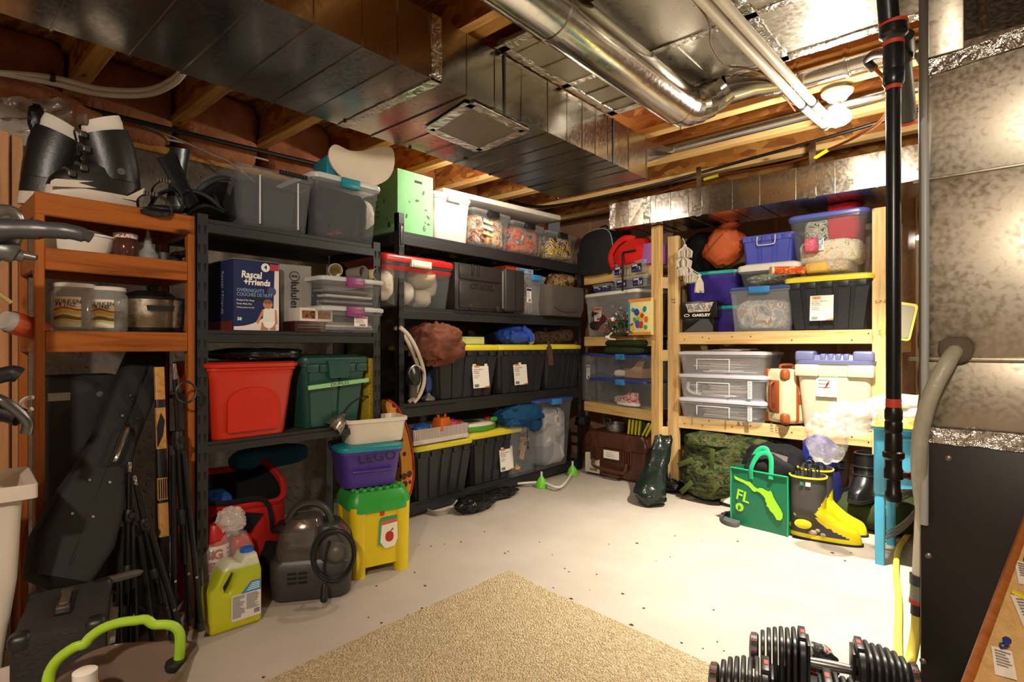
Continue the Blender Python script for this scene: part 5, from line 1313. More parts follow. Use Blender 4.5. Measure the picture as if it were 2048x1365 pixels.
# ================================================================== FLOOR BY THE LEFT RACK
RC = cloth('#a8231b', .15, .3, 20)
c = W(515, 1010, x=-2.43)
t = thing('red_sports_bag', 'open red and black sports bag slumped on the floor under the left rack', 'bag', (-2.585, c.y, 0), PI / 2 + .05)
zb_ = W(515, 965, x=-2.3).z
def bag_ring(w, d, z, sag=0, ph=0): return [Vector((w / 2 * math.copysign(abs(math.cos(a)) ** .7, math.cos(a)), .10 + d / 2 * math.copysign(abs(math.sin(a)) ** .7, math.sin(a)), z + sag * (math.cos(2 * a)) + (.075 * math.sin(a) + .022 * math.sin(3 * a + ph) - .03 * math.cos(a)) * (z > .3))) for a in [2 * PI * k / 36 for k in range(36)]]
MB().loft([bag_ring(.38, .24, .0), bag_ring(.44, .30, .06), bag_ring(.45, .32, .22), bag_ring(.45, .33, .36, .01), bag_ring(.44, .34, .50, .03), bag_ring(.41, .31, .495, .03), bag_ring(.38, .28, .30, .02), bag_ring(.3, .15, .16)]).build('bag_body', RC, t)
BKC = cloth('#1a191b', .1, .3, 30)
MB().loft([bag_ring(.408, .308, .49, .03), bag_ring(.39, .29, .46, .03), bag_ring(.37, .27, .32)], False, True).build('lining', BKC, t)
for pl_ in ([(-.16, .34), (.0, .30), (.06, .37), (-.02, .395), (-.15, .40)], [(.0, .05), (.19, .05), (.19, .2), (.08, .24)]):
    MB().prism(pl_, -.075, -.05).build('black_panel', BKC, t)
MB().tube(curve([(-.20, -.06, .47), (-.1, -.08, .455), (.02, -.085, .45), (.07, -.085, .42), (.09, -.085, .36), (.10, -.08, .28)], 5), .011, 6, flat=.25).build('carry_strap', BKC, t)
MB().tube([p + Vector((0, 0, .004)) for p in bag_ring(.435, .335, .50, .03)], .014, 6, True).build('red_rim', RC, t)
MB().tube(curve([(-.21, .0, .50), (-.22, .06, .56), (-.20, .16, .60), (-.15, .23, .60), (-.08, .26, .54)], 5), .035, 8, flat=.3).build('turned_flap', RC, t)
text(t, 'life', .085, plain('#c9b9b4', .7), (-.03, -.077, .20), bold=.001)
fabric('blue_garment', 'blue fabric with white print inside the open red bag', 'clothes', inside((-2.585, c.y, .36), PI / 2, -.09, .10, 0), (.20, .14, .12), patches('blue_print', [(0, '#1d4a8c'), (.6, '#2a62b0'), (.68, '#c9d4e2'), (.71, '#1d4a8c')], 14), 47)
c = W(540, 938, x=-2.86); fabric('blue_cushion', 'dusty blue cushion behind the red bag under the rack', 'cushion', (c.x, c.y, .50), (.14, .40, .11), cloth('#27506b'), 48, 3, .05)
# red cups in a plastic bag
c = W(452, 1190, x=-2.17)
t = thing('red_cup_stack', 'tall stack of red plastic cups in a printed wrapper behind the yellow jug', 'cups', (W(430, 1236, z=0).x, W(430, 1236, z=0).y, 0), PI / 2 - .25)
tcup = (t.location - EYE).dot(FW); zt_ = W(436, 1072, t=tcup).z
CUP = plastic('#b01f1c', .3, .1)
t['category'] = 'cups'
mb = MB(); z = .0
MB().lathe([(.030, 0), (.047, .10), (.049, .105)], 24).build('bottom_cup', CUP, t)
k = 0; z = .02
while z + .115 < zt_:
    MB().lathe([(.044, z + .08), (.049, z + .10), (.0495, z + .112)], 24).build('cup_rim', CUP, t); z += .022
MB().lathe([(.048, zt_ - .01), (.044, zt_ + .02), (.034, zt_ + .05), (.03, zt_ + .052)], 24).build('top_cup', CUP, t)
V = []; n = 24; r = .053
for k in range(n + 1):
    a = -PI * 1.05 + PI * 1.1 * k / n
    for z in (zt_ - .20, zt_ - .03): V.append((r * math.cos(a), r * math.sin(a), z))
wr = MB().add(V, [(2 * k, 2 * k + 2, 2 * k + 3, 2 * k + 1) for k in range(n)]).build('paper_wrapper', plain('#d8cfc2', .6), t)
for tx, z in (('BIG', -.055), ('RED', -.105), ('CUP', -.155)):
    for k, ch in enumerate(tx):
        a = -PI / 2 - .62 + .36 * k; text(wr, ch, .052, plain('#8c1f1c', .6), ((r + .0012) * math.cos(a), (r + .0012) * math.sin(a), zt_ + z - .01), rot=(PI / 2, 0, a + PI / 2), bold=.0022)
for k in range(9):
    V = []
    for q_ in range(6):
        a = -.75 + .6 * q_ / 5
        for dz in (0, .006): V.append(((r + .001) * math.cos(a), (r + .001) * math.sin(a), zt_ - .19 + .017 * k + dz))
    MB().add(V, [(2 * i, 2 * i + 2, 2 * i + 3, 2 * i + 1) for i in range(5)]).build('red_stripe', plain('#8c1f1c', .6), wr, 0)
t2 = thing('clear_cup_bag', 'crumpled clear plastic bag twisted shut over the red cups', 'bag', (t.location.x - .005, t.location.y + .035, 0), PI / 2)
BAGF = plain('#e8d9d4', .08, 0, 0, 6, .8, 18, .2, .8)
MB().lump((0, .0, zt_ * .58), (.23, .17, zt_ * .92), 2.6, .09, 6, 51, 60, 36, .5).build('bag_body', BAGF, t2, 85)
MB().lump((.02, -.02, zt_ + .05), (.11, .08, .11), 2.2, .22, 5, 52, 60, 34, .6).build('twisted_neck', plain('#e8ddd6', .12, 0, 0, 6, .8, 18, .45, .8), t2)
fabric('second_red_cups', 'smaller red cup bundle inside the clear bag, above the jug cap', 'cups', (t.location.x - .0, t.location.y + .105, zt_ - .12), (.07, .08, .10), CUP, 53, 3, .06)

# yellow washer-fluid jug
ja, jb = W(416, 1262, x=-2.02), W(524, 1228, x=-2.02)
ja = W(418, 1278, z=0); jb = W(525, 1243, z=0)
dxy = jb - ja; jw = dxy.length; jrz = math.atan2(dxy.y, dxy.x); jh = W(498, 1098, t=(jb - EYE).dot(FW)).z
t = thing('fluid_jug', 'translucent jug of yellow-green washer fluid with a blue cap', 'jug', (ja + jb) / 2, jrz)
x0, x1 = -jw / 2, jw / 2
outl = [(x0 + .012, 0), (x1 - .012, 0), (x1, .012), (x1, jh * .72), (x1 - jw * .09, jh * .95), (x1 - jw * .33, jh * .95), (x1 - jw * .40, jh * .86), (x0 + jw * .42, jh * .90), (x0 + jw * .26, jh * .83), (x0 + jw * .12, jh * .62), (x0, jh * .56), (x0, .012)]
hole = [(x0 + jw * .29, jh * .52), (x0 + jw * .27, jh * .6), (x0 + jw * .42, jh * .76), (x0 + jw * .47, jh * .74), (x0 + jw * .42, jh * .56), (x0 + jw * .36, jh * .50)]
m, nt, b, N, L = new_mat('jug_fluid')
tc_ = N('ShaderNodeTexCoord'); sp = N('ShaderNodeSeparateXYZ'); L(tc_.outputs['Object'], sp.inputs[0])
L(ramp(nt, sp.outputs[2], [(0, '#c9c21c'), (.80 * jh, '#b3c02c'), (.83 * jh, '#cfd2b8'), (1, '#d8d8c8')]), b.inputs['Base Color'])
b.inputs['Roughness'].default_value = .25; b.inputs['Subsurface Weight'].default_value = .3; b.inputs['Subsurface Radius'].default_value = (.05, .05, .01); b.inputs['Alpha'].default_value = .93
plate(outl, hole, .12, .022).build('jug_body', m, t, 60)
MB().lathe([(.024, jh * .94), (.026, jh * .945), (.026, jh * 1.0), (.022, jh * 1.005)], 24, Matrix.Translation((x1 - jw * .21, .06, 0))).build('cap', plastic('#1f5fc0', .35), t)
lb = MB().prism([(x1 - jw * .60, jh * .12), (x1 - jw * .04, jh * .12), (x1 - jw * .04, jh * .46), (x1 - jw * .60, jh * .46)], -.0035, .001).build('back_label', plain('#d6cfc6', .5), t, 0)
MB().prism([(x1 - jw * .42, jh * .46), (x1 - jw * .04, jh * .46), (x1 - jw * .04, jh * .60), (x1 - jw * .22, jh * .60)], -.0036, .001).build('blue_label_field', plain('#3a7fc0', .5), t, 0)
mb = MB()
for k, (zf) in enumerate((.57, .545, .52, .495)): mb.box(x1 - jw * (.22 + .03 * k), x1 - jw * .06, -.0042, -.0034, jh * zf - .0015, jh * zf + .0015)
mb.build('white_lettering_lines', WHITE, t, 0)['kind'] = 'stuff'
mb = MB(); bars(mb, x1 - jw * .58, jh * .44, jw * .24, jh * .28, -.0044, -.0034, 18); bars(mb, x1 - jw * .32, jh * .44, jw * .26, jh * .2, -.0044, -.0034, 13)
xx = x1 - jw * .17
while xx < x1 - jw * .06: mb.box(xx, xx + .001, -.0044, -.0034, jh * .16, jh * .22); xx += .0022
mb.build('fine_print', plain('#5d5762', .7), lb, 0)['kind'] = 'stuff'

# carpet cleaner
ca_ = W(545, 1200, z=0); cb_ = W(640, 1185, z=0)
c = W(606, 1206, z=0) + FW * .12
t = thing('spot_cleaner', 'dark grey portable carpet cleaner with smoky tank and coiled cord', 'vacuum', (c.x, c.y, 0), YAW + .25)
s_ = (c - EYE).dot(FW) / FPX; H_ = 176 * s_; Wd = 160 * s_
G1 = plastic('#3a3836', .4); SM = plain('#5a544e', .08, 0, 0, 6, 0, 60, .62, .8)
def er(w, d, z, r=.05, cx=0): return rrect(w, d, r, z, 5, cx, 0)
MB().loft([er(Wd * .86, .20, .0), er(Wd * .92, .215, .015), er(Wd * .95, .22, H_ * .25), er(Wd * .95, .22, H_ * .40), er(Wd * .86, .2, H_ * .44)]).build('base_body', G1, t)
MB().loft([er(Wd * .56, .19, H_ * .40, .04, -Wd * .12), er(Wd * .60, .20, H_ * .55, .05, -Wd * .11), er(Wd * .52, .18, H_ * .74, .05, -Wd * .10), er(Wd * .36, .13, H_ * .86, .05, -Wd * .08)]).build('smoky_tank', SM, t)
MB().loft([er(Wd * .40, .22, H_ * .38, .05, Wd * .26), er(Wd * .42, .22, H_ * .62, .05, Wd * .24), er(Wd * .30, .18, H_ * .78, .05, Wd * .18)]).build('rear_housing', G1, t)
MB().loft([er(Wd * .34, .12, H_ * .72, .03, -Wd * .26), er(Wd * .36, .13, H_ * .76, .03, -Wd * .26), er(Wd * .3, .1, H_ * .80, .03, -Wd * .26)]).build('tank_cap', BLACKP, t)
MB().tube(curve([(-Wd * .30, 0, H_ * .80), (-Wd * .18, 0, H_ * .96), (0, 0, H_ * 1.0), (Wd * .16, 0, H_ * .92), (Wd * .22, 0, H_ * .76)], 5), .017, 10, flat=1.3).build('carry_handle', G1, t)
mb = MB()
for r_ in range(3):
    for q_ in range(2): mb.box(-Wd * .26 + q_ * .045, -Wd * .26 + q_ * .045 + .038, -.114, -.106, H_ * (.20 + .05 * r_), H_ * (.225 + .05 * r_), b=.002)
mb.build('vents', plain('#0a0a0a', .8), t, 0)['kind'] = 'stuff'
mb = MB()
for k in range(5): mb.tube(curve([(Wd * .27 + (.082 + .006 * (k % 3)) * math.cos(a), -.118 - .006 * k + .02 * math.cos(a * 2) * 0, H_ * .50 + (.105 + .007 * (k % 3)) * math.sin(a)) for a in [2 * PI * q_ / 14 for q_ in range(14)]], 3, True), .0048, 7, True)
cd_ = mb.build('coiled_cord', BLACKP, t)
MB().lathe([(.05, 0), (.035, .02), (.02, .028)], 20, Matrix.Translation((Wd * .30, -.11, H_ * .5)) @ Matrix.Rotation(PI / 2, 4, 'X')).build('cord_hub', plain('#57534e', .4), t)
MB().lathe([(.014, 0), (.014, .02)], 12, Matrix.Translation((Wd * .36, -.06, H_ * .74)) @ Matrix.Rotation(PI / 2, 4, 'X')).build('purple_knob', plain('#7c2a6a', .4), t)
pe = Matrix.Rotation(-(YAW + .25), 3, 'Z') @ (W(648, 1217, z=0) - c)
MB().tube(curve([(Wd * .22, -.13, H_ * .66), (Wd * .16, -.135, H_ * .40), (Wd * .18, -.14, H_ * .2), (pe.x - .005, pe.y, .09)], 5), .0045, 7).build('hanging_cord', BLACKP, t)
MB().lathe([(.006, .10), (.013, .085), (.014, .05), (.017, .045), (.017, .03), (.012, .022)], 12, Matrix.Translation((pe.x, pe.y, .005))).build('plug', BLACKP, t)
for dx in (-.006, .006): MB().box(pe.x + dx - .0012, pe.x + dx + .0012, pe.y - .003, pe.y + .003, .002, .028).build('prong', CHR, t, 0)
c2 = W(527, 1130, z=.0) + Vector((-.12, .05, 0)); t3 = thing('black_canister', 'black canister with a grey lid behind the jug and carpet cleaner', 'canister', (c2.x, c2.y, 0))
zc_ = W(525, 1090, t=(c2 - EYE).dot(FW)).z
MB().lathe([(.05, 0), (.055, .01), (.055, zc_ - .03), (.04, zc_ - .03)], 20).build('can', BLACKP, t3); MB().lathe([(.045, zc_ - .03), (.048, zc_ - .005), (.03, zc_)], 20).build('lid', plain('#6e675e', .3, .6), t3)

# yellow block bin, purple bin, white tub, lamp
ya_, yb2 = W(706, 1163, z=0), W(818, 1137, z=0); dv = yb2 - ya_; brz = math.atan2(dv.y, dv.x); bw_ = dv.length * 1.02
tB = (ya_ - EYE).dot(FW); bh_ = W(700, 1012, t=tB).z
t = thing('yellow_block_bin', 'yellow toy block bin with a green studded lid on the floor', 'toy bin', (ya_ + yb2) / 2, brz)
YB = plastic('#dcc216', .35); GB_ = plastic('#2f9a3a', .35); bd_ = bw_ * .85
MB().loft([rrect(bw_ * .92, bd_ * .92, .03, .045, 4, 0, bd_ / 2), rrect(bw_ * .98, bd_ * .98, .03, bh_ * .9, 4, 0, bd_ / 2), rrect(bw_, bd_, .03, bh_, 4, 0, bd_ / 2)]).build('bin_body', YB, t)
for sx in (-1, 1):
    for y in (.03, bd_ - .035):
        MB().loft([rrect(.07, .07, .03, 0, 4, sx * (bw_ / 2 - .035), y), rrect(.075, .075, .03, bh_ * .45, 4, sx * (bw_ / 2 - .035), y), rrect(.085, .075, .03, bh_ * .95, 4, sx * (bw_ / 2 - .035), y)]).build('leg', YB, t)
wave = lambda x: .014 * math.cos(x / bw_ * 2 * PI * 1.5)
lr = rrect(bw_ * 1.10, bd_ * 1.08, .05, 0, 6, 0, bd_ / 2)
MB().loft([[Vector((p.x, p.y, bh_ - .035 + wave(p.x))) for p in lr], [Vector((p.x, p.y, bh_ - .005 + wave(p.x) * .6)) for p in lr], [Vector((p.x * .96, bd_ / 2 + (p.y - bd_ / 2) * .96, bh_ + .02)) for p in lr], [Vector((p.x * .86, bd_ / 2 + (p.y - bd_ / 2) * .84, bh_ + .05)) for p in lr]]).build('lid', GB_, t)
for k in range(7):
    for r_ in range(2):
        MB().lathe([(.0135, 0), (.0135, .014), (.011, .018), (.004, .0195)], 14, Matrix.Translation((-bw_ * .40 + bw_ * .80 * k / 6, .030 + .045 * r_, bh_ + .046))).build('stud', GB_, t)
# apple and mitten picture on the front
F2 = lambda nm, poly, col, y: MB().prism(poly, y, .004).build(nm, plain(col, .5), t, 0)
cx_, cz_ = bw_ * .13, bh_ * .55
F2('bag_print_shade', [(cx_ - .05, cz_ + .07), (cx_ - .01, cz_ + .085), (cx_ + .04, cz_ + .06), (cx_ - .01, cz_ - .075), (cx_ - .055, cz_ - .05)], '#3f9a6a', .0012)
F2('bag_print', [(cx_ - .035, cz_ + .065), (cx_ + .045, cz_ + .07), (cx_ + .05, cz_ - .02), (cx_ + .03, cz_ - .07), (cx_ - .02, cz_ - .075), (cx_ - .045, cz_ - .04)], '#e5dfce', .0008)
F2('check_trim', [(cx_ - .04, cz_ + .06), (cx_ + .048, cz_ + .066), (cx_ + .048, cz_ + .05), (cx_ - .04, cz_ + .042)], '#c85a34', .0002)
F2('green_trim', [(cx_ - .04, cz_ + .08), (cx_ + .048, cz_ + .084), (cx_ + .048, cz_ + .066), (cx_ - .04, cz_ + .06)], '#3f8a5a', .0002)
F2('apple_print', [(cx_ + .002 + .024 * math.cos(a) * (1 - .12 * math.cos(2 * a)), cz_ - .018 + .026 * math.sin(a)) for a in [2 * PI * k / 20 for k in range(20)]], '#b3231f', -.0002)
F2('apple_leaf', [(cx_ + .002, cz_ + .006), (cx_ + .02, cz_ + .024), (cx_ + .022, cz_ + .012)], '#3f8a3a', -.0004)
F2('flower_print', [(cx_ - .035 + (.016 if k % 2 else .010) * math.cos(2 * PI * k / 12), cz_ + .10 + (.016 if k % 2 else .010) * math.sin(2 * PI * k / 12)) for k in range(12)], '#b3401f', .0006)
bin_loc, bin_rz, bin_top = t.location.copy(), brz, bh_ + .066
# purple bin
wz = W(652, 960, t=tB).z
loc = inside(bin_loc, bin_rz, -.035, .02, 0); loc.z = bin_top
ph = W(660, 900, t=tB).z - bin_top + .01
t = tote('purple_bin', 'purple bin with teal lid hand-lettered on its front, on the green lid', loc, bin_rz - .05, 148 * tB / FPX * .93, .30, ph, plastic('#4a3590', .38), plastic('#1b8a95', .35), None, 0, .86, lid_h=.028, r=.04)
text(t, 'LEGO', .062, INK, (.02, .004, ph * .70), rot=(PI / 2 - .12, -.04, 0), sx=1.25)
MB().box(-.10, .10, .006, .03, ph * .36, ph * .42, b=.006).build('moulded_grip', plastic('#4a3590', .38), t)
loc2 = inside(loc, bin_rz, .045, .03, 0); loc2.z = loc.z + ph + .001
th_ = W(670, 845, t=tB).z - loc2.z
t = tote('white_tub', 'open white plastic tub on the teal lid holding a gooseneck lamp', loc2, bin_rz + .06, 142 * tB / FPX, .20, max(th_, .09), plain('#e2d8c6', .35, 0, .03), None, None, 0, .90, r=.035, open_in=1, cat='tub')
# gooseneck lamp
t = thing('gooseneck_lamp', 'silver gooseneck clip lamp hanging over the white tub edge', 'lamp', inside(loc2, bin_rz, -.03, .07, 0), bin_rz)
thh = max(th_, .09)
MB().lathe([(.034, .030), (.036, .036), (.032, .05)], 20, Matrix.Translation((-.03, 0, .03))).build('base', BLACKP, t)
hd_ = Vector((-.19, -.05, thh + .01))
MB().tube(curve([(.04, .03, .03), (.045, .03, thh + .03), (.03, .02, thh + .085), (-.03, .0, thh + .11), (-.10, -.02, thh + .08), (-.14, -.03, thh + .035)], 6), .0042, 8).build('gooseneck', plain('#2d2b29', .3, .5), t)
Ml = Matrix.Translation((-.15, -.035, thh + .02)) @ Matrix.Rotation(-2.35, 4, 'Y') @ Matrix.Rotation(.3, 4, 'X')
MB().lathe([(.012, -.012), (.016, .0), (.036, .022), (.047, .055), (.048, .085), (.044, .085), (.032, .03)], 24, Ml).build('shade', plain('#a9a39b', .22, .9), t)
MB().lathe([(.018, .03), (.026, .06), (.02, .075)], 16, Ml).build('bulb', plain('#ddd2bd', .3), t)
# giraffe arch
t = thing('giraffe_play_arch', 'curved padded strip with giraffe spots and red piping behind the stacked bins', 'toy')
GIR = spotted('giraffe', '#c98a2e', '#5a2414', 16, .34, .8)
ap = [(775, 800), (792, 812), (808, 840), (820, 880), (826, 920), (826, 960), (818, 995), (808, 1015)]
P = [W(u, v_, x=-2.62) for u, v_ in ap]; P = curve(P, 4)
V = []; F = []
for k, p in enumerate(P):
    a = P[max(k - 1, 0)]; b2 = P[min(k + 1, len(P) - 1)]; tn = (b2 - a).normalized(); nn = Vector((1, 0, 0)).cross(tn).normalized()
    if nn.y > 0: nn = -nn
    w_ = .085 if k > 4 else .085 * (k + 2) / 6
    for q_ in (p, p + nn * w_):
        for dx in (0, -.05): V.append(q_ + Vector((dx, 0, 0)))
for k in range(len(P) - 1):
    a = 4 * k; b2 = a + 4
    F += [(a, b2, b2 + 2, a + 2), (a + 1, a + 3, b2 + 3, b2 + 1), (a, a + 1, b2 + 1, b2), (a + 2, b2 + 2, b2 + 3, a + 3)]
MB().add(V, F + [(0, 2, 3, 1)]).build('padded_strip', GIR, t, 30)
MB().tube([p + Vector((.002, 0, 0)) for p in P], .006, 8).build('red_piping', plain('#a82418', .5), t)
pz = P[-1]; MB().box(-.05, .03, -.06, .06, 0, pz.z + .02, b=.01).build('foot_pad', GIR, t, loc=(pz.x - .02, pz.y - .06, 0))

# ================================================================== MIDDLE STEEL RACK
def prot(loc, rz): return Matrix.Translation(loc) @ Matrix.Rotation(rz, 4, 'Z')


# ---- top shelf
loc, rz, w, h = fitp(PM, 797, 868, 352, ZM[0], off=.0)
gw = PM.at(868).y - PM.at(797).y
t = thing('green_carton', 'pale green carton printed with leaves and the figure 6 on top of the middle rack', 'box', loc + Vector((0, 0, .001)), rz)
GC = card('#8fcf95'); bh = h + .02
MB().box(-gw / 2, gw / 2, .01, .52, 0, bh, b=.002).build('carton', GC, t)
LEAF = plain('#2f6a3c', .7)
rnd = random.Random(5)
for k in range(9):
    a, x, z = rnd.uniform(0, 3), rnd.uniform(.05, .48), rnd.uniform(.05, bh - .05); r = rnd.uniform(.006, .014)
    M = Matrix.Translation((-gw / 2 - .0006, x, z)) @ Matrix.Rotation(-PI / 2, 4, 'Z') @ Matrix.Rotation(a, 4, 'Y')
    MB().prism([(r * 1.5 * math.cos(q), r * .7 * math.sin(q)) for q in [2 * PI * i / 10 for i in range(10)]], -.0004, .0004, M).build('leaf_print', LEAF, t, 0)
    x, z = rnd.uniform(-gw * .45, gw * .45), rnd.uniform(.05, bh - .1); M = Matrix.Translation((x, .0094, z)) @ Matrix.Rotation(a, 4, 'Y')
    MB().prism([(r * 1.3 * math.cos(q), r * .6 * math.sin(q)) for q in [2 * PI * i / 10 for i in range(10)]], -.0004, .0004, M).build('leaf_print', LEAF, t, 0)
for k in range(6): text(t, ('la collection', 'recycle me', 'with care', 'thank you', 'this side up', 'green home')[k], .022, LEAF, (-gw / 2 - .001, .26, bh * (.72 - .085 * k)), rot=(PI / 2, 0, -PI / 2))
MB().prism([(-.04, -.015), (.04, -.015), (.04, .015), (-.04, .015)], -.001, .0, Matrix.Translation((-gw / 2 - .0004, .40, bh * .93)) @ Matrix.Rotation(-PI / 2, 4, 'Z')).build('brand_patch', plain('#5a2a20', .7), t, 0)
text(t, 'LAND', .018, WHITE, (-gw / 2 - .002, .40, bh * .93), rot=(PI / 2, 0, -PI / 2))
text(t, '6', .06, plain('#3f4a38', .7), (gw * .24, .009, .045)); text(t, '2', .035, plain('#3f4a38', .7), (-gw * .36, .009, .045))
text(t, '6', .06, plain('#2a3a2c', .7), (-gw / 2 - .001, .10, .05), rot=(PI / 2, 0, -PI / 2))
MB().prism([(-.03, -.008), (.03, -.008), (.034, 0), (.03, .008), (-.03, .008)], .0088, .0098, Matrix.Translation((.02, 0, bh * .86))).build('hand_slot', plain('#3a3a30', .9), t, 0)
loc, rz, w, h = fitp(PM, 868, 945, 388, ZM[0], off=-.01)
t = tote('white_tote', 'brightly lit white tote beside the green carton on the middle rack', loc + Vector((0, 0, .001)), rz, w, .45, h, CLRL, CLRL, WHITE, 0, .93, lid_h=.03, r=.03)
fabric('pale_linens', 'pale linens filling the white plastic tote on the middle rack', 'linens', inside(loc, rz, 0, .22, .012), (w * .8, .34, h * .7), cloth('#cfc6c0', .2), 60)
MIX = [patches('mix_a', [(0, '#2b3a6a'), (.36, '#8a8f9a'), (.44, '#c9b89c'), (.52, '#c0703a'), (.6, '#36364a'), (.68, '#d0d0cc')], 12, .6, .5), patches('mix_b', [(0, '#3a3d44'), (.38, '#7c7a72'), (.46, '#c46a30'), (.52, '#a8282a'), (.58, '#6d6a66'), (.66, '#c9c2b4')], 11, .6, .5), patches('mix_c', [(0, '#3b3638'), (.40, '#8c5a3a'), (.47, '#c9c04a'), (.52, '#54406a'), (.58, '#b9b4aa'), (.66, '#6d4a34')], 12, .6, .5)]
for k, (u0, u1, vt, lab, cl) in enumerate(((945, 1025, 422, 'first of the black-latched clear bins, holding blue and orange things', 'blue and orange odds and ends'), (1024, 1092, 446, 'middle black-latched clear bin, holding crumpled grey and red things', 'crumpled grey and red things'), (1091, 1158, 466, 'last black-latched clear bin toward the corner, holding patterned cloth', 'patterned cloth'))):
    loc, rz, w, h = fitp(PM, u0, u1, vt, ZM[0], off=-.02)
    t = tote('clear_craft_bin', lab, loc + Vector((0, 0, .001)), rz, w * .98, .42, h, CLR, CLRD, BLACKP, 0, .9, 'clear bins on top of the middle rack', .02, .025, latch_w=.12)
    fabric('bin_contents', cl + ' inside a clear bin on the middle rack top', 'odds and ends', inside(loc, rz, 0, .21, .012), (w * .84, .34, h * .82), MIX[k], 61 + k, 6, .06, 8)
    if k == 0:
        for q in range(3): s = sticker(t, -w * .1, h * (.35 + .16 * q), .10, .022, .012, plain(('#b9c08a', '#e0d9cc', '#cfd8b0')[q], .6)); s.rotation_euler = (0, .12, 0)
a, b_ = PM.at(868, 395, .12), PM.at(1122, 432, .02)
t = thing('white_foam_slab', 'long white foam slab lying across the bins on top of the middle rack', 'foam slab', (a.x, a.y, 0))
za, zb_ = 2.195, PM.at(1118, 440, .03).z
ang = 0
t.location = (PM.p.x - .30, (a.y + b_.y) / 2, (za + zb_) / 2 + .01); Ls = abs(b_.y - a.y); t.rotation_euler = (math.atan2(zb_ - za, Ls), 0, 0)
MB().box(-.18, .28, -Ls / 2, Ls / 2, -.012, .028, b=.006).build('slab', plain('#eeeae2', .7, 0, .04, 30, .3, 120), t)
mb = MB()
for k in range(7): mb.box(-.17 + .065 * k, -.13 + .065 * k, Ls / 2 - .001, Ls / 2 + .004, -.008, .024)
mb.build('ribbed_end', plain('#dcd6c8', .7), t, 0)['kind'] = 'stuff'

# ---- second shelf
loc, rz, w, h = fitp(PM, 760, 913, 513, ZM[1], off=-.02)
t = tote('red_lidded_bin', 'clear bin with red lid and white clip full of soft white toys, middle rack', loc + Vector((0, 0, .001)), rz, w, .45, h, CLR, plain('#c5261f', .3, 0, .05, 6, 0, 60, .85), plain('#e8ddd0', .4), 0, .9, lid_h=.05, r=.05, latch_w=.17)
hb = h - .05
MB().loft([rrect(w - .03, .42, .05, hb * .80, 4, 0, .225), rrect(w - .018, .434, .05, hb - .03, 4, 0, .225)], False, False).build('red_collar', plain('#c5261f', .3, alpha=.7), t)
for k, (x, z, sx, sz, m_) in enumerate(((-.30, .10, .2, .2, '#d8ccb8'), (-.05, .08, .20, .16, '#e2d8c6'), (.18, .07, .2, .14, '#d2c4ae'), (.12, .20, .2, .14, '#b9a88c'), (-.18, .22, .18, .14, '#c9bca4'), (.28, .16, .12, .16, '#dcd0bc'))):
    fabric('plush_toy', ('cream', 'whitest', 'pale tan', 'dull tan', 'beige', 'off-white')[k] + ' soft toy ' + ('at the left end', 'low in the middle', 'low at the right', 'on the pile at right', 'on the pile at left', 'against the right end')[k] + ' of the red-lidded bin', 'soft toy', inside(loc, rz, x * .82, .12 + .05 * (k % 3), z - .06), (sx, .17, sz), cloth(m_, .1, .6, 30), 70 + k, 2.2, .16, 3, flat=0, group='soft toys in the red-lidded bin')
BOXB = plain('#2a2725', .35, 0, .12, 20)
loc, rz, w, h = fitp(PM, 912, 1008, 531, ZM[1], off=-.02)
t = thing('black_tool_case', 'black plastic case with raised lettering and hinges on the middle rack', 'case', loc + Vector((0, 0, .001)), rz)
MB().box(-w / 2, w / 2, .01, .30, 0, h, b=.012).build('shell', BOXB, t)
MB().box(-w / 2 + .035, w / 2 - .02, .0, .014, h * .66, h * .96, b=.006).build('upper_panel', BOXB, t); MB().box(-w / 2 + .035, w / 2 - .02, .0, .014, h * .05, h * .62, b=.006).build('lower_panel', BOXB, t)
text(t, 'CITADEL', h * .17, plain('#14110f', .5), (.01, -.001, h * .52), sx=1.1, bold=.0012, ext=.0016)
for x in (-w * .18, -w * .06): MB().box(x - .008, x + .008, -.006, .012, h * .76, h * 1.0, b=.004).build('hinge', BLACKP, t)
for x in (-w * .2, w * .36): MB().box(x - .014, x + .014, -.005, .012, h * .02, h * .14, b=.004).build('latch', plain('#3f3b38', .3, .4), t)
loc, rz, w, h = fitp(PM, 1011, 1050, 540, ZM[1], off=-.04)
t = thing('charcoal_hard_case', 'charcoal hard case standing on end with a grey face, middle rack', 'case', loc + Vector((0, 0, .001)), rz)
MB().box(-w / 2, w / 2, 0, .34, .01, h, b=.016, seg=3).build('shell', plain('#2b2928', .45, 0, .1, 8), t)
MB().box(-w / 2 - .004, -w / 2 + .004, .02, .32, .03, h - .02, b=.003).build('grey_side', plain('#7c7873', .6, 0, .15, 60), t)
MB().box(-.004, .004, -.002, .01, .03, h - .02).build('lid_seam', plain('#0f0f0f', .5), t, 0)
MB().box(-.02, .02, -.006, .01, 0, .012, b=.004).build('foot', BLACKP, t)
loc, rz, w, h = fitp(PM, 1050, 1094, 550, ZM[1], off=-.0)
t = tote('blue_latched_bin', 'narrow clear bin with a bright blue latch and tag, under the board game', loc + Vector((0, 0, .001)), rz, w * 1.05, .40, h, CLRM, CLRM, BLU, 0, .9, lid_h=.022, r=.025, latch_w=.11)
small_label(t, -w * .25, h * .48, .06, .12, .018, '#2a2f3f')
fabric('tan_fabric', 'tan cloth in the bottom of the blue-latched bin', 'cloth', inside(loc, rz, 0, .2, .012), (w * .75, .3, h * .45), patches('tan_mix', [(0, '#8f7a63'), (.5, '#b59a7c'), (.6, '#6f6a66')], 9), 77)
loc2 = loc + Vector((0, 0, h + .003)); w2 = PM.at(1072).y - PM.at(1018).y
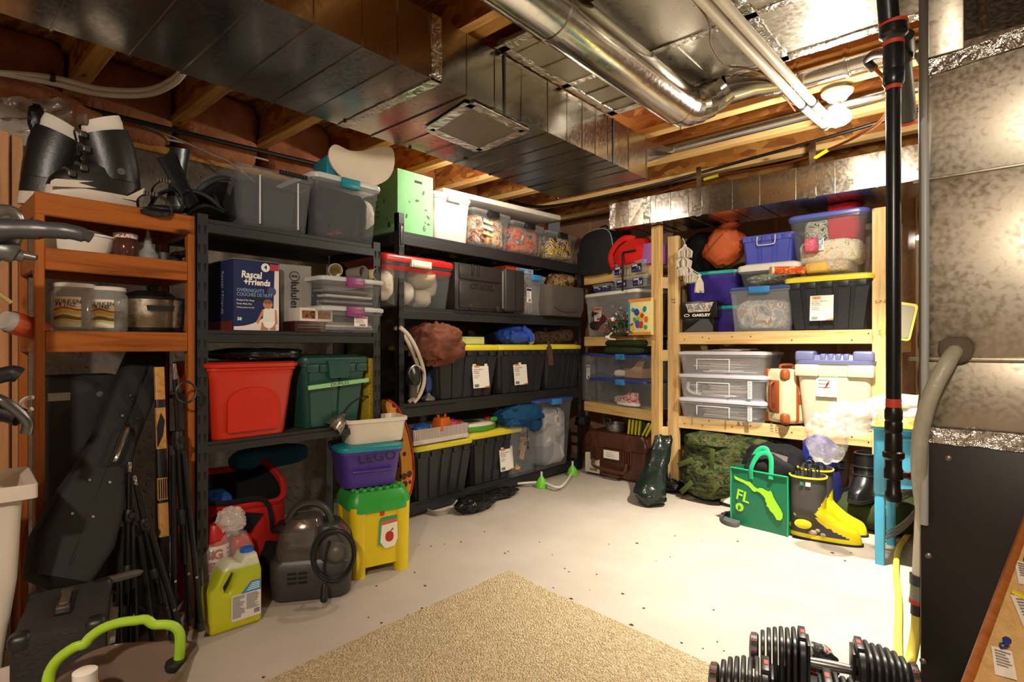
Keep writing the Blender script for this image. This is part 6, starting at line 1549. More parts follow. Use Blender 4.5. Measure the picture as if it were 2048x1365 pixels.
t = thing('board_game_box', 'flat board game box with a blue edge lying on the blue-latched bin', 'game box', (PM.p.x - .03, (PM.at(1072).y + PM.at(1018).y) / 2, loc2.z), rz)
MB().box(-w2 / 2, w2 / 2, 0, .28, 0, .042, b=.002).build('carton', card('#a8361f'), t); MB().box(-w2 * .12, w2 * .5, -.001, .0, .002, .04).build('blue_edge', plain('#7fb2dd', .6), t, 0)
text(t, 'Picasso', .03, INK, (w2 * .04, -.0014, .021), bold=.0008); text(t, 'Tiles', .024, plain('#a8261f', .6), (w2 * .36, -.0014, .021), bold=.0008)
c = PM.at(1122, 560, .12); fabric('wrapped_planter', 'bundle of brown paper and straw above the grey fabric bin', 'bundle', (c.x, c.y, ZM[1] + .26), (.14, .34, .14), patches('straw', [(0, '#4a3520'), (.42, '#9c7a4c'), (.5, '#c9a878'), (.58, '#6d4f30')], 16), 79, 2.4, .2, 6)
t = thing('black_storage_cube', 'black fabric cube on the middle rack behind the grey fabric bin', 'bin', (PM.p.x - .05, PM.at(1122).y, ZM[1] + .001), rz); MB().box(-.16, .14, 0, .32, 0, .255, b=.008).build('cube_body', plain('#141414', .8), t)
loc, rz, w, h = fitp(PM, 1098, 1172, 572, ZM[1], off=-.10)
t = thing('grey_fabric_bin', 'slouching grey fabric bin overhanging the end of the middle rack', 'bin', loc + Vector((-.02, .02, .001)), rz)
GF = cloth('#55504b', .1, .3, 20)
MB().loft([rrect(w * .92, .26, .05, 0, 5, 0, .14), rrect(w * 1.0, .28, .06, h * .3, 5, 0, .13), rrect(w * 1.02, .28, .06, h * .8, 5, .01, .135), rrect(w * .98, .27, .05, h, 5, .01, .14), rrect(w * .94, .25, .05, h * .98, 5, .01, .14), rrect(w * .9, .22, .05, h * .4, 5, .01, .14)]).build('bin_body', GF, t)
MB().tube(curve([(-w * .4, -.01, h * .3), (-w * .1, -.018, h * .15), (w * .3, -.012, h * .22)], 5), .006, 6).build('fold_seam', GF, t)

# ---- totes with yellow lids
k = 0
def hdx(lab, pl, u0, u1, vt, z0, off, d=.56, lab_u=None, s=1.0, group='black totes with yellow lids'):
    loc, rz, w, h = fitp(pl, u0, u1, vt, z0, off=off)
    t = tote('yellow_lidded_tote', lab, loc + Vector((0, 0, .001)), rz, w * s, d, h, HDXB, YEL, None, 5, .86, group, .038, .05, lid_r=.05)
    if lab_u is not None:
        tp = .86; yb = d / 2 - (d - .024) * (tp + (1 - tp) * .42) / 2 - .0125
        hdx_label(t, lab_u * w, h * .40, min(.17, w * .26), h * .46, yb, -math.atan((d * (1 - tp) * .5) / h))
    return t, loc, rz, w, h
hdx('black tote with yellow lid under the green box, labelled, left on the third shelf', PM, 872, 1002, 690, ZM[2], -.02, lab_u=.18)
hdx('black tote with yellow lid under the blue bag, labelled, middle of the third shelf', PM, 999, 1098, 690, ZM[2], -.02, lab_u=-.08)
hdx('black tote with yellow lid and a brown strap hanging over it, nearest the corner', PM, 1096, 1166, 689, ZM[2], -.02)
hdx('large black tote with yellow lid under the striped toy box, bottom shelf', PM, 829, 950, 884, ZM[3], -.05)
hdx('labelled black tote with yellow lid under the green toy, bottom shelf', PM, 944, 1048, 861, ZM[3], -.03, lab_u=.16)
# brown jacket, hoops and pod at the left end of the third shelf
c = PM.at(868, 690, -.06)
fabric('brown_quilted_jacket', 'bundled brown quilted jacket hanging over the first yellow-lidded tote', 'jacket', (PM.p.x + .0, PM.at(872).y, PM.at(868, 728, -.06).z), (.30, .34, PM.at(868, 652, 0).z - PM.at(868, 728, 0).z), patches('brown_quilt', [(0, '#6d4030'), (.5, '#7c4a38'), (.6, '#5f3728')], 4, .7), 81, 2.6, .2, 5, 0, .0, .8, 56, 30)
t = thing('baby_swing', 'white curved rails and black pod of a folded baby swing at the rack end', 'baby swing')
for k, dx in enumerate((0, -.07)):
    P = [W(u - 10 * k, v_, x=-2.86 + dx) for u, v_ in ((800, 655), (818, 672), (836, 705), (847, 740), (848, 765), (840, 790), (828, 805))]
    MB().tube(curve(P, 4), .014, 8, flat=.7).build('white_rail', plain('#d3c8b2', .35), t)
P = W(826, 758, x=-2.85)
MB().loft([[P + Vector((x, s * .05 * math.cos(q), s * .065 * math.sin(q) + .02 - .02 * (s < 1))) for q in [2 * PI * i / 18 for i in range(18)]] for x, s in ((-.03, .8), (-.01, 1), (.02, 1), (.035, .7), (.04, .3))]).build('pod', plain('#262321', .25), t)
MB().tube(curve([P + Vector((.03, .06 * math.cos(q), .02 + .068 * math.sin(q))) for q in [PI * (.05 + .9 * i / 8) for i in range(9)]], 3), .006, 8).build('silver_rim', plain('#b9b3aa', .25, .9), t)
MB().loft([[P + Vector((x, ww * math.cos(q) * .6, z_ + 0 * q)) + Vector((ww * .5 * math.sin(q), 0, 0)) for q in [2 * PI * i / 12 for i in range(12)]] for x, ww, z_ in ((0, .05, .0), (0, .045, -.06), (0, .05, -.12))]).build('pod_stem', plain('#4b453f', .4), t)
P = W(856, 800, x=-3.0); t = thing('blue_white_toy_fan', 'small blue and white toy on a round grey base behind the swing rails', 'toy', (P.x, P.y, ZM[2] + .001))
MB().lathe([(.05, 0), (.048, .015), (.02, .035), (.012, .05)], 20).build('base', plain('#8f8a84', .35), t); MB().lump((0, 0, .12), (.05, .08, .14), 2.2, .1, 4, 83).build('blue_body', plastic('#2a4a8c'), t)
MB().tube(curve([(.02, .05, .05), (.02, .075, .11), (.02, .05, .17)], 5), .006, 8).build('white_arc', WHITE, t)
# things lying on the yellow lids
zl = PM.at(940, 690, .1).z + .006; LZ = bpy.data.objects['yellow_lidded_tote'].location.z + (PM.at(937, 690, -.02).z - ZM[2]) + .004
t = thing('green_gift_box', 'flat green carton with a pale yellow end lying on a yellow lid', 'box', (PM.p.x - .05, PM.at(928).y, LZ), rz)
MB().box(-.20, .03, 0, .22, 0, .065, b=.002).build('carton', card('#3f7a38'), t); MB().box(.03, .26, .0, .22, 0, .055, b=.002).build('pale_end', card('#c9cf8a'), t)
c = PM.at(1000, 665, .3); fabric('dark_floral_bag', 'dark floral fabric at the back between the green carton and the blue bag', 'bag', (c.x, c.y, LZ), (.2, .30, .15), patches('dark_floral', [(0, '#1a1917'), (.6, '#2a2621'), (.68, '#6f6a5a'), (.7, '#1a1917')], 22), 85)
t = thing('blue_drawstring_bag', 'bright blue bag with a knotted neck lying on the middle yellow lid', 'bag', (PM.p.x - .06, PM.at(1055).y, LZ), rz)
BB = plain('#2a4fb8', .5, 0, .1, 6, .5, 12)
MB().lump((0, .08, .075), (.32, .22, .16), 2.4, .2, 4, 86, 34, 18, .8, flat=.94).build('bag_body', BB, t); MB().tube(curve([(-.02, -.03, .14), (.06, -.045, .08), (.08, -.045, .02)], 4), .022, 8, flat=.5).build('knot_tail', BB, t); MB().lump((.15, .03, .05), (.05, .06, .1), 2.2, .2, 4, 87).build('white_lining', WHITE, t)
t = thing('brown_fur_boot', 'brown fur-topped boot lying on the yellow lid near the corner', 'boot', (PM.p.x - .05, PM.at(1125).y, LZ), rz)
FUR = patches('brown_fur', [(0, '#3f2e24'), (.45, '#5f4736'), (.6, '#745a45')], 40, .95, .9)
MB().tube(curve([(-.20, .08, .06), (-.05, .06, .055), (.10, .05, .07), (.22, .06, .085)], 5), [.055] * 6 + [.06] * 6 + [.065] * 4, 14).build('shaft', FUR, t); MB().lump((-.22, .1, .05), (.12, .14, .10), 2.3, .1, 4, 88).build('foot', cloth('#4a372b'), t)
t = thing('brown_strap', 'brown strap hanging down the front of the corner tote', 'strap'); P = [PM.at(1094, 682, .08), PM.at(1096, 684, -.03), PM.at(1098, 695, -.035), PM.at(1101, 715, -.03), PM.at(1102, 731, -.028)]; P[0].z = P[1].z = LZ + .012
MB().tube(P, .022, 6, flat=.15).build('webbing', cloth('#4f3b30'), t)
# bottom shelf
loc, rz, w, h = fitp(PM, 826, 937, 852, vb=893, off=-.04)
LZ4 = ZM[3] + (PM.at(890, 884, -.05).z - ZM[3]) + .004
t = thing('striped_box', 'white box with grey pinstripes holding toys on a yellow lid', 'box', (loc.x, loc.y, LZ4), rz)
SW = .10; w = w * .98
MB().loft([rrect(w, .26, .003, 0, 1, 0, .13), rrect(w, .26, .003, SW, 1, 0, .13), rrect(w - .008, .252, .003, SW, 1, 0, .13), rrect(w - .01, .25, .003, .006, 1, 0, .13)]).build('box_body', card('#cfc4bb'), t, 30)
mb = MB(); x = -w / 2 + .008
while x < w / 2 - .006: mb.box(x, x + .004, -.0012, 0, .03, SW); x += .0135
y = .006
while y < .25: mb.box(-w / 2 - .0012, -w / 2, y, y + .004, .03, SW); y += .0135
mb.build('pinstripes', plain('#8a7c7c', .7), t, 0)['kind'] = 'stuff'
MB().box(-w / 2 - .003, w / 2 + .003, -.003, .262, .0, .028, b=.001).build('lower_band', card('#d8cfc8'), t)
tp = thing('orange_toy_clip', 'bright orange plastic toy on top of the striped box', 'toy', inside((loc.x, loc.y, LZ4 + SW - .03), rz, .04, .05, 0), rz + .2)
MB().loft([rrect(.13, .09, .012, 0, 2), rrect(.12, .08, .012, .05, 2), rrect(.10, .07, .012, .085, 2)]).build('body', plastic('#d96a1a', .35), tp)
for x in (-.035, .035): MB().tube([(x, 0, .08), (x * 1.2, 0, .105)], .008, 8).build('prong', plastic('#d96a1a', .35), tp)
for nm, lab, x, s, cc in (('blue_toy', 'blue plastic toy at the left in the striped box', -.10, (.12, .1, .08), '#2a5fb0'), ('pink_toy', 'pink plastic toy at the right in the striped box', .17, (.12, .1, .08), '#c9487a'), ('red_toy', 'small red toy at the right corner of the striped box', .24, (.06, .06, .07), '#b02a1c')):
    fabric(nm, lab, 'toy', inside((loc.x, loc.y, LZ4 + .04), rz, x, .10, 0), s, plastic(cc), len(lab), 2.3, .25, 5, rz)
LZ5 = ZM[3] + (PM.at(996, 861, -.03).z - ZM[3]) + .004
t = thing('green_activity_toy', 'green and white electronic baby toy on the labelled bottom tote', 'toy', (PM.p.x + .0, PM.at(968).y, LZ5), rz)
e = lambda a, b_, z: ellipse(a, b_, z, 28, 0, .11)
MB().loft([e(.20, .11, 0), e(.215, .12, .02), e(.21, .118, .04)]).build('green_base', plastic('#4f9a2c', .35), t); MB().loft([e(.205, .115, .04), e(.19, .105, .06), e(.15, .08, .068)]).build('white_top', plain('#d8d2c4', .35), t)
MB().lathe([(.026, .068), (.028, .085), (.012, .095)], 16, Matrix.Translation((.10, .06, 0))).build('red_button', plastic('#b3231f'), t); MB().lump((.13, .03, .075), (.08, .05, .04), 2.2, .1, 4, 5).build('green_button', plastic('#3f8a2a'), t); MB().box(-.10, .0, .04, .12, .064, .076, b=.005).build('dark_panel', plain('#3a3534', .4), t)
loc, rz, w, h = fitp(PM, 1024, 1082, 835, ZM[3], off=-.06)
t = tote('wood_block_bin', 'frosted clear open bin of wooden train track on the bottom shelf', loc + Vector((0, 0, .001)), rz, w * 1.02, .42, h, CLR, None, None, 0, .88, r=.03, open_in=1)
rnd = random.Random(8); WB = wood('#c9a16c', '#b3884f', None, .5, .6)
for k in range(24):
    o_ = MB().box(-.07, .07, -.02, .02, -.006, .006, b=.003).build('track_block', WB); o_.location = inside(loc, rz, rnd.uniform(-w * .26, w * .26), rnd.uniform(.08, .28), .03 + .0145 * k); o_.rotation_euler = (rnd.uniform(-.9, .9), rnd.uniform(-.9, .9), rnd.uniform(0, 3)); tag(o_, 'flat wooden track block in the frosted open bin on the bottom shelf', 'wooden block', 'wooden track blocks in the frosted bin')
c = PM.at(1040, 820, .1); t = thing('navy_cloth_bag', 'navy and teal cloth bag with a drawstring draped over the bin of blocks', 'bag', inside(loc, rz, .0, .06, h - .06), rz)
MB().lump((.01, .03, .07), (w * 1.15, .26, .17), 2.4, .22, 4, 91, 34, 18, .8).build('bag_body', cloth('#1d4a72'), t); MB().lump((w * .30, -.05, -.0), (w * .4, .08, .13), 2.2, .2, 4, 92).build('draped_corner', cloth('#1d4a72'), t)
MB().tube(curve([(-.06, -.11, .02), (-.065, -.118, -.08), (-.055, -.118, -.15)], 4), .003, 6).build('drawstring', BLACKP, t); MB().lathe([(.008, 0), (.009, .02), (.006, .026)], 10, Matrix.Translation((-.055, -.118, -.18))).build('cord_lock', BLACKP, t)
loc, rz, w, h = fitp(PM, 1074, 1149, 798, ZM[3], off=-.06)
t = tote('tall_clear_bin', 'tall clear bin with blue lid at the corner end of the bottom shelf', loc + Vector((0, 0, .001)), rz, w, .42, h, CLR, plain('#34509a', .35, 0, .05, 6, 0, 60, .9), BLU, 0, .86, lid_h=.02, r=.03, latch_w=.13)
small_label(t, .02, h * .64, .085, .17, .033, '#2a2f5a')
fabric('grey_linens', 'greyish linens filling the tall clear bin', 'linens', inside(loc, rz, 0, .21, .012), (w * .78, .32, h * .84), patches('grey_mix', [(0, '#8a8d94'), (.45, '#a3a5a8'), (.6, '#c9c6bd'), (.66, '#7a7c82')], 5), 93, 6, .05, 7)
# floor under the rack
c = W(892, 1025, z=0); t = thing('white_tray', 'shallow white tray pushed under the middle rack', 'tray', (c.x - .12, c.y + .02, 0), PI / 2)
MB().loft([rrect(.22, .3, .04, 0), rrect(.27, .34, .05, .035), rrect(.28, .35, .05, .038), rrect(.26, .33, .05, .035), rrect(.21, .29, .04, .008)]).build('tray', plain('#c9c2b4', .4), t)
c = W(955, 1022, z=0); fabric('black_plastic_bag', 'crumpled glossy black plastic bag trailing from under the middle rack', 'bag', (c.x - .02, c.y + .0, 0), (.17, .30, .10), plain('#0f0f10', .22, 0, .1, 8, .8, 18), 95, 2.2, .28, 6, .0)
c = W(1000, 1000, z=0); fabric('black_bag_tail', 'flat tail of black plastic under the middle rack toward the corner', 'bag', (c.x - .04, c.y + .03, 0), (.14, .34, .06), plain('#0f0f10', .22, 0, .1, 8, .8, 18), 96, 2.2, .28, 6, .0)
c0 = W(1083, 978, z=0); t = thing('toy_arch', 'white toy arch with two green feet poking out under the rack', 'toy')
P0 = W(1083, 968, z=.03); P1 = W(1145, 945, z=.03); Pm = W(1120, 975, z=.03); Pl = W(1035, 968, z=.03)
MB().tube(curve([Pl, P0 + Vector((0, 0, .01)), Pm, P1], 6), .010, 8).build('white_tube', plain('#d8d2c6', .4), t)
for P in (P0, P1):
    MB().lathe([(.05, -.028), (.046, 0), (.034, .03), (.016, .055), (.012, .06)], 20, Matrix.Translation(P)).build('green_foot', plastic('#6cc02a', .35), t)
    MB().tube([P + Vector((0, 0, .055)), P + Vector((0, 0, .095))], .009, 10).build('white_peg', plain('#d8d2c6', .4), t)
for nm, lab, u, v_, s, cc in (('orange_ring_toy', 'orange toy ring under the rack behind the green feet', 1098, 958, (.16, .16, .05), '#d9601a'), ('blue_toy_piece', 'blue toy piece under the rack behind the green feet', 1118, 952, (.1, .1, .08), '#2a6ab0')):
    c = W(u, v_, z=0); fabric(nm, lab, 'toy', (c.x - .12, c.y + .06, 0), s, plastic(cc), len(lab), 2.4, .2, 4)

# ================================================================== CORNER PINE SHELF
def cfit(u0, u1, vt, z0, off): return PC.fit(u0, u1, vt, z0, None, off)


loc, rz, w, h = cfit(1158, 1224, 460, ZC_[0], -.02)
t = thing('black_backpack', 'black backpack with pale piping on the corner shelf', 'backpack', loc, rz)
BKP = plain('#1b1b1f', .7, 0, .12, 10, .3, 30)
outl = [(-w * .46, 0), (w * .44, 0), (w * .5, h * .3), (w * .46, h * .75), (w * .3, h * .95), (0, h * 1.0), (-w * .32, h * .95), (-w * .48, h * .75), (-w * .52, h * .3)]
plate([tuple(p[:1]) + (p[2],) for p in curve([(x, 0, z) for x, z in outl], 4, True)], None, .2, .03).build('pack_body', BKP, t, 60)
MB().tube(curve([(x * 1.0, .008, z + .004) for x, z in outl], 4, True), .004, 6, True).build('piping', plain('#b9b4ac', .6), t)
MB().tube(curve([(-w * .12, .1, h), (-w * .08, .1, h + .04), (w * .08, .1, h + .04), (w * .12, .1, h)], 4), .008, 6).build('top_handle', BKP, t)
c = PC.at(1212, 450, .10); t = thing('black_cap_bag', 'black cap-topped bag with a white bundle behind the backpack', 'bag', (c.x, c.y, ZC_[0]), PC.rz)
MB().lump((0, .16, .22), (.20, .18, .46), 2.4, .1, 3, 97).build('bag_body', cloth('#18181a'), t); MB().lump((-.02, .05, .36), (.13, .08, .10), 2.2, .3, 6, 98).build('white_bundle', plain('#cfc8bd', .6, 0, .1, 6, .6, 20), t)
loc, rz, w, h = cfit(1213, 1284, 472, ZC_[0], -.03)
t = thing('red_bag', 'red fabric bag with black straps slumped on the corner shelf', 'bag', loc, rz)
RB = cloth('#c2231c', .12, .4, 14)
MB().lump((.02, .10, h * .44), (w * .95, .22, h * .92), 2.5, .12, 3.5, 101, 36, 20, .7, flat=.95).build('bag_body', RB, t); MB().tube(curve([(-w * .30, -.0, .01), (-w * .38, -.005, h * .4), (-w * .2, -.01, h * .75), (w * .05, .0, h * .92), (w * .2, .04, h * .85)], 5), .024, 8, flat=.35).build('red_strap', RB, t)
MB().box(w * .02, w * .36, -.022, -.008, h * .42, h * .48, b=.003).build('black_band', BLACKP, t); MB().box(w * .02, w * .06, -.03, -.02, -.20, h * .42, b=.003).build('black_strap', BLACKP, t)
loc, rz, w, h = cfit(1279, 1302, 488, ZC_[0], .0)
t = thing('purple_box', 'plain purple box beside the post on the corner shelf', 'box', loc, rz); MB().box(-w / 2, w / 2, 0, .2, 0, h, b=.003).build('carton', card('#9c5fa8'), t)
# small bins with printed inserts
CL2 = clear('#c9ced2', .32, .2)
for k, (u0, u1, vt, vb, lab) in enumerate(((1183, 1220, 585, 604, 'small clear bin with dark insert, lower left of four on the corner shelf'), (1222, 1292, 581, 603, 'small clear bin with dark insert, lower right of four on the corner shelf'), (1183, 1220, 562, 584, 'small clear bin with dark insert, upper left of four on the corner shelf'), (1217, 1290, 552, 579, 'small clear bin with dark insert, topmost and widest on the corner shelf'))):
    loc, rz, w, h = PC.fit(u0, u1, vt, None, vb, -.02 if k % 2 else .05)
    if k < 2: loc.z = 1.215 + .385 - .0
    else: loc.z = 1.215 + .385 + [.086, .108][k - 2]
    h = [.082, .10, .085, .108][k] * .98
    t = tote('small_clear_bin', lab, loc + Vector((0, 0, .003)), rz, w, .24, h, CL2, CL2, None, 0, .92, 'small clear bins on the corner shelf', .014, .015)
    for q, xo in enumerate((-.22, .25) if w > .2 else (.0,)):
        MB().box(xo * w - .055, xo * w + .055, .008, .0125, .012, h * .78).build('printed_insert', plain('#15161c', .5), t, 0)
        text(t, 'NOMA', .02, WHITE, (xo * w - .045, .0065, h * .60), align='LEFT', bold=.0006)
        MB().box(xo * w + .006, xo * w + .05, .0066, .0079, .016, h * .5).build('photo_print', patches('insert_photo', [(0, '#2a3a8a'), (.48, '#c9c4c0'), (.58, '#7a4a4a')], 40, .5, 0), t, 0)
        MB().box(xo * w - .048, xo * w - .004, .0066, .0079, .02, .034).build('blue_print', plain('#3a48a8', .5), t, 0)
loc, rz, w, h = cfit(1176, 1262, 607, ZC_[1], -.01)
t = tote('white_lidded_bin', 'clear bin with a white lid under the small bins on the corner shelf', loc + Vector((0, 0, .001)), rz, w * 1.25, .36, .382, CLRM, plain('#e2dfd8', .4), None, 0, .92, lid_h=.03, r=.025)
small_label(t, -w * .28, .19, .10, .12, .012, '#a8443a', 3, plain('#cfc0b0', .6)); fabric('red_dark_clothes', 'dark red and black clothes in the white-lidded bin', 'clothes', inside(loc, rz, -.05, .18, .012), (w * 1.0, .28, .26), patches('dark_red', [(0, '#2a2022'), (.5, '#4a2226'), (.62, '#8f8a76')], 5), 102)
loc, rz, w, h = cfit(1257, 1302, 603, ZC_[1], -.05)
t = thing('puzzle_picture_box', 'square picture puzzle with bright shapes on cream ground and an orange frame', 'puzzle', loc, rz); w = .25; h = .285
MB().box(-w / 2, w / 2, 0, .03, 0, h, b=.002).build('panel', card('#e8dca0'), t)
for (x0, x1, z0, z1, cc) in ((-w / 2, w / 2, h - .022, h, '#e0932a'), (-w / 2, w / 2, 0, .022, '#e0932a'), (-w / 2, -w / 2 + .02, .022, h - .022, '#3a93b0')): MB().box(x0, x1, -.004, .0, z0, z1).build('frame_strip', plain(cc, .6), t, 0)
rnd = random.Random(12)
for k, (x, z, r, cc) in enumerate(((.02, .14, .035, '#e0b82a'), (.03, .15, .018, '#c2392a'), (-.03, .18, .026, '#2a48a8'), (-.05, .12, .02, '#5aa83a'), (-.02, .085, .028, '#3a58b8'), (.02, .08, .024, '#c2392a'), (.06, .2, .02, '#2a8a9a'), (-.07, .2, .015, '#2a8a9a'), (.07, .06, .016, '#5aa83a'), (-.07, .06, .018, '#e0b82a'), (-.01, .135, .014, '#8ac03a'), (.08, .12, .02, '#d96a2a'))):
    MB().prism([(x + r * math.cos(q) * (1 + .2 * math.sin(q * 2 + k)), z + r * 1.1 * math.sin(q)) for q in [2 * PI * i / 14 for i in range(14)]], -.0022 - .0008 * k, .0).build('bright_shape', plain(cc, .6), t, 0)
# christmas lights
c = PC.at(1238, 672, -.05)
t = thing('string_lights', 'tangled heap of green string lights with small red and clear bulbs', 'string lights', (c.x, c.y, ZC_[1]), PC.rz)
rnd = random.Random(9); WG = plain('#2c5238', .5)
pts_all = []
for q in range(9):
    P = []
    for k in range(14):
        a = rnd.uniform(0, 2 * PI); r = rnd.uniform(.03, 1) ** .6; z = rnd.uniform(.005, 1) * .24 * (1 - r * .6)
        P.append(Vector((.17 * r * math.cos(a), .12 * r * math.sin(a), z + .006)))
    P = curve(P, 4); pts_all += P
    MB().tube(P, .0028, 5).build('wire_strand', WG, t)
for nm, cc, n_ in (('red_bulbs', '#c2161c', 90), ('clear_bulbs', '#d8cfa8', 40)):
    mb = MB()
    for k in range(n_):
        p = rnd.choice(pts_all); d = Vector((p.x, p.y, .04 + rnd.random() * .06)).normalized(); d = (d + Vector((rnd.uniform(-.6, .6), rnd.uniform(-.6, .6), rnd.uniform(-.3, .6)))).normalized()
        mb.tube([p, p + d * .008, p + d * .02], [.0045, .006, .001], 5)
    mb.build(nm, plain(cc, .25), t)['kind'] = 'stuff'
MB().lump((.0, -.06, .13), (.04, .04, .04), 2, 0, 1, 1, 16, 10).build('white_globe', WHITE, t); MB().tube(curve([(.03, -.10, .02), (.05, -.16, -.015), (.09, -.175, -.03), (.15, -.17, -.035)], 4), .005, 6).build('lead', WHITE, t); MB().box(.03, .06, -.172, -.15, -.025, -.005, b=.004).build('plug', WHITE, t)
# third shelf
ZB = .622
for k, (vt, vb, lab) in enumerate(((760, 813, 'clear bin with blue latch holding a pink-red shoe, lower of two on the corner shelf'), (709, 760, 'clear bin with blue latch holding a cardboard box, upper of two on the corner shelf'))):
    loc, rz, w, h = cfit(1186, 1303, vt, ZB if k == 0 else ZB + .001 + hprev, -.02)
    hprev = h
    t = tote('blue_lidded_bin', lab, loc + Vector((0, 0, .001)), rz, w, .38, h, CLR, plain('#2f4298', .35, 0, .05, 6, 0, 60, .92), BLU, 0, .95, 'blue-lidded clear bins on the corner shelf', .018, .03, latch_w=.10)
    t.children[-1].location.x = -.08
    if k == 0:
        z0_ = loc.z; s = thing('running_shoe', 'pink and white running shoe inside the lower blue-lidded bin', 'shoe', inside(loc, rz, .0, .09, .02), rz)
        MB().loft([[Vector((p.x, p.y, z)) for p in ellipse(.13 * a, .045 * b_, 0, 20, c_)] for z, a, b_, c_ in ((0, 1, 1, 0), (.02, 1.0, 1, 0), (.05, .92, .85, .0), (.075, .6, .7, .04), (.10, .45, .6, .065))]).build('upper', patches('shoe_pattern', [(0, '#c2364a'), (.46, '#e0c9c4'), (.56, '#b32a3c')], 40, .7, .2), s); MB().loft([ellipse(.135, .05, -.008, 20), ellipse(.138, .052, .016, 20)]).build('sole', WHITE, s)
        fabric('cream_shoe', 'pale cream shoe at the left in the lower blue-lidded bin', 'shoe', inside(loc, rz, -.13, .14, .012), (.14, .10, .07), cloth('#b9ab98'), 104)
    else:
        b_ = thing('tan_shoe_box', 'open tan cardboard box inside the upper blue-lidded bin', 'box', inside(loc, rz, .05, .08, .014), rz); MB().box(-.09, .12, 0, .16, 0, .075, b=.002).build('carton', card('#b58a62'), b_); MB().add([(.0, 0, .075), (.12, 0, .075), (.10, .05, .14), (.03, .05, .14), (.0, .003, .075), (.12, .003, .075), (.10, .053, .14), (.03, .053, .14)], [(0, 1, 2, 3), (7, 6, 5, 4), (0, 4, 5, 1), (1, 5, 6, 2), (2, 6, 7, 3), (3, 7, 4, 0)]).build('open_flap', card('#c29a70'), b_, 0)
        fabric('white_slipper', 'white slipper beside the tan box in the upper blue-lidded bin', 'shoe', inside(loc, rz, -.09, .09, .014), (.12, .08, .06), cloth('#d8cdbd'), 105)
top_ = loc.z + h
loc, rz, w, h = cfit(1158, 1190, 706, ZB, .06)
t = tote('dim_clear_bin', 'dim clear bin with a dark blue lid at the left end of the corner shelf', inside(loc, rz, -.02, .0, .001), rz, .24, .34, h, CLRD, plain('#2a3a7c', .4), None, 0, .95, lid_h=.02, r=.02); small_label(t, .03, h * .6, .05, .13, .008, '#8a8f94')
fabric('green_yarn', 'greenish wool in the dim clear bin', 'wool', inside(loc, rz, -.02, .17, .014), (.18, .26, .24), patches('green_wool', [(0, '#2c3328'), (.55, '#4a5a34'), (.68, '#8fae3a')], 4), 106)
OLV = cloth('#2c3524', .12, .3, 24)
for k, (dz, lab) in enumerate(((.003, 'lower olive green folded mat on the blue-lidded bins'), (.062, 'upper olive green folded mat under the string lights'))):
    c = PC.at(1240, 690, -.03); t = thing('folded_olive_mat', lab, 'mat', (c.x, c.y, top_ + dz), PC.rz, 'olive mats on the corner shelf')
    MB().loft([rrect(.42, .34, .06, 0, 5, .02 * k, .17), rrect(.46, .38, .07, .018, 5, .02 * k, .17), rrect(.46, .38, .07, .036, 5, .02 * k, .17), rrect(.42, .34, .06, .055, 5, .02 * k, .17)]).build('mat_body', OLV, t)
# floor level: hard case with things on it
loc, rz, w, h = Plane((0, 3.95), (1, -.06)).fit(1166, 1294, 868, 0.0)
PQ = Plane((0, 3.95), (1, -.06)); q0 = W(1168, 958, z=0); 
t = thing('brown_hard_case', 'large brown hard-shell transport case on the floor under the corner shelf', 'case', loc, rz)
BRN = plastic('#4f2c1e', .32, .1); hc = h * .99; dc = .42
MB().loft([rrect(w * .94, dc * .94, .04, .015, 4, 0, dc / 2), rrect(w * .98, dc * .98, .04, .05, 4, 0, dc / 2), rrect(w * .98, dc * .98, .04, hc * .66, 4, 0, dc / 2), rrect(w * 1.02, dc * 1.02, .045, hc * .68, 4, 0, dc / 2), rrect(w * 1.02, dc * 1.02, .045, hc * .72, 4, 0, dc / 2)]).build('lower_shell', BRN, t)
MB().loft([rrect(w * 1.03, dc * 1.03, .045, hc * .72, 4, 0, dc / 2), rrect(w * 1.03, dc * 1.03, .045, hc * .78, 4, 0, dc / 2), rrect(w * .99, dc * .99, .045, hc * .92, 4, 0, dc / 2), rrect(w * .92, dc * .92, .05, hc, 4, 0, dc / 2)]).build('lid', BRN, t)
for x in (-w * .30, w * .22):
    for q in (-.032, -.012, .012, .032): MB().box(x + q - .005, x + q + .005, -.016, .02, hc * .36, hc * .68, b=.003).build('rib', BRN, t)
    MB().box(x - .04, x + .04, -.014, .02, hc * .66, hc * .84, b=.006).build('latch', BRN, t)
    for q in (-.03, .03): MB().box(x + q - .006, x + q + .006, -.012, .03, hc * .82, hc * .98, b=.003).build('lid_rib', BRN, t)
MB().tube(curve([(-w * .30, -.02, hc * .40), (-w * .29, -.035, hc * .27), (-w * .2, -.04, hc * .22), (w * .14, -.04, hc * .19), (w * .21, -.035, hc * .24), (w * .22, -.02, hc * .40)], 4), .014, 10).build('front_handle', BRN, t)
MB().box(-w * .16, w * .12, -.014, .01, hc * .43, hc * .66, b=.003).build('label_frame', BRN, t); MB().box(-w * .14, w * .10, -.0165, -.013, hc * .45, hc * .63).build('white_card', WHITE, t, 0)
mb = MB(); bars(mb, -w * .10, hc * .58, w * .16, hc * .08, -.018, -.0165, 3); mb.build('faint_writing', plain('#b9b2a8', .7), t, 0)
s = MB().add([(-w * .46, -.001, hc * .06), (-w * .22, -.001, hc * .06), (-w * .22, -.001, hc * .38), (-w * .3, -.001, hc * .36), (-w * .38, -.001, hc * .52), (-w * .46, -.001, hc * .50)], [(0, 1, 2, 3, 4, 5)]).build('torn_sticker', plain('#cfc6b8', .7), t, 0)
mb = MB(); xx = -w * .38
while xx < -w * .26: mb.box(xx, xx + .003, -.0022, -.0012, hc * .10, hc * .16); xx += .006
mb.build('barcode', INK, s, 0)
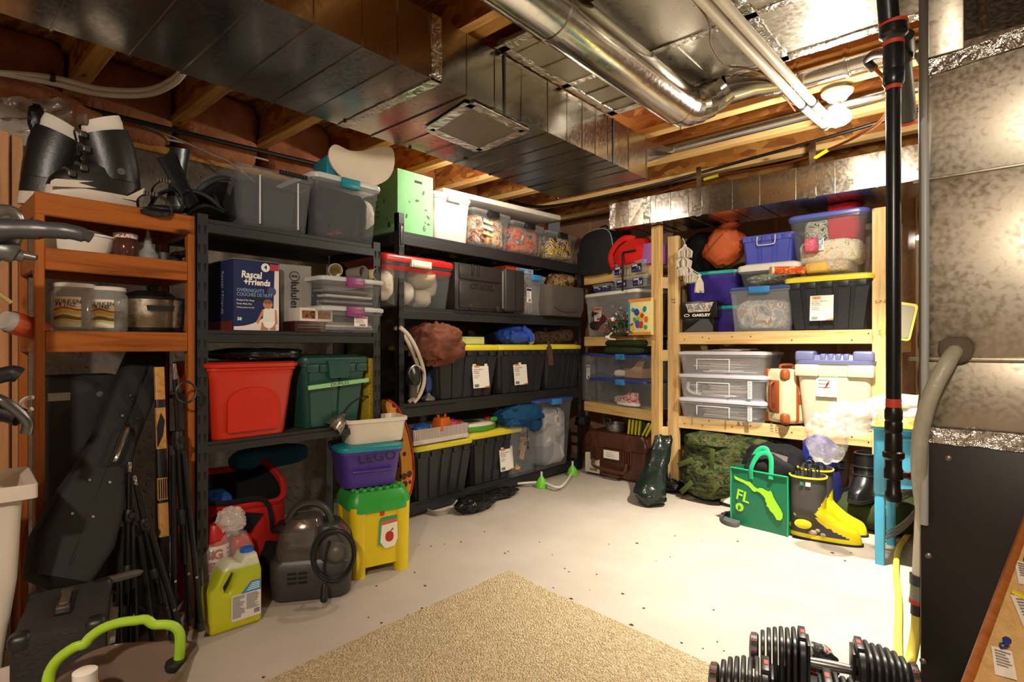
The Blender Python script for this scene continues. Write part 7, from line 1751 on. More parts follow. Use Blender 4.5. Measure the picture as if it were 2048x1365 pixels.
MB().tube(curve([(-w * .12, .0, .05), (-w * .11, -.035, .04), (w * .10, -.035, .035), (w * .12, .0, .05)], 4), .012, 8).build('pull_handle', BRN, t)
case_loc, case_top = loc.copy(), hc + .003
c = PQ.at(1231, 860, .12); t = thing('metal_baking_pan', 'speckled metal pan with a wire handle on the brown case', 'pan', (c.x, c.y, case_top))
MB().lathe([(.075, 0), (.082, .012), (.085, .07), (.09, .075), (.082, .074), (.076, .016)], 28).build('pan', plain('#8f8b86', .35, .8, .3, 30), t); MB().tube(curve([(-.075, -.05, .06), (-.078, -.06, .105), (-.04, -.08, .115), (.0, -.09, .11), (.005, -.088, .06)], 5), .006, 8).build('wire_handle', plain('#5f5a55', .3, .8), t)
for k in range(6):
    c = PQ.at(1256 + 7 * k, 862, .04); o_ = thing('yellow_edged_pad', ('first', 'second', 'third', 'fourth', 'fifth', 'sixth')[k] + ' yellow-edged black studded pad from the left on the brown case', 'pad', (c.x, c.y, case_top + .004), rz, 'yellow-edged pads on the brown case'); o_.rotation_euler = (0, .10 if k < 4 else .5, rz)
    MB().box(-.008, .008, 0, .02, 0, .125, b=.002).build('yellow_edge', plain('#c9c22a', .6), o_); MB().box(-.008, .008, .02, .16, 0, .12, b=.002).build('studded_face', spotted('stud_black', '#1c1c1c', '#8a8a86', 110, .3), o_)
c = PC.at(1172, 850, .12); fabric('dark_blue_tool', 'dark blue and black power tool in the shadow at the corner, on the case', 'tool', (c.x + .03, c.y - .1, case_top), (.12, .14, .10), patches('tool_mix', [(0, '#1a1a1c'), (.52, '#1f2f4a'), (.62, '#3a3a3c')], 9, .5), 108, 2.4, .2)

# bin-liner bag leaning against the posts
t = thing('dark_green_bin_bag', 'dark green plastic bag propped against the two pine posts', 'bag')
GBG = plain('#16211b', .22, 0, .15, 6, .7, 16)
rings = []
for k, (u, v_, wd, dp, t_) in enumerate(((1327, 872, 34, .05, 4.25), (1322, 905, 40, .09, 4.18), (1312, 940, 44, .14, 4.10), (1303, 965, 56, .2, 4.02), (1300, 985, 66, .24, 3.98), (1302, 999, 60, .22, 3.97))):
    c = W(u, v_, t=t_); ww = wd * t_ / FPX / 2
    rings.append([c + RT * (ww * math.cos(q) * (1 + .25 * noise.noise(Vector((math.cos(q) * 2, k * .9, 3))))) + FW * (dp / 2 * math.sin(q)) + Vector((0, 0, .03 * noise.noise(Vector((q * 1.3, k, 1))))) for q in [2 * PI * i / 22 for i in range(22)]])
rs_ = []
for a, b_ in zip(rings[:-1], rings[1:]):
    for f in (0, .25, .5, .75): rs_.append([p.lerp(q, f) + Vector((noise.noise(p * 17 + Vector((f * 3, 0, 0))), noise.noise(p * 15), 0)) * .012 for p, q in zip(a, b_)])
rs_.append(rings[-1]); MB().loft(rs_).build('bag_body', GBG, t)
c = W(1335, 985, z=0); fabric('dark_debris', 'black plastic scraps on the floor between the bin bag and the camouflage pack', 'scraps', (c.x, c.y + .04, 0), (.22, .16, .09), patches('scrap', [(0, '#101010'), (.6, '#1c1c1a'), (.7, '#8a8a84'), (.72, '#101010')], 30, .4), 110, 2.2, .3, 6)

# ================================================================== STRAIGHT PINE SHELF: upper shelf
def rfit(u0, u1, vt, z0, off=0): return PR.fit(u0, u1, vt, z0, None, off)


PURT = plastic('#3a2a8a', .38); AQ = plastic('#20a39a', .35)
loc, rz, w, h = rfit(1428, 1475, 611, ZP[0], .10)
h = PR.at(1450, 605, .10).z - ZP[0]
x0 = PR.at(1366, 692, .10).x; x1 = PR.at(1478, 692, .10).x
zt_ = PR.at(1420, 611, .10).z
for k, (za, zb_, lab) in enumerate(((ZP[0] + .001, zt_, 'lower purple tote with teal lid, mostly hidden behind the black shoe boxes'), (zt_ + .002, PR.at(1420, 541, .10).z, 'upper purple tote with teal lid under the orange stuff sack'))):
    t = tote('purple_teal_tote', lab, ((x0 + x1) / 2, 4.18, za), 0, x1 - x0, .38, zb_ - za, PURT, AQ, None, 0, .92, 'purple totes on the pine shelf', .028, .04)
top_p = PR.at(1420, 541, .10).z + .004
t = thing('orange_stuff_sack', 'rust orange stuff sack leaning on the purple tote', 'sack', ((PR.at(1447, 500, .18).x), 4.29, 0), 0)
zc_ = PR.at(1447, 500, .18).z
OR = plain('#b5501f', .6, 0, .12, 5, .5, 9)
MB().lump((0, 0, 0), (.30, .22, .26), 2.5, .14, 3.5, 120, 40, 22, .8, M=Matrix.Rotation(-.75, 4, 'Y')).build('sack_body', OR, t); t.location.z = zc_ + .02
MB().lump((.10, -.02, .13), (.14, .12, .08), 2.2, .25, 5, 121, M=Matrix.Rotation(-.4, 4, 'Y')).build('gathered_neck', OR, t)
MB().tube(curve([(-.14, -.08, -.07), (-.06, -.125, .0), (.03, -.11, .09), (.09, -.06, .14)], 5), .004, 6).build('seam', plain('#7c3514', .6), t)
fabric('black_sack', 'black sack behind the orange stuff sack at the back of the pine shelf', 'sack', (PR.at(1403, 520, .3).x, 4.44, top_p), (.30, .26, .34), cloth('#1d1b1b'), 122)
# shoe boxes
c0, c1 = PR.at(1362, 692, -.0).x, PR.at(1434, 692, .0).x; wbx = c1 - c0
zb0 = ZP[0] + .001; zb1 = PR.at(1398, 636, .0).z; zb2 = PR.at(1398, 603, 0).z
t = thing('black_shoe_box', 'plain black glossy box under the lettered shoe box', 'box', ((c0 + c1) / 2 - .01, 4.085, zb0), 0)
MB().box(-wbx * .44, wbx * .44, 0, .09, 0, zb1 - zb0 - .002, b=.002).build('carton', plain('#141416', .2), t); MB().add([(-wbx * .40, -.0008, .0), (wbx * .10, -.0008, zb1 - zb0 - .01), (wbx * .3, -.0008, zb1 - zb0 - .01), (wbx * .42, -.0008, .04), (wbx * .42, -.0008, .0)], [(0, 1, 2, 3, 4)]).build('grey_graphic', plain('#4a4a4e', .4), t, 0)
t = thing('lettered_shoe_box', 'black box with white lettering and a folded plastic wrap on its face', 'box', ((c0 + c1) / 2, 4.078, zb1), 0)
hb_ = zb2 - zb1; MB().box(-wbx / 2, wbx / 2, 0, .095, 0, hb_, b=.002).build('carton', plain('#141416', .3), t)
text(t, 'OAKLEY', hb_ * .22, WHITE, (.02, -.0012, hb_ * .15), sx=1.35, bold=.0014); MB().tube(curve([(-wbx * .33 + .02 * math.cos(q), -.001, hb_ * .16 + .009 * math.sin(q)) for q in [2 * PI * i / 10 for i in range(10)]], 3, True), .0025, 6, True).build('oval_logo', WHITE, t)
MB().add([(-wbx * .36, -.002, hb_ * .86), (wbx * .42, -.002, hb_ * .92), (wbx * .30, -.002, hb_ * .36), (-wbx * .28, -.002, hb_ * .34)], [(0, 1, 2, 3)]).build('plastic_wrap', patches('wrap_print', [(0, '#8a8480'), (.45, '#d8d0c8'), (.54, '#a8554a'), (.58, '#cfc8c0'), (.68, '#4a4644')], 30, .25, .4), t, 0)
# clear bin with blue latch
loc, rz, w, h = rfit(1454, 1588, 571, ZP[0], -.02)
t = tote('large_blue_latch_bin', 'clear bin with blue latch full of plastic-wrapped bundles, centre of the pine shelf', loc + Vector((0, 0, .001)), 0, w, .40, h, CLRM, plain('#3f55a0', .35, 0, .05, 6, 0, 60, .85), BLU, 0, .90, lid_h=.025, r=.03, latch_w=.14)
fabric('wrapped_bundle', 'cellophane-wrapped bundle inside the centre blue-latched bin', 'bundle', inside(loc, 0, 0, .18, .014), (w * .80, .30, h * .66), patches('cello', [(0, '#6d6f78'), (.4, '#9a9ba2'), (.5, '#c9c4c0'), (.56, '#a88a78'), (.62, '#d8d6d4'), (.66, '#7c7e86')], 8, .15, .8), 124, 4, .12, 6)
big = loc.z + h + .002
w3 = PR.at(1597, 692, -.02).x - PR.at(1470, 692, -.02).x; h3 = PR.at(1530, 524, -.02).z - big
t = tote('white_lid_bin', 'clear bin with a white lid of festive odds and ends on the blue-latched bin', ((PR.at(1597, 692, -.02).x + PR.at(1470, 692, -.02).x) / 2 - .0, 4.085, big), 0, w3, .34, h3, CLR, plain('#dcd8ce', .4), None, 0, .88, lid_h=.05, r=.03, dome=.0)
fabric('festive_items', 'green, red and pale festive items in the white-lidded clear bin', 'decorations', (t.location.x, 4.24, big + .012), (w3 * .78, .24, h3 * .52), patches('festive', [(0, '#6a6a62'), (.38, '#b9b4a4'), (.46, '#6aa83a'), (.5, '#8a8478'), (.6, '#a8322a'), (.63, '#c9c4b8')], 16, .5, .5), 126, 2.6, .2, 6)
top3 = big + h3 + .002
w4 = PR.at(1592, 692, .10).x - PR.at(1482, 692, .10).x; h4 = PR.at(1535, 470, .10).z - top3
t = tote('periwinkle_bin', 'periwinkle blue bin with a white wire handle near the duct', ((PR.at(1592, 692, .1).x + PR.at(1482, 692, .1).x) / 2, 4.15, top3), 0, w4, .30, h4, plastic('#4a52b0', .4), None, None, 3, .90, r=.02, open_in=1, grip=plain('#d8d4cc', .4))
# black tote and big clear tote at right
t, loc, rz, w, h = hdx('black tote with yellow lid and label on the pine shelf beneath the clear quilt tote', PR, 1566, 1750, 549, ZP[0] + 0, -.03, .46, lab_u=-.06)
tz = loc.z + h + .005
x0, x1 = PR.at(1590, 692, -.03).x, PR.at(1742, 692, -.03).x
zt_ = PR.at(1690, 415, -.03).z
PER = plain('#5a66b8', .3, 0, .05, 6, 0, 60, .85)
t = tote('clear_quilt_tote', 'big clear tote with a blue lid full of fabric, on the yellow-lidded tote', ((x0 + x1) / 2 - .035, 4.055, tz), 0, (x1 - x0) * 1.10, .42, zt_ - tz, CLR, PER, None, 0, .80, lid_h=.035, r=.05, lid_r=.06)
s = small_label(t, -.06, (zt_ - tz) * .55, .085, .13, .036, '#b8261f', 2); s.rotation_euler = (-.10, 0, 0)
MB().box(-.036, .036, -.0018, -.0008, -.03, .032).build('blue_pictograms', patches('picto', [(0, '#2a7ab8'), (.5, '#d0e0ea'), (.6, '#2a7ab8')], 60, .5, 0), s, 0)
W5 = x1 - x0; L5 = Vector(((x0 + x1) / 2 - .035, 4.055, tz))
FLOR = patches('floral', [(0, '#dcd2bc'), (.44, '#e6ddc9'), (.53, '#d0b46a'), (.57, '#e2d9c4'), (.63, '#5a7a5a'), (.66, '#b96a5a'), (.69, '#e2d9c4')], 22, .9, .3)
hq = (zt_ - tz)
for k, (nm, lab, x, y, z, sx, sz, mm) in enumerate((('floral_quilt', 'floral cream quilt folded in the big clear tote', .0, .20, .07, .66, .16, FLOR), ('red_blanket', 'crimson blanket stuffed at the upper right of the big clear tote', .16, .20, .20, .36, .26, cloth('#a8222e', .12, .4, 10)), ('grey_print_cloth', 'grey and black printed cloth at the upper left of the big clear tote', -.13, .19, .20, .30, .16, patches('grey_print', [(0, '#8f8f7c'), (.45, '#b0ae98'), (.53, '#2a2c2a'), (.6, '#a8a68e')], 20, .9, .3)), ('pink_dot_cloth', 'pink dotted cloth at the left of the big clear tote', -.18, .12, .14, .16, .10, spotted('pink_dots', '#c0566e', '#e2a8b0', 60, .25)), ('yellow_cloth', 'yellow cloth at the bottom left of the big clear tote', -.12, .16, .014, .28, .07, cloth('#d9b25a')), ('knit_cloth', 'oatmeal speckled knit at the bottom right of the big clear tote', .10, .18, .014, .32, .08, patches('knit', [(0, '#b9a890'), (.5, '#d8cbb8'), (.6, '#a8826a')], 60, .95, .6)))):
    z_ = z * hq / .40 if z > .02 else z
    fabric(nm, lab, 'fabric', (L5.x + x * W5 / .60 * .68, L5.y + y, L5.z + z_), (sx * W5 / .60 * .74, .31, sz * hq / .40), mm, 130 + k, 5, .06, 6, 0, .9)
t = thing('orange_paper_roll', 'orange patterned wrapping paper roll end between the stacked bins', 'paper roll', W(1572, 541, y=4.05)); t.rotation_euler = (PI / 2, 0, -.9)
MB().lathe([(.026, -.12), (.026, .10), (.018, .10), (.018, -.10)], 20).build('roll', patches('wrap_paper', [(0, '#c24a1f'), (.5, '#d96a2a'), (.58, '#e0b88a')], 30, .6, 0), t); MB().lathe([(.0265, .085), (.0265, .102), (.018, .102)], 20).build('pale_core', plain('#d8c8ac', .7), t)
t.location = W(1572, 541, y=4.035)
# string of mop-like tassels
t = thing('tassel_garland', 'garland of five cream yarn tassels hanging from the left pine post', 'garland')
YARN = plain('#d8cfbf', .95, 0, .1, 30)
tp = [(1370, 500), (1367, 520), (1370, 537), (1382, 550), (1399, 560)]
pts = [W(u, v_ - 12, y=4.045) for u, v_ in tp]; MB().tube(curve([pts[0] + Vector((-.03, .02, .05))] + pts, 4), .003, 6).build('cord', YARN, t)
rnd = random.Random(6)
for k, (u, v_) in enumerate(tp):
    c = W(u, v_, y=4.04); mb = MB(); big_ = k < 4
    for q in range(46):
        a = rnd.uniform(0, 2 * PI); r = math.sqrt(rnd.random()); R_ = .052 if big_ else .036; L_ = .065 if big_ else .10
        d = Vector((R_ * r * math.cos(a), R_ * r * math.sin(a), -L_ * rnd.uniform(.8, 1)))
        mb.tube([c + Vector((0, 0, .03)), c + Vector((d.x * (1.15 if big_ else .8), d.y * (1.15 if big_ else .8), d.z * .25)), c + d], [.004, .0055, .0045], 5)
    ts = mb.build('tassel', YARN, t); MB().lump(c + Vector((0, 0, .03)), (.028, .028, .028), 2, 0, 1, 1, 12, 8).build('knot', YARN, ts)

# ---- lower shelf
prev = ZP[1] + .001
FLATC = clear('#e6e8ec', .30, .2)
for k, (vt, lab) in enumerate(((800, 'lowest flat clear box of papers on the lower pine shelf'), (750, 'middle flat clear box of papers on the lower pine shelf'), (703, 'topmost flat clear box of papers, loose sheets on its lid'))):
    xa, xb = px0 + .096, PR.at(1532, 692, -.06).x
    zt_ = PR.at(1440, vt, -.06).z; h = zt_ - prev
    t = tote('flat_paper_box', lab, ((xa + xb) / 2, 4.02, prev), 0, (xb - xa), .46, h, FLATC, plain('#e3e0ea', .3, 0, .03, 6, 0, 60, .8), None, 0, .92, 'flat clear boxes of papers', .022, .04)
    hb = h - .022
    mb = MB(); ww = xb - xa
    for (a, b_, c_, d_) in ((-.17, -.165, .03, hb * .72), (.07, .075, .02, hb * .72), (-.17, .075, hb * .72, hb * .72 + .005)): mb.box(a, b_, .010, .018, c_, d_, b=.001)
    mb.build('grip_frame', plain('#eceaf0', .35), t)
    for q in range(7):
        wq = rnd.uniform(.24, .40); col = ['#cfc6c0', '#e2dcd2', '#b9aeb0', '#dcd6cc', '#c9c0c8', '#d8c2b0', '#e6e2da'][q]
        if k == 0 and q == 6: col = '#5a98b8'
        if k == 2 and q == 6: col = '#b98a90'
        o_ = tag(MB().box(-wq / 2, wq / 2, -.13, .13, 0, .009, b=.0015).build('paper_stack', plain(col, .8)), '%s sheaf from the bottom in the %s flat clear box' % (('first', 'second', 'third', 'fourth', 'fifth', 'sixth', 'seventh')[q], ('lowest', 'middle', 'topmost')[k]), 'papers', 'papers in the flat clear boxes'); o_.location = ((xa + xb) / 2 + rnd.uniform(-.06, .06), 4.24, prev + .010 + .0125 * q); o_.rotation_euler = (rnd.uniform(-.02, .02), rnd.uniform(-.03, .03), rnd.uniform(-.15, .15))
    if k < 2: small = sticker(t, ww * .33, hb * .5, .03, hb * .8, .012); mb = MB(); bars(mb, -.010, hb * .3, .02, hb * .6, -.0018, -.0008, 9); mb.build('fine_print', plain('#7c7680', .7), small, 0)
    if k == 1:
        cc_ = thing('black_binder_loop', 'black cable loop inside the middle flat clear box', 'cable', (xa + .19, 4.10, prev + .07)); MB().tube(curve([(.03 * math.cos(q), 0, .035 * math.sin(q)) for q in [PI * i / 6 - .3 for i in range(9)]], 3), .012, 8).build('loop', BLACKP, cc_)
        c3 = thing('white_hose_loop', 'curved white tube at the left inside the middle flat clear box', 'tube', (xa + .10, 4.12, prev + .03)); MB().tube(curve([(-.04, 0, .08), (-.045, 0, .03), (-.01, 0, .0), (.06, 0, -.006)], 5), .012, 8).build('tube', WHITE, c3)
    prev = zt_ + .002
for q in range(3):
    o_ = tag(MB().add([(-.13, -.09, 0), (.13, -.08, .004), (.12, .1, .012), (-.10, .1, .002), (-.13, -.09, .001), (.13, -.08, .005), (.12, .1, .013), (-.10, .1, .003)], [(3, 2, 1, 0), (4, 5, 6, 7), (0, 1, 5, 4), (1, 2, 6, 5), (2, 3, 7, 6), (3, 0, 4, 7)]).build('loose_sheet', plain('#e2dcd4', .8), smooth=0), ('lowest', 'middle', 'uppermost')[q] + ' loose paper sheet on the topmost flat clear box', 'paper', 'loose sheets on the flat boxes'); o_.location = ((xa + xb) / 2 + .02 + .03 * q, 4.16 + .02 * q, prev + .001 + .004 * q); o_.rotation_euler = (0, .02, .3 * q - .2)
# suitcase
cS = PR.at(1569, 692, .03); zs = ZP[1] + .001
t = thing('cream_suitcase', 'small cream suitcase with tan leather corners and straps on the lower pine shelf', 'suitcase', (cS.x, 4.16, zs + .012), .95)
hs = PR.at(1569, 736, .03).z - zs - .02; ws, ds = .20, .21
CRM = plain('#ddcfa6', .45, 0, .06); TAN = plain('#9a4f26', .4, 0, .12, 8)
MB().box(-ws / 2, ws / 2, -ds / 2, ds / 2, 0, hs, b=.035, seg=4).build('shell', CRM, t)
MB().loft([rrect(.022, ds + .010, .02, 0, 1)] * 1 + [rrect(.022, ds + .010, .02, .01, 1)]) if False else None
rr = [(p.x, p.y) for p in rrect(ds + .008, hs + .008, .04, 0, 5, 0, hs / 2)]
V = [(-.011, x, z) for x, z in rr] + [(.011, x, z) for x, z in rr]; n = len(rr)
MB().add(V, [tuple(range(n)), tuple(range(2 * n - 1, n - 1, -1))] + [(k, (k + 1) % n, (k + 1) % n + n, k + n) for k in range(n)]).build('leather_band', TAN, t)
for k, (sx, x) in enumerate(((-1, -ws / 2), (1, ws / 2))):
    for z, nm in ((.02, 'leather_corner'), (hs - .02, 'leather_corner')):
        for sy in (-1, 1): MB().lump((x * .80, sy * ds * .40, z + (.018 if z < .1 else -.018)), (.055, .055, .08), 3.2, 0, 1, 1, 16, 10).build(nm, TAN, t)
MB().box(-ws / 2 - .004, -ws / 2 + .02, -.055, .055, hs * .18, hs * .80, b=.012).build('handle_panel', TAN, t)
MB().tube(curve([(-ws / 2 - .004, 0, hs * .22), (-ws / 2 - .03, 0, hs * .28), (-ws / 2 - .032, 0, hs * .5), (-ws / 2 - .03, 0, hs * .70), (-ws / 2 - .004, 0, hs * .76)], 5), .012, 10).build('side_handle', plain('#6d3216', .4), t)
MB().box(-ws * .0, ws / 2 + .003, -ds / 2 - .004, -ds / 2 + .01, hs * .36, hs * .54, b=.003).build('front_strap', TAN, t)
MB().tube(curve([(-.05, 0, hs), (-.045, 0, hs + .025), (.045, 0, hs + .025), (.05, 0, hs)], 4), .009, 8).build('top_handle', TAN, t)
for sx in (-1, 1):
    for sy in (-1, 1): MB().lathe([(.012, -.012), (.012, .004)], 10, Matrix.Translation((sx * .06, sy * .07, 0))).build('foot', BLACKP, t)
# cream tote
loc, rz, w, h = rfit(1588, 1752, 703, ZP[1], -.03)
t = thing('cream_tote', 'big cream tote with a dusty blue lid on the lower pine shelf', 'storage bin', loc + Vector((0, 0, .001)), 0)
CT = plastic('#cfc4ac', .42, .04); BL = plastic('#6a6f9a', .42, .05); dd = .46; hb = h * .84
MB().loft([rrect(w * .80, dd * .84, .04, 0, 5, 0, dd / 2), rrect(w * .82, dd * .86, .05, .02, 5, 0, dd / 2), rrect(w * .94, dd * .96, .05, hb * .80, 5, 0, dd / 2), rrect(w * .97, dd * .98, .05, hb * .81, 5, 0, dd / 2), rrect(w * .98, dd * .99, .05, hb, 5, 0, dd / 2)]).build('body', CT, t)
for sx in (-1, 1): MB().box(sx * w * .33 - w * .16, sx * w * .33 + w * .155, -.012, .05, hb * .80, hb * .985, b=.012).build('grip_block', CT, t)
MB().loft([rrect(w, dd * 1.02, .05, hb - .003, 5, 0, dd / 2), rrect(w * 1.01, dd * 1.03, .05, hb + .018, 5, 0, dd / 2), rrect(w * .96, dd * .97, .05, hb + .024, 5, 0, dd / 2), rrect(w * .9, dd * .9, .05, h * .95, 5, 0, dd / 2)]).build('lid', BL, t)
for sx in (-1, 1): MB().box(sx * w * .36 - w * .13, sx * w * .36 + w * .12, -.004, .2, hb + .012, h, b=.016, seg=3).build('lid_grip', BL, t)
for k in range(4): MB().box(-w * .17 + w * .095 * k, -w * .10 + w * .095 * k, .005, .10, hb + .01, h * .965, b=.008).build('lid_rib', BL, t)
s = small_label(t, -.04, hb * .68, .12, .155, -.0 + dd / 2 - dd * .925 / 2 - .012, '#7fa86a', 3); s.rotation_euler = (-.05, 0, 0)
MB().prism([(-.015, -.03), (.005, -.01), (.0, .005), (.022, .03), (.004, .012), (.008, -.005)], -.003, -.0008).build('red_figure', plain('#c2281f', .5), s, 0); MB().lump((-.02, -.002, .075), (.06, .003, .022), 2, 0, 1, 1, 16, 8).build('red_badge', plain('#b3231f', .5), s)

# ================================================================== FLOOR AT RIGHT
CAMO = patches('camo_cloth', [(0, '#1a1e14'), (.38, '#2a321d'), (.45, '#3c4524'), (.52, '#4f5930'), (.57, '#33291c'), (.62, '#5c5a3c'), (.66, '#20251a')], 13, .85, .6, (1, 1, 1.8))
OLS = cloth('#4f5a2a', .1, .3, 30)
cP = W(1410, 1008, z=0); t = thing('camo_rucksack', 'large green camouflage rucksack lying on the floor before the pine shelf', 'rucksack', (cP.x, cP.y + .20, 0), -.12)
tP = 3.85; k_ = tP / FPX
MB().lump((0, 0, .235), (135 * k_, .40, .48), 2.6, .10, 3.5, 140, 48, 28, .6, flat=.96).build('pack_body', CAMO, t)
MB().lump((.02, -.17, .17), (.30, .16, .26), 3, .10, 4, 141, 30, 18).build('front_pocket', CAMO, t); MB().lump((-.02, -.06, .42), (.34, .30, .14), 2.6, .12, 4, 142, 30, 18).build('top_flap', CAMO, t)
for (x, z, a) in ((-.11, .28, .5), (.0, .20, .35), (.11, .12, .1), (.10, .34, -.5), (-.1, .1, .2)):
    MB().box(-.018, .018, -.004, .004, -.07, .07, b=.002).build('webbing_strap', OLS, t, loc=(x, -.245 + .06 * abs(x), z), rot=(.1, a + .6, 0))
for (x, z) in ((-.08, .22), (.05, .30)): MB().box(x - .012, x + .012, -.255, -.235, z - .015, z + .015, b=.004).build('buckle', plastic('#3a4226'), t)
c = W(1485, 905, y=3.98); fabric('camo_kit_bag', 'second camouflage bag bunched in the shadow behind the green shopping bag', 'bag', (c.x, 4.24, .27), (.42, .36, .25), CAMO, 143, 2.4, .2, 4, 0, .9)
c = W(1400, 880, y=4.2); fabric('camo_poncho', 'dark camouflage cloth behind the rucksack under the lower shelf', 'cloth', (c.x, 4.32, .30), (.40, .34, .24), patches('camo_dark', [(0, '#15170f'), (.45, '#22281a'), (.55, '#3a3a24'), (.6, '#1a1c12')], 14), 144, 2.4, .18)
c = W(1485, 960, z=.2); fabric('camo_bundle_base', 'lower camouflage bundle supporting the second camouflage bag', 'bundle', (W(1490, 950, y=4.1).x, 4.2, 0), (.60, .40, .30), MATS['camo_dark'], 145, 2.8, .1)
t = thing('white_folder', 'white card folder propped beside the camouflage rucksack', 'folder', W(1452, 1018, z=0) + Vector((0, .05, 0)), -.1); t.rotation_euler = (-.35, .12, -.1)
hh = 62 * 3.7 / FPX; MB().add([(-.07, 0, .0), (.06, 0, .0), (.07, 0, hh * .75), (.0, 0, hh), (-.055, 0, hh * .8), (-.07, .006, .0), (.06, .006, .0), (.07, .006, hh * .75), (.0, .006, hh), (-.055, .006, hh * .8)], [(0, 1, 2, 3, 4), (9, 8, 7, 6, 5), (0, 5, 6, 1), (1, 6, 7, 2), (2, 7, 8, 3), (3, 8, 9, 4), (4, 9, 5, 0)]).build('cover', plain('#d3ccba', .7), t, 0)
MB().box(-.07, .062, -.004, .012, -.004, .02, b=.002).build('dark_binding', BLACKP, t)
# sandal
cS = W(1456, 1050, z=0); t = thing('grey_sandal', 'single grey flip-flop sandal on the floor before the green shopping bag', 'sandal', (cS.x, cS.y + .04, 0), 2.25)
so = [(.05 * math.cos(q) * (1 + .22 * math.cos(q)) * 2.3, .045 * math.sin(q) * (1 - .18 * math.cos(2 * q)), 0) for q in [2 * PI * i / 26 for i in range(26)]]
MB().loft([[Vector((x, y, .0)) for x, y, z in so], [Vector((x * 1.02, y * 1.02, .02)) for x, y, z in so], [Vector((x * .98, y * .96, .028)) for x, y, z in so]]).build('sole', plain('#4b4a4a', .7, 0, .1), t)
MB().tube(curve([(.0, -.045, .02), (.03, -.03, .05), (.06, 0, .045), (.03, .03, .05), (.0, .045, .02)], 5), .012, 8, flat=.35).build('strap', plain('#34363a', .6), t); MB().tube([(.06, 0, .045), (.075, 0, .026)], .006, 8).build('toe_post', BLACKP, t)

# green reusable bag
ga, gb = W(1462, 1046, z=0), W(1575, 1075, z=0); dv = gb - ga; t = thing('green_shopping_bag', 'bright green reusable shopping bag printed with a map outline', 'bag', (ga + gb) / 2, math.atan2(dv.y, dv.x))
gw = dv.length; gh = W(1480, 935, t=(ga - EYE).dot(FW)).z; gd = .15
GSH = plain('#0c6b4a', .4, 0, .06, 5, .25, 9); TRIM = plain('#12a06a', .5)
def gr(w, d, z, b=0): return [Vector((x, y + gd / 2 + b, z)) for x, y in ((w / 2, d / 2), (0, d / 2 + .006), (-w / 2, d / 2), (-w / 2 + .004, 0), (-w / 2, -d / 2), (-w * .2, -d / 2 - .005), (w * .2, -d / 2 + .003), (w / 2, -d / 2), (w / 2 - .004, 0))]
MB().loft([gr(gw, gd, 0), gr(gw * 1.01, gd * 1.0, gh * .3), gr(gw * 1.0, gd * 1.02, gh * .7), gr(gw * .99, gd * .95, gh), gr(gw * .98, gd * .90, gh), gr(gw * .96, gd * .85, gh * .5), gr(gw * .94, gd * .8, .02)]).build('bag_body', GSH, t, 25)
for sx in (-1, 1): MB().tube([(sx * gw / 2, -.0, .004), (sx * gw / 2 * 1.01, -.0, gh * .3), (sx * gw / 2, -.0, gh)], .005, 6).build('edge_binding', TRIM, t)
MB().tube([(-gw / 2, -.002, gh), (0, -.002, gh), (gw / 2, -.002, gh)], .005, 6).build('top_binding', TRIM, t)
for y, x0, x1, hh_ in ((-.006, -.04, .07, .12), (gd, -.12, -.02, .12)):
    MB().tube(curve([(x0 + .07 * 0, y, gh - .05), (x0, y, gh + .02), (x0 + .03, y + .02, gh + hh_ * .8), ((x0 + x1) / 2 + .02, y + .03, gh + hh_), (x1, y + .025, gh + hh_ * .75), (x1 + .01, y, gh - .03)], 6), .014, 6, flat=.2).build('handle', TRIM, t)
LIME = plain('#9fe22a', .5)
fl = [(0, 1.0), (.10, .965), (.27, .93), (.33, .945), (.36, .90), (.42, .83), (.48, .80), (.52, .845), (.58, .86), (.645, .83), (.71, .82), (.73, .865), (.76, .83), (.80, .68), (.87, .52), (.93, .40), (.975, .27), (.97, .14), (.93, .06), (.86, .04), (.84, .10), (.79, .20), (.74, .24), (.70, .34), (.665, .36), (.67, .45), (.64, .50), (.64, .58), (.60, .64), (.53, .71), (.47, .72), (.42, .68), (.385, .70), (.30, .81), (.20, .86), (.10, .88), (.02, .905)]
MB().prism([(gw * (-.43 + .88 * x), gh * (.30 + .56 * z) - .03 * x) for x, z in fl], -.0065, -.0045).build('map_print', LIME, t, 0)
text(t, 'FL', gh * .26, LIME, (-gw * .27, -.0065, gh * .52), bold=.0018, rot=(PI / 2, .18, 0)); MB().prism([(-gw * .33 + .026 * math.cos(q), gh * .32 + .026 * math.sin(q)) for q in [2 * PI * i / 24 for i in range(24)]], -.0065, -.0045).build('round_emblem', LIME, t, 0); text(t, 'p', .036, plain('#0c5a3c', .6), (-gw * .33, -.0075, gh * .325), bold=.001)
for z in (.20, .38, .56, .74):
    for q in (0, 1):
        Mx = Matrix.Translation((gw / 2 + .001, gd * (.3 + .4 * ((z * 10) % 2 > 1)) + q * .01, gh * z + q * .018)) @ Matrix.Rotation(PI / 2, 4, 'Y'); MB().lathe([(.016 - .006 * q, 0), (.016 - .006 * q, .002)], 14, Mx).build('orange_print' if q == 0 else 'leaf_print', plain('#d98a1f' if q == 0 else '#5a9a2a', .6), t)
fabric('dark_clothes_in_bag', 'dark jacket stuffed in the top of the green shopping bag', 'clothes', inside((ga + gb) / 2, t.rotation_euler.z, .03, gd / 2, gh - .10), (gw * .78, gd * .7, .19), patches('jacket_camo', [(0, '#1a1b1c'), (.6, '#26261f'), (.68, '#4a5028')], 9), 147, 2.4, .2)
c = W(1545, 905, y=3.86); t = thing('black_printed_shirt', 'black shirt with grey print crumpled behind the green shopping bag', 'shirt', (c.x, 3.90, .0)); t.location.z = .30
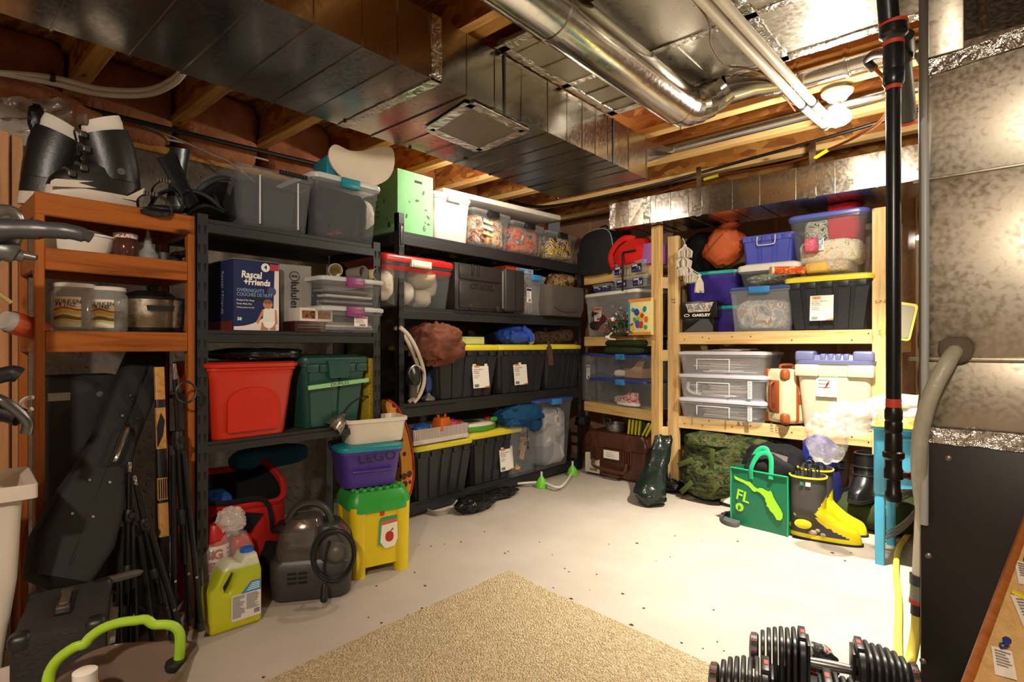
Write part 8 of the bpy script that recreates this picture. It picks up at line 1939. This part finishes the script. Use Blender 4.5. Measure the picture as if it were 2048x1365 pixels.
SHB = cloth('#17171a', .1, .4, 18); MB().lump((0, 0, .05), (.34, .26, .26), 2.4, .2, 4, 148, 36, 20).build('shirt_body', SHB, t)
MB().add([(-.03, -.20, .06), (.12, -.20, .03), (.13, -.175, .14), (.0, -.18, .165)], [(0, 1, 2, 3)]).build('grey_print', plain('#6d6460', .7), t, 0)
text(t, 'POND', .035, WHITE, (.14, -.205, .0), rot=(PI / 2, -.75, 0)); text(t, '0000', .032, WHITE, (.05, -.205, .085), rot=(PI / 2, .15, 0))
fabric('dark_bundle', 'dark clothing bundle under the printed shirt', 'clothes', (c.x, 3.92, 0), (.44, .34, .30), cloth('#151517'), 149, 2.8, .1)
c = W(1632, 912, y=3.9); t = thing('royal_blue_bag', 'royal blue nylon bag hanging in the shadow above the rubber boots', 'bag', (c.x, 3.98, 0)); zc_ = W(1632, 912, y=3.98).z
MB().lump((0, 0, zc_), (.20, .16, .26), 2.3, .18, 3, 150, 30, 18).build('bag_body', plain('#232a80', .5, 0, .1, 6, .4, 12), t)
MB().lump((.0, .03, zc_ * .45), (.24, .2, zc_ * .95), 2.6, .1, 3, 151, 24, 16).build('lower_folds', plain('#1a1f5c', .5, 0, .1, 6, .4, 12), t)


# boots
def boot_ring(z, H, toe, heel, shaft_r, foot_h, n=28):
    """heel at x=-heel, toe at x=toe; narrows to a shaft above the foot"""
    f = min(1, max(0, (z - foot_h * .62) / (foot_h * 1.1))); f = f * f * (3 - 2 * f)
    x1 = toe * (1 - .26 * min(1, z / foot_h) ** 3) * (1 - f) + shaft_r * f
    wdt = .058 * (1 - f) + shaft_r * .9 * f; x0 = -heel
    P = []
    for k in range(n):
        a = 2 * PI * k / n; ca, sa = math.cos(a), math.sin(a)
        cx = (x0 + x1) / 2; P.append(Vector((cx + (x1 - x0) / 2 * math.copysign(abs(ca) ** .8, ca), wdt * math.copysign(abs(sa) ** .8, sa), z)))
    return P


YB2 = plastic('#e8d41a', .35, .05); GRB = plain('#3f3c3a', .6, 0, .12, 12); 
def rubber_boot(label, loc, rz, H):
    t = thing('rubber_boot', label, 'boot', loc, rz, 'pair of yellow-toed rubber boots')
    toe, heel, sr, fh, NB = .27, .096, .094, .115, 56
    zs = [.012 + (H - .012) * k / 44 for k in range(45)]
    rings = [boot_ring(z, H, toe, heel, sr, fh, NB) for z in zs]
    top = rings[-1]; rings += [[Vector((p.x * .96, p.y * .94, p.z)) for p in top], [Vector((p.x * .94, p.y * .92, p.z - .06)) for p in top]]
    mb = MB(); mb.loft(rings); mb.bm.faces.ensure_lookup_table()
    for f in mb.bm.faces:
        c_ = f.calc_center_median(); z = c_.z
        if z > H - .004 or abs(f.normal.z) > .95 and z > .2: f.material_index = 2; continue
        yl = z < .04
        if not yl and z < .27:
            x_lo = .215 - 2.3 * (z - .04) if z < .11 else (.056 - .2 * (z - .11) if z < .165 else .045 + .5 * (z - .165))
            yl = c_.x > x_lo
        if yl: f.material_index = 1
    mb.build('boot_body', [GRB, YB2, plain('#57534f', .8, 0, .2, 60)], t, 60)
    MB().loft([[Vector((p.x * 1.03, p.y * 1.05, z)) for p in boot_ring(.012, H, toe, heel, sr, fh, NB)] for z in (0, .012)]).build('outsole', plain('#1c1a19', .7), t)
    mb = MB()
    for k in range(14): mb.box(-.08 + .021 * k, -.07 + .021 * k, -.056, .056, -.0, .008)
    mb.build('tread', plain('#1c1a19', .7), t, 0)['kind'] = 'stuff'
    MB().tube([Vector((p.x * 1.02, p.y * 1.03, H - .006)) for p in top], .0055, 6, True).build('yellow_rim', YB2, t)
    for sx in (-1,): MB().loft([[Vector((-.02 + .045 * s * math.cos(q), -.0 - y_, .095 + .026 * s * math.sin(q))) for q in [2 * PI * i / 20 for i in range(20)]] for s, y_ in ((1, .055), (1, .078), (.8, .082))]).build('ankle_patch', YB2, t)
    for s in (-1, 1):
        for x in (-.03, .03): MB().tube(curve([(x - .02, s * .07, H - .01), (x - .018, s * .075, H + .035), (x, s * .07, H + .05), (x + .018, s * .075, H + .035), (x + .02, s * .07, H - .01)], 4), .0045, 8).build('pull_loop', BLACKP, t)
    l = MB().box(-.035, -.016, -.090, -.083, H - .05, H - .03).build('green_tag', plain('#2f7a5a', .5), t, 0); MB().box(-.006, .02, -.090, -.083, H - .052, H - .03).build('white_tag', WHITE, t, 0)
    for (x, z, r) in ((.03, .05, .018), (.055, .065, .012), (-.06, .145, .012), (.01, .14, .010), (.08, .045, .014)):
        MB().lump((x, -.057, z), (r * 2, .008, r * 1.6), 2, .4, 6, int(x * 300) + 9, 12, 7).build('peeled_patch', plain('#b5a48c', .8), t)
    return t


b0 = W(1612, 1080, z=0); b1 = W(1708, 1098, z=0)
bh = W(1605, 955, t=(b0 - EYE).dot(FW)).z
rzb = math.atan2((b1 - b0).y, (b1 - b0).x)
rubber_boot('yellow-toed rubber boot nearer the room, worn and peeling', Vector((b0.x, b0.y + .05, 0)), rzb + .06, bh * 1.02)
b2 = b0 + FW * .16 + RT * .13; rubber_boot('yellow-toed rubber boot half hidden behind its pair', Vector((b2.x, b2.y + .05, 0)), rzb + .08, bh * 1.04)


def leather_boot(label, loc, rz, H):
    t = thing('black_boot', label, 'boot', loc, rz, 'pair of black boots')
    zs = [.01, .03, .05, .07, .09, .11, .14, .17, .21, H]
    R_ = [boot_ring(z, H, .19, .08, .068, .10) for z in zs]
    R_ = [[p + Vector((.006 * noise.noise(p * 18), .006 * noise.noise(p * 17 + Vector((5, 0, 0))), 0)) for p in r] for r in R_]
    top = R_[-1]; R_ += [[Vector((p.x * .93, p.y * .9, p.z)) for p in top], [Vector((p.x * .9, p.y * .88, p.z - .08)) for p in top]]
    MB().loft(R_).build('boot_body', plain('#141314', .32, 0, .1, 8, .2, 20), t, 60); MB().loft([[Vector((p.x * 1.04, p.y * 1.07, z)) for p in boot_ring(.01, H, .19, .08, .068, .10)] for z in (0, .02)]).build('outsole', plain('#0c0c0c', .7), t)
    for z in (.15, .2): MB().tube([Vector((p.x * 1.02, p.y * 1.03, z)) for p in boot_ring(z, H, .19, .08, .068, .10)], .006, 6, True).build('strap', BLACKP, t)
    MB().tube([Vector((p.x, p.y, H)) for p in top], .006, 6, True).build('collar', BLACKP, t)
    MB().box(-.01, .012, -.072, -.066, H * .48, H * .56).build('tag', plain('#8a5a4a', .6), t, 0)
    return t


zb_ = .20
c = W(1705, 995, y=3.72); c2 = W(1668, 970, y=3.92)
t = thing('olive_duffel_bag', 'olive green duffel bag on the floor carrying the black boots', 'bag', (c.x + .05, 4.14, 0)); zt_ = W(1700, 998, y=3.93).z
MB().lump((0, 0, zt_ * .5), (.50, .46, zt_), 3.4, .06, 3, 160, 40, 22, .5, flat=.97).build('bag_body', cloth('#333d24', .12, .4, 14), t)
leather_boot('black boot standing on the olive duffel, nearer the blue table', (c.x + .02, 4.02, zt_ - .005), -1.75, .28)
leather_boot('black boot behind, standing taller on the olive duffel', (c2.x - .03, 4.16, zt_ - .005), -1.75, .31)

# ---- adjustable dumbbells
PLT = plain('#232224', .42, 0, .12, 20); RD = plain('#c23a24', .5)


def plate_ring(w, h, x, r=.05):
    return [Vector((x, p.x, p.y)) for p in rrect(w, h, r, 0, 5)]


def dumbbell(label, loc, rz, group='adjustable dumbbells'):
    t = thing('adjustable_dumbbell', label, 'dumbbell', loc, rz, group); t.scale = (.84,) * 3
    for s in (-1, 1):
        x = .085
        for k in range(7):
            sz = (.20, .20, .19, .19, .18, .17, .15)[k]; th = (.024, .016, .016, .016, .016, .016, .016)[k]
            zc = .115
            R_ = [plate_ring(sz * .94, sz * .96, s * x, .05), plate_ring(sz, sz, s * (x + .004), .055), plate_ring(sz, sz, s * (x + th - .004), .055), plate_ring(sz * .94, sz * .96, s * (x + th), .05)]
            MB().loft(R_, M=Matrix.Translation((0, 0, zc))).build('weight_plate', PLT, t)
            if k == 0: MB().box(s * x - .002 if s > 0 else s * (x + th), s * (x + th) if s > 0 else s * x + .002, -.05, .05, zc + sz / 2 - .03, zc + sz / 2 + .012, b=.004).build('locking_tab', PLT, t); MB().box(min(s * (x + .002), s * (x + .016)), max(s * (x + .002), s * (x + .016)), -.014, .014, zc + sz / 2 + .010, zc + sz / 2 + .014).build('red_mark', RD, t, 0)
            x += th + .0065
        MB().lathe([(.058, 0), (.066, .006), (.066, .028), (.05, .034), (.02, .036)], 28, Matrix.Translation((s * x, 0, .115)) @ Matrix.Rotation(s * PI / 2, 4, 'Y')).build('dial', PLT, t)
        for q in range(12):
            a = 2 * PI * q / 12; M = Matrix.Translation((s * (x + .017), .0668 * math.cos(a), .115 + .0668 * math.sin(a))) @ Matrix.Rotation(a - PI / 2, 4, 'X')
            tx = text(t, str(5 + 5 * (q % 9)), .018, RD, (0, 0, 0), name='dial_number'); tx.matrix_basis = M @ Matrix.Rotation(-s * PI / 2 * 0, 4, 'Z')
    MB().tube(curve([(-.085, 0, .115), (-.05, 0, .115), (0, 0, .115), (.05, 0, .115), (.085, 0, .115)], 3), [.015, .016, .017, .018, .019, .0195, .0195, .0195, .019, .018, .017, .016, .015], 14).build('handle_grip', plain('#8b8884', .3, .85), t)
    MB().box(-.24, .24, -.085, .085, 0, .035, b=.008).build('cradle_base', BLACKP, t)
    for s in (-1, 1): MB().box(s * .075 - .006, s * .075 + .006, -.05, .05, .03, .20, b=.004).build('side_guard', plain('#1a1a1b', .4), t)
    return t


d1a, d1b = W(1530, 1300, t=1.60), W(1780, 1330, t=1.72)
cA = W(1660, 1332, t=1.80); rzd = math.atan2((RT * .24 + FW * .06).y, (RT * .24 + FW * .06).x)
dumbbell('farther of the two adjustable dumbbells on the floor, its plates standing higher in view', (cA.x, cA.y, 0), YAW - .42)
cB = W(1592, 1402, t=1.62); dumbbell('nearer of the two adjustable dumbbells, cut off by the bottom of the picture', (cB.x, cB.y, 0), YAW - .42)
fabric('red_black_strap', 'red and black strap bundle lying between the dumbbell heads', 'strap', Vector((cA.x, cA.y, 0)) + FW * .13, (.16, .10, .10), patches('strap_mix', [(0, '#1a1a1b'), (.48, '#8a8682'), (.54, '#b3201f'), (.62, '#1a1a1b')], 10, .5), 170, 2.4, .25)
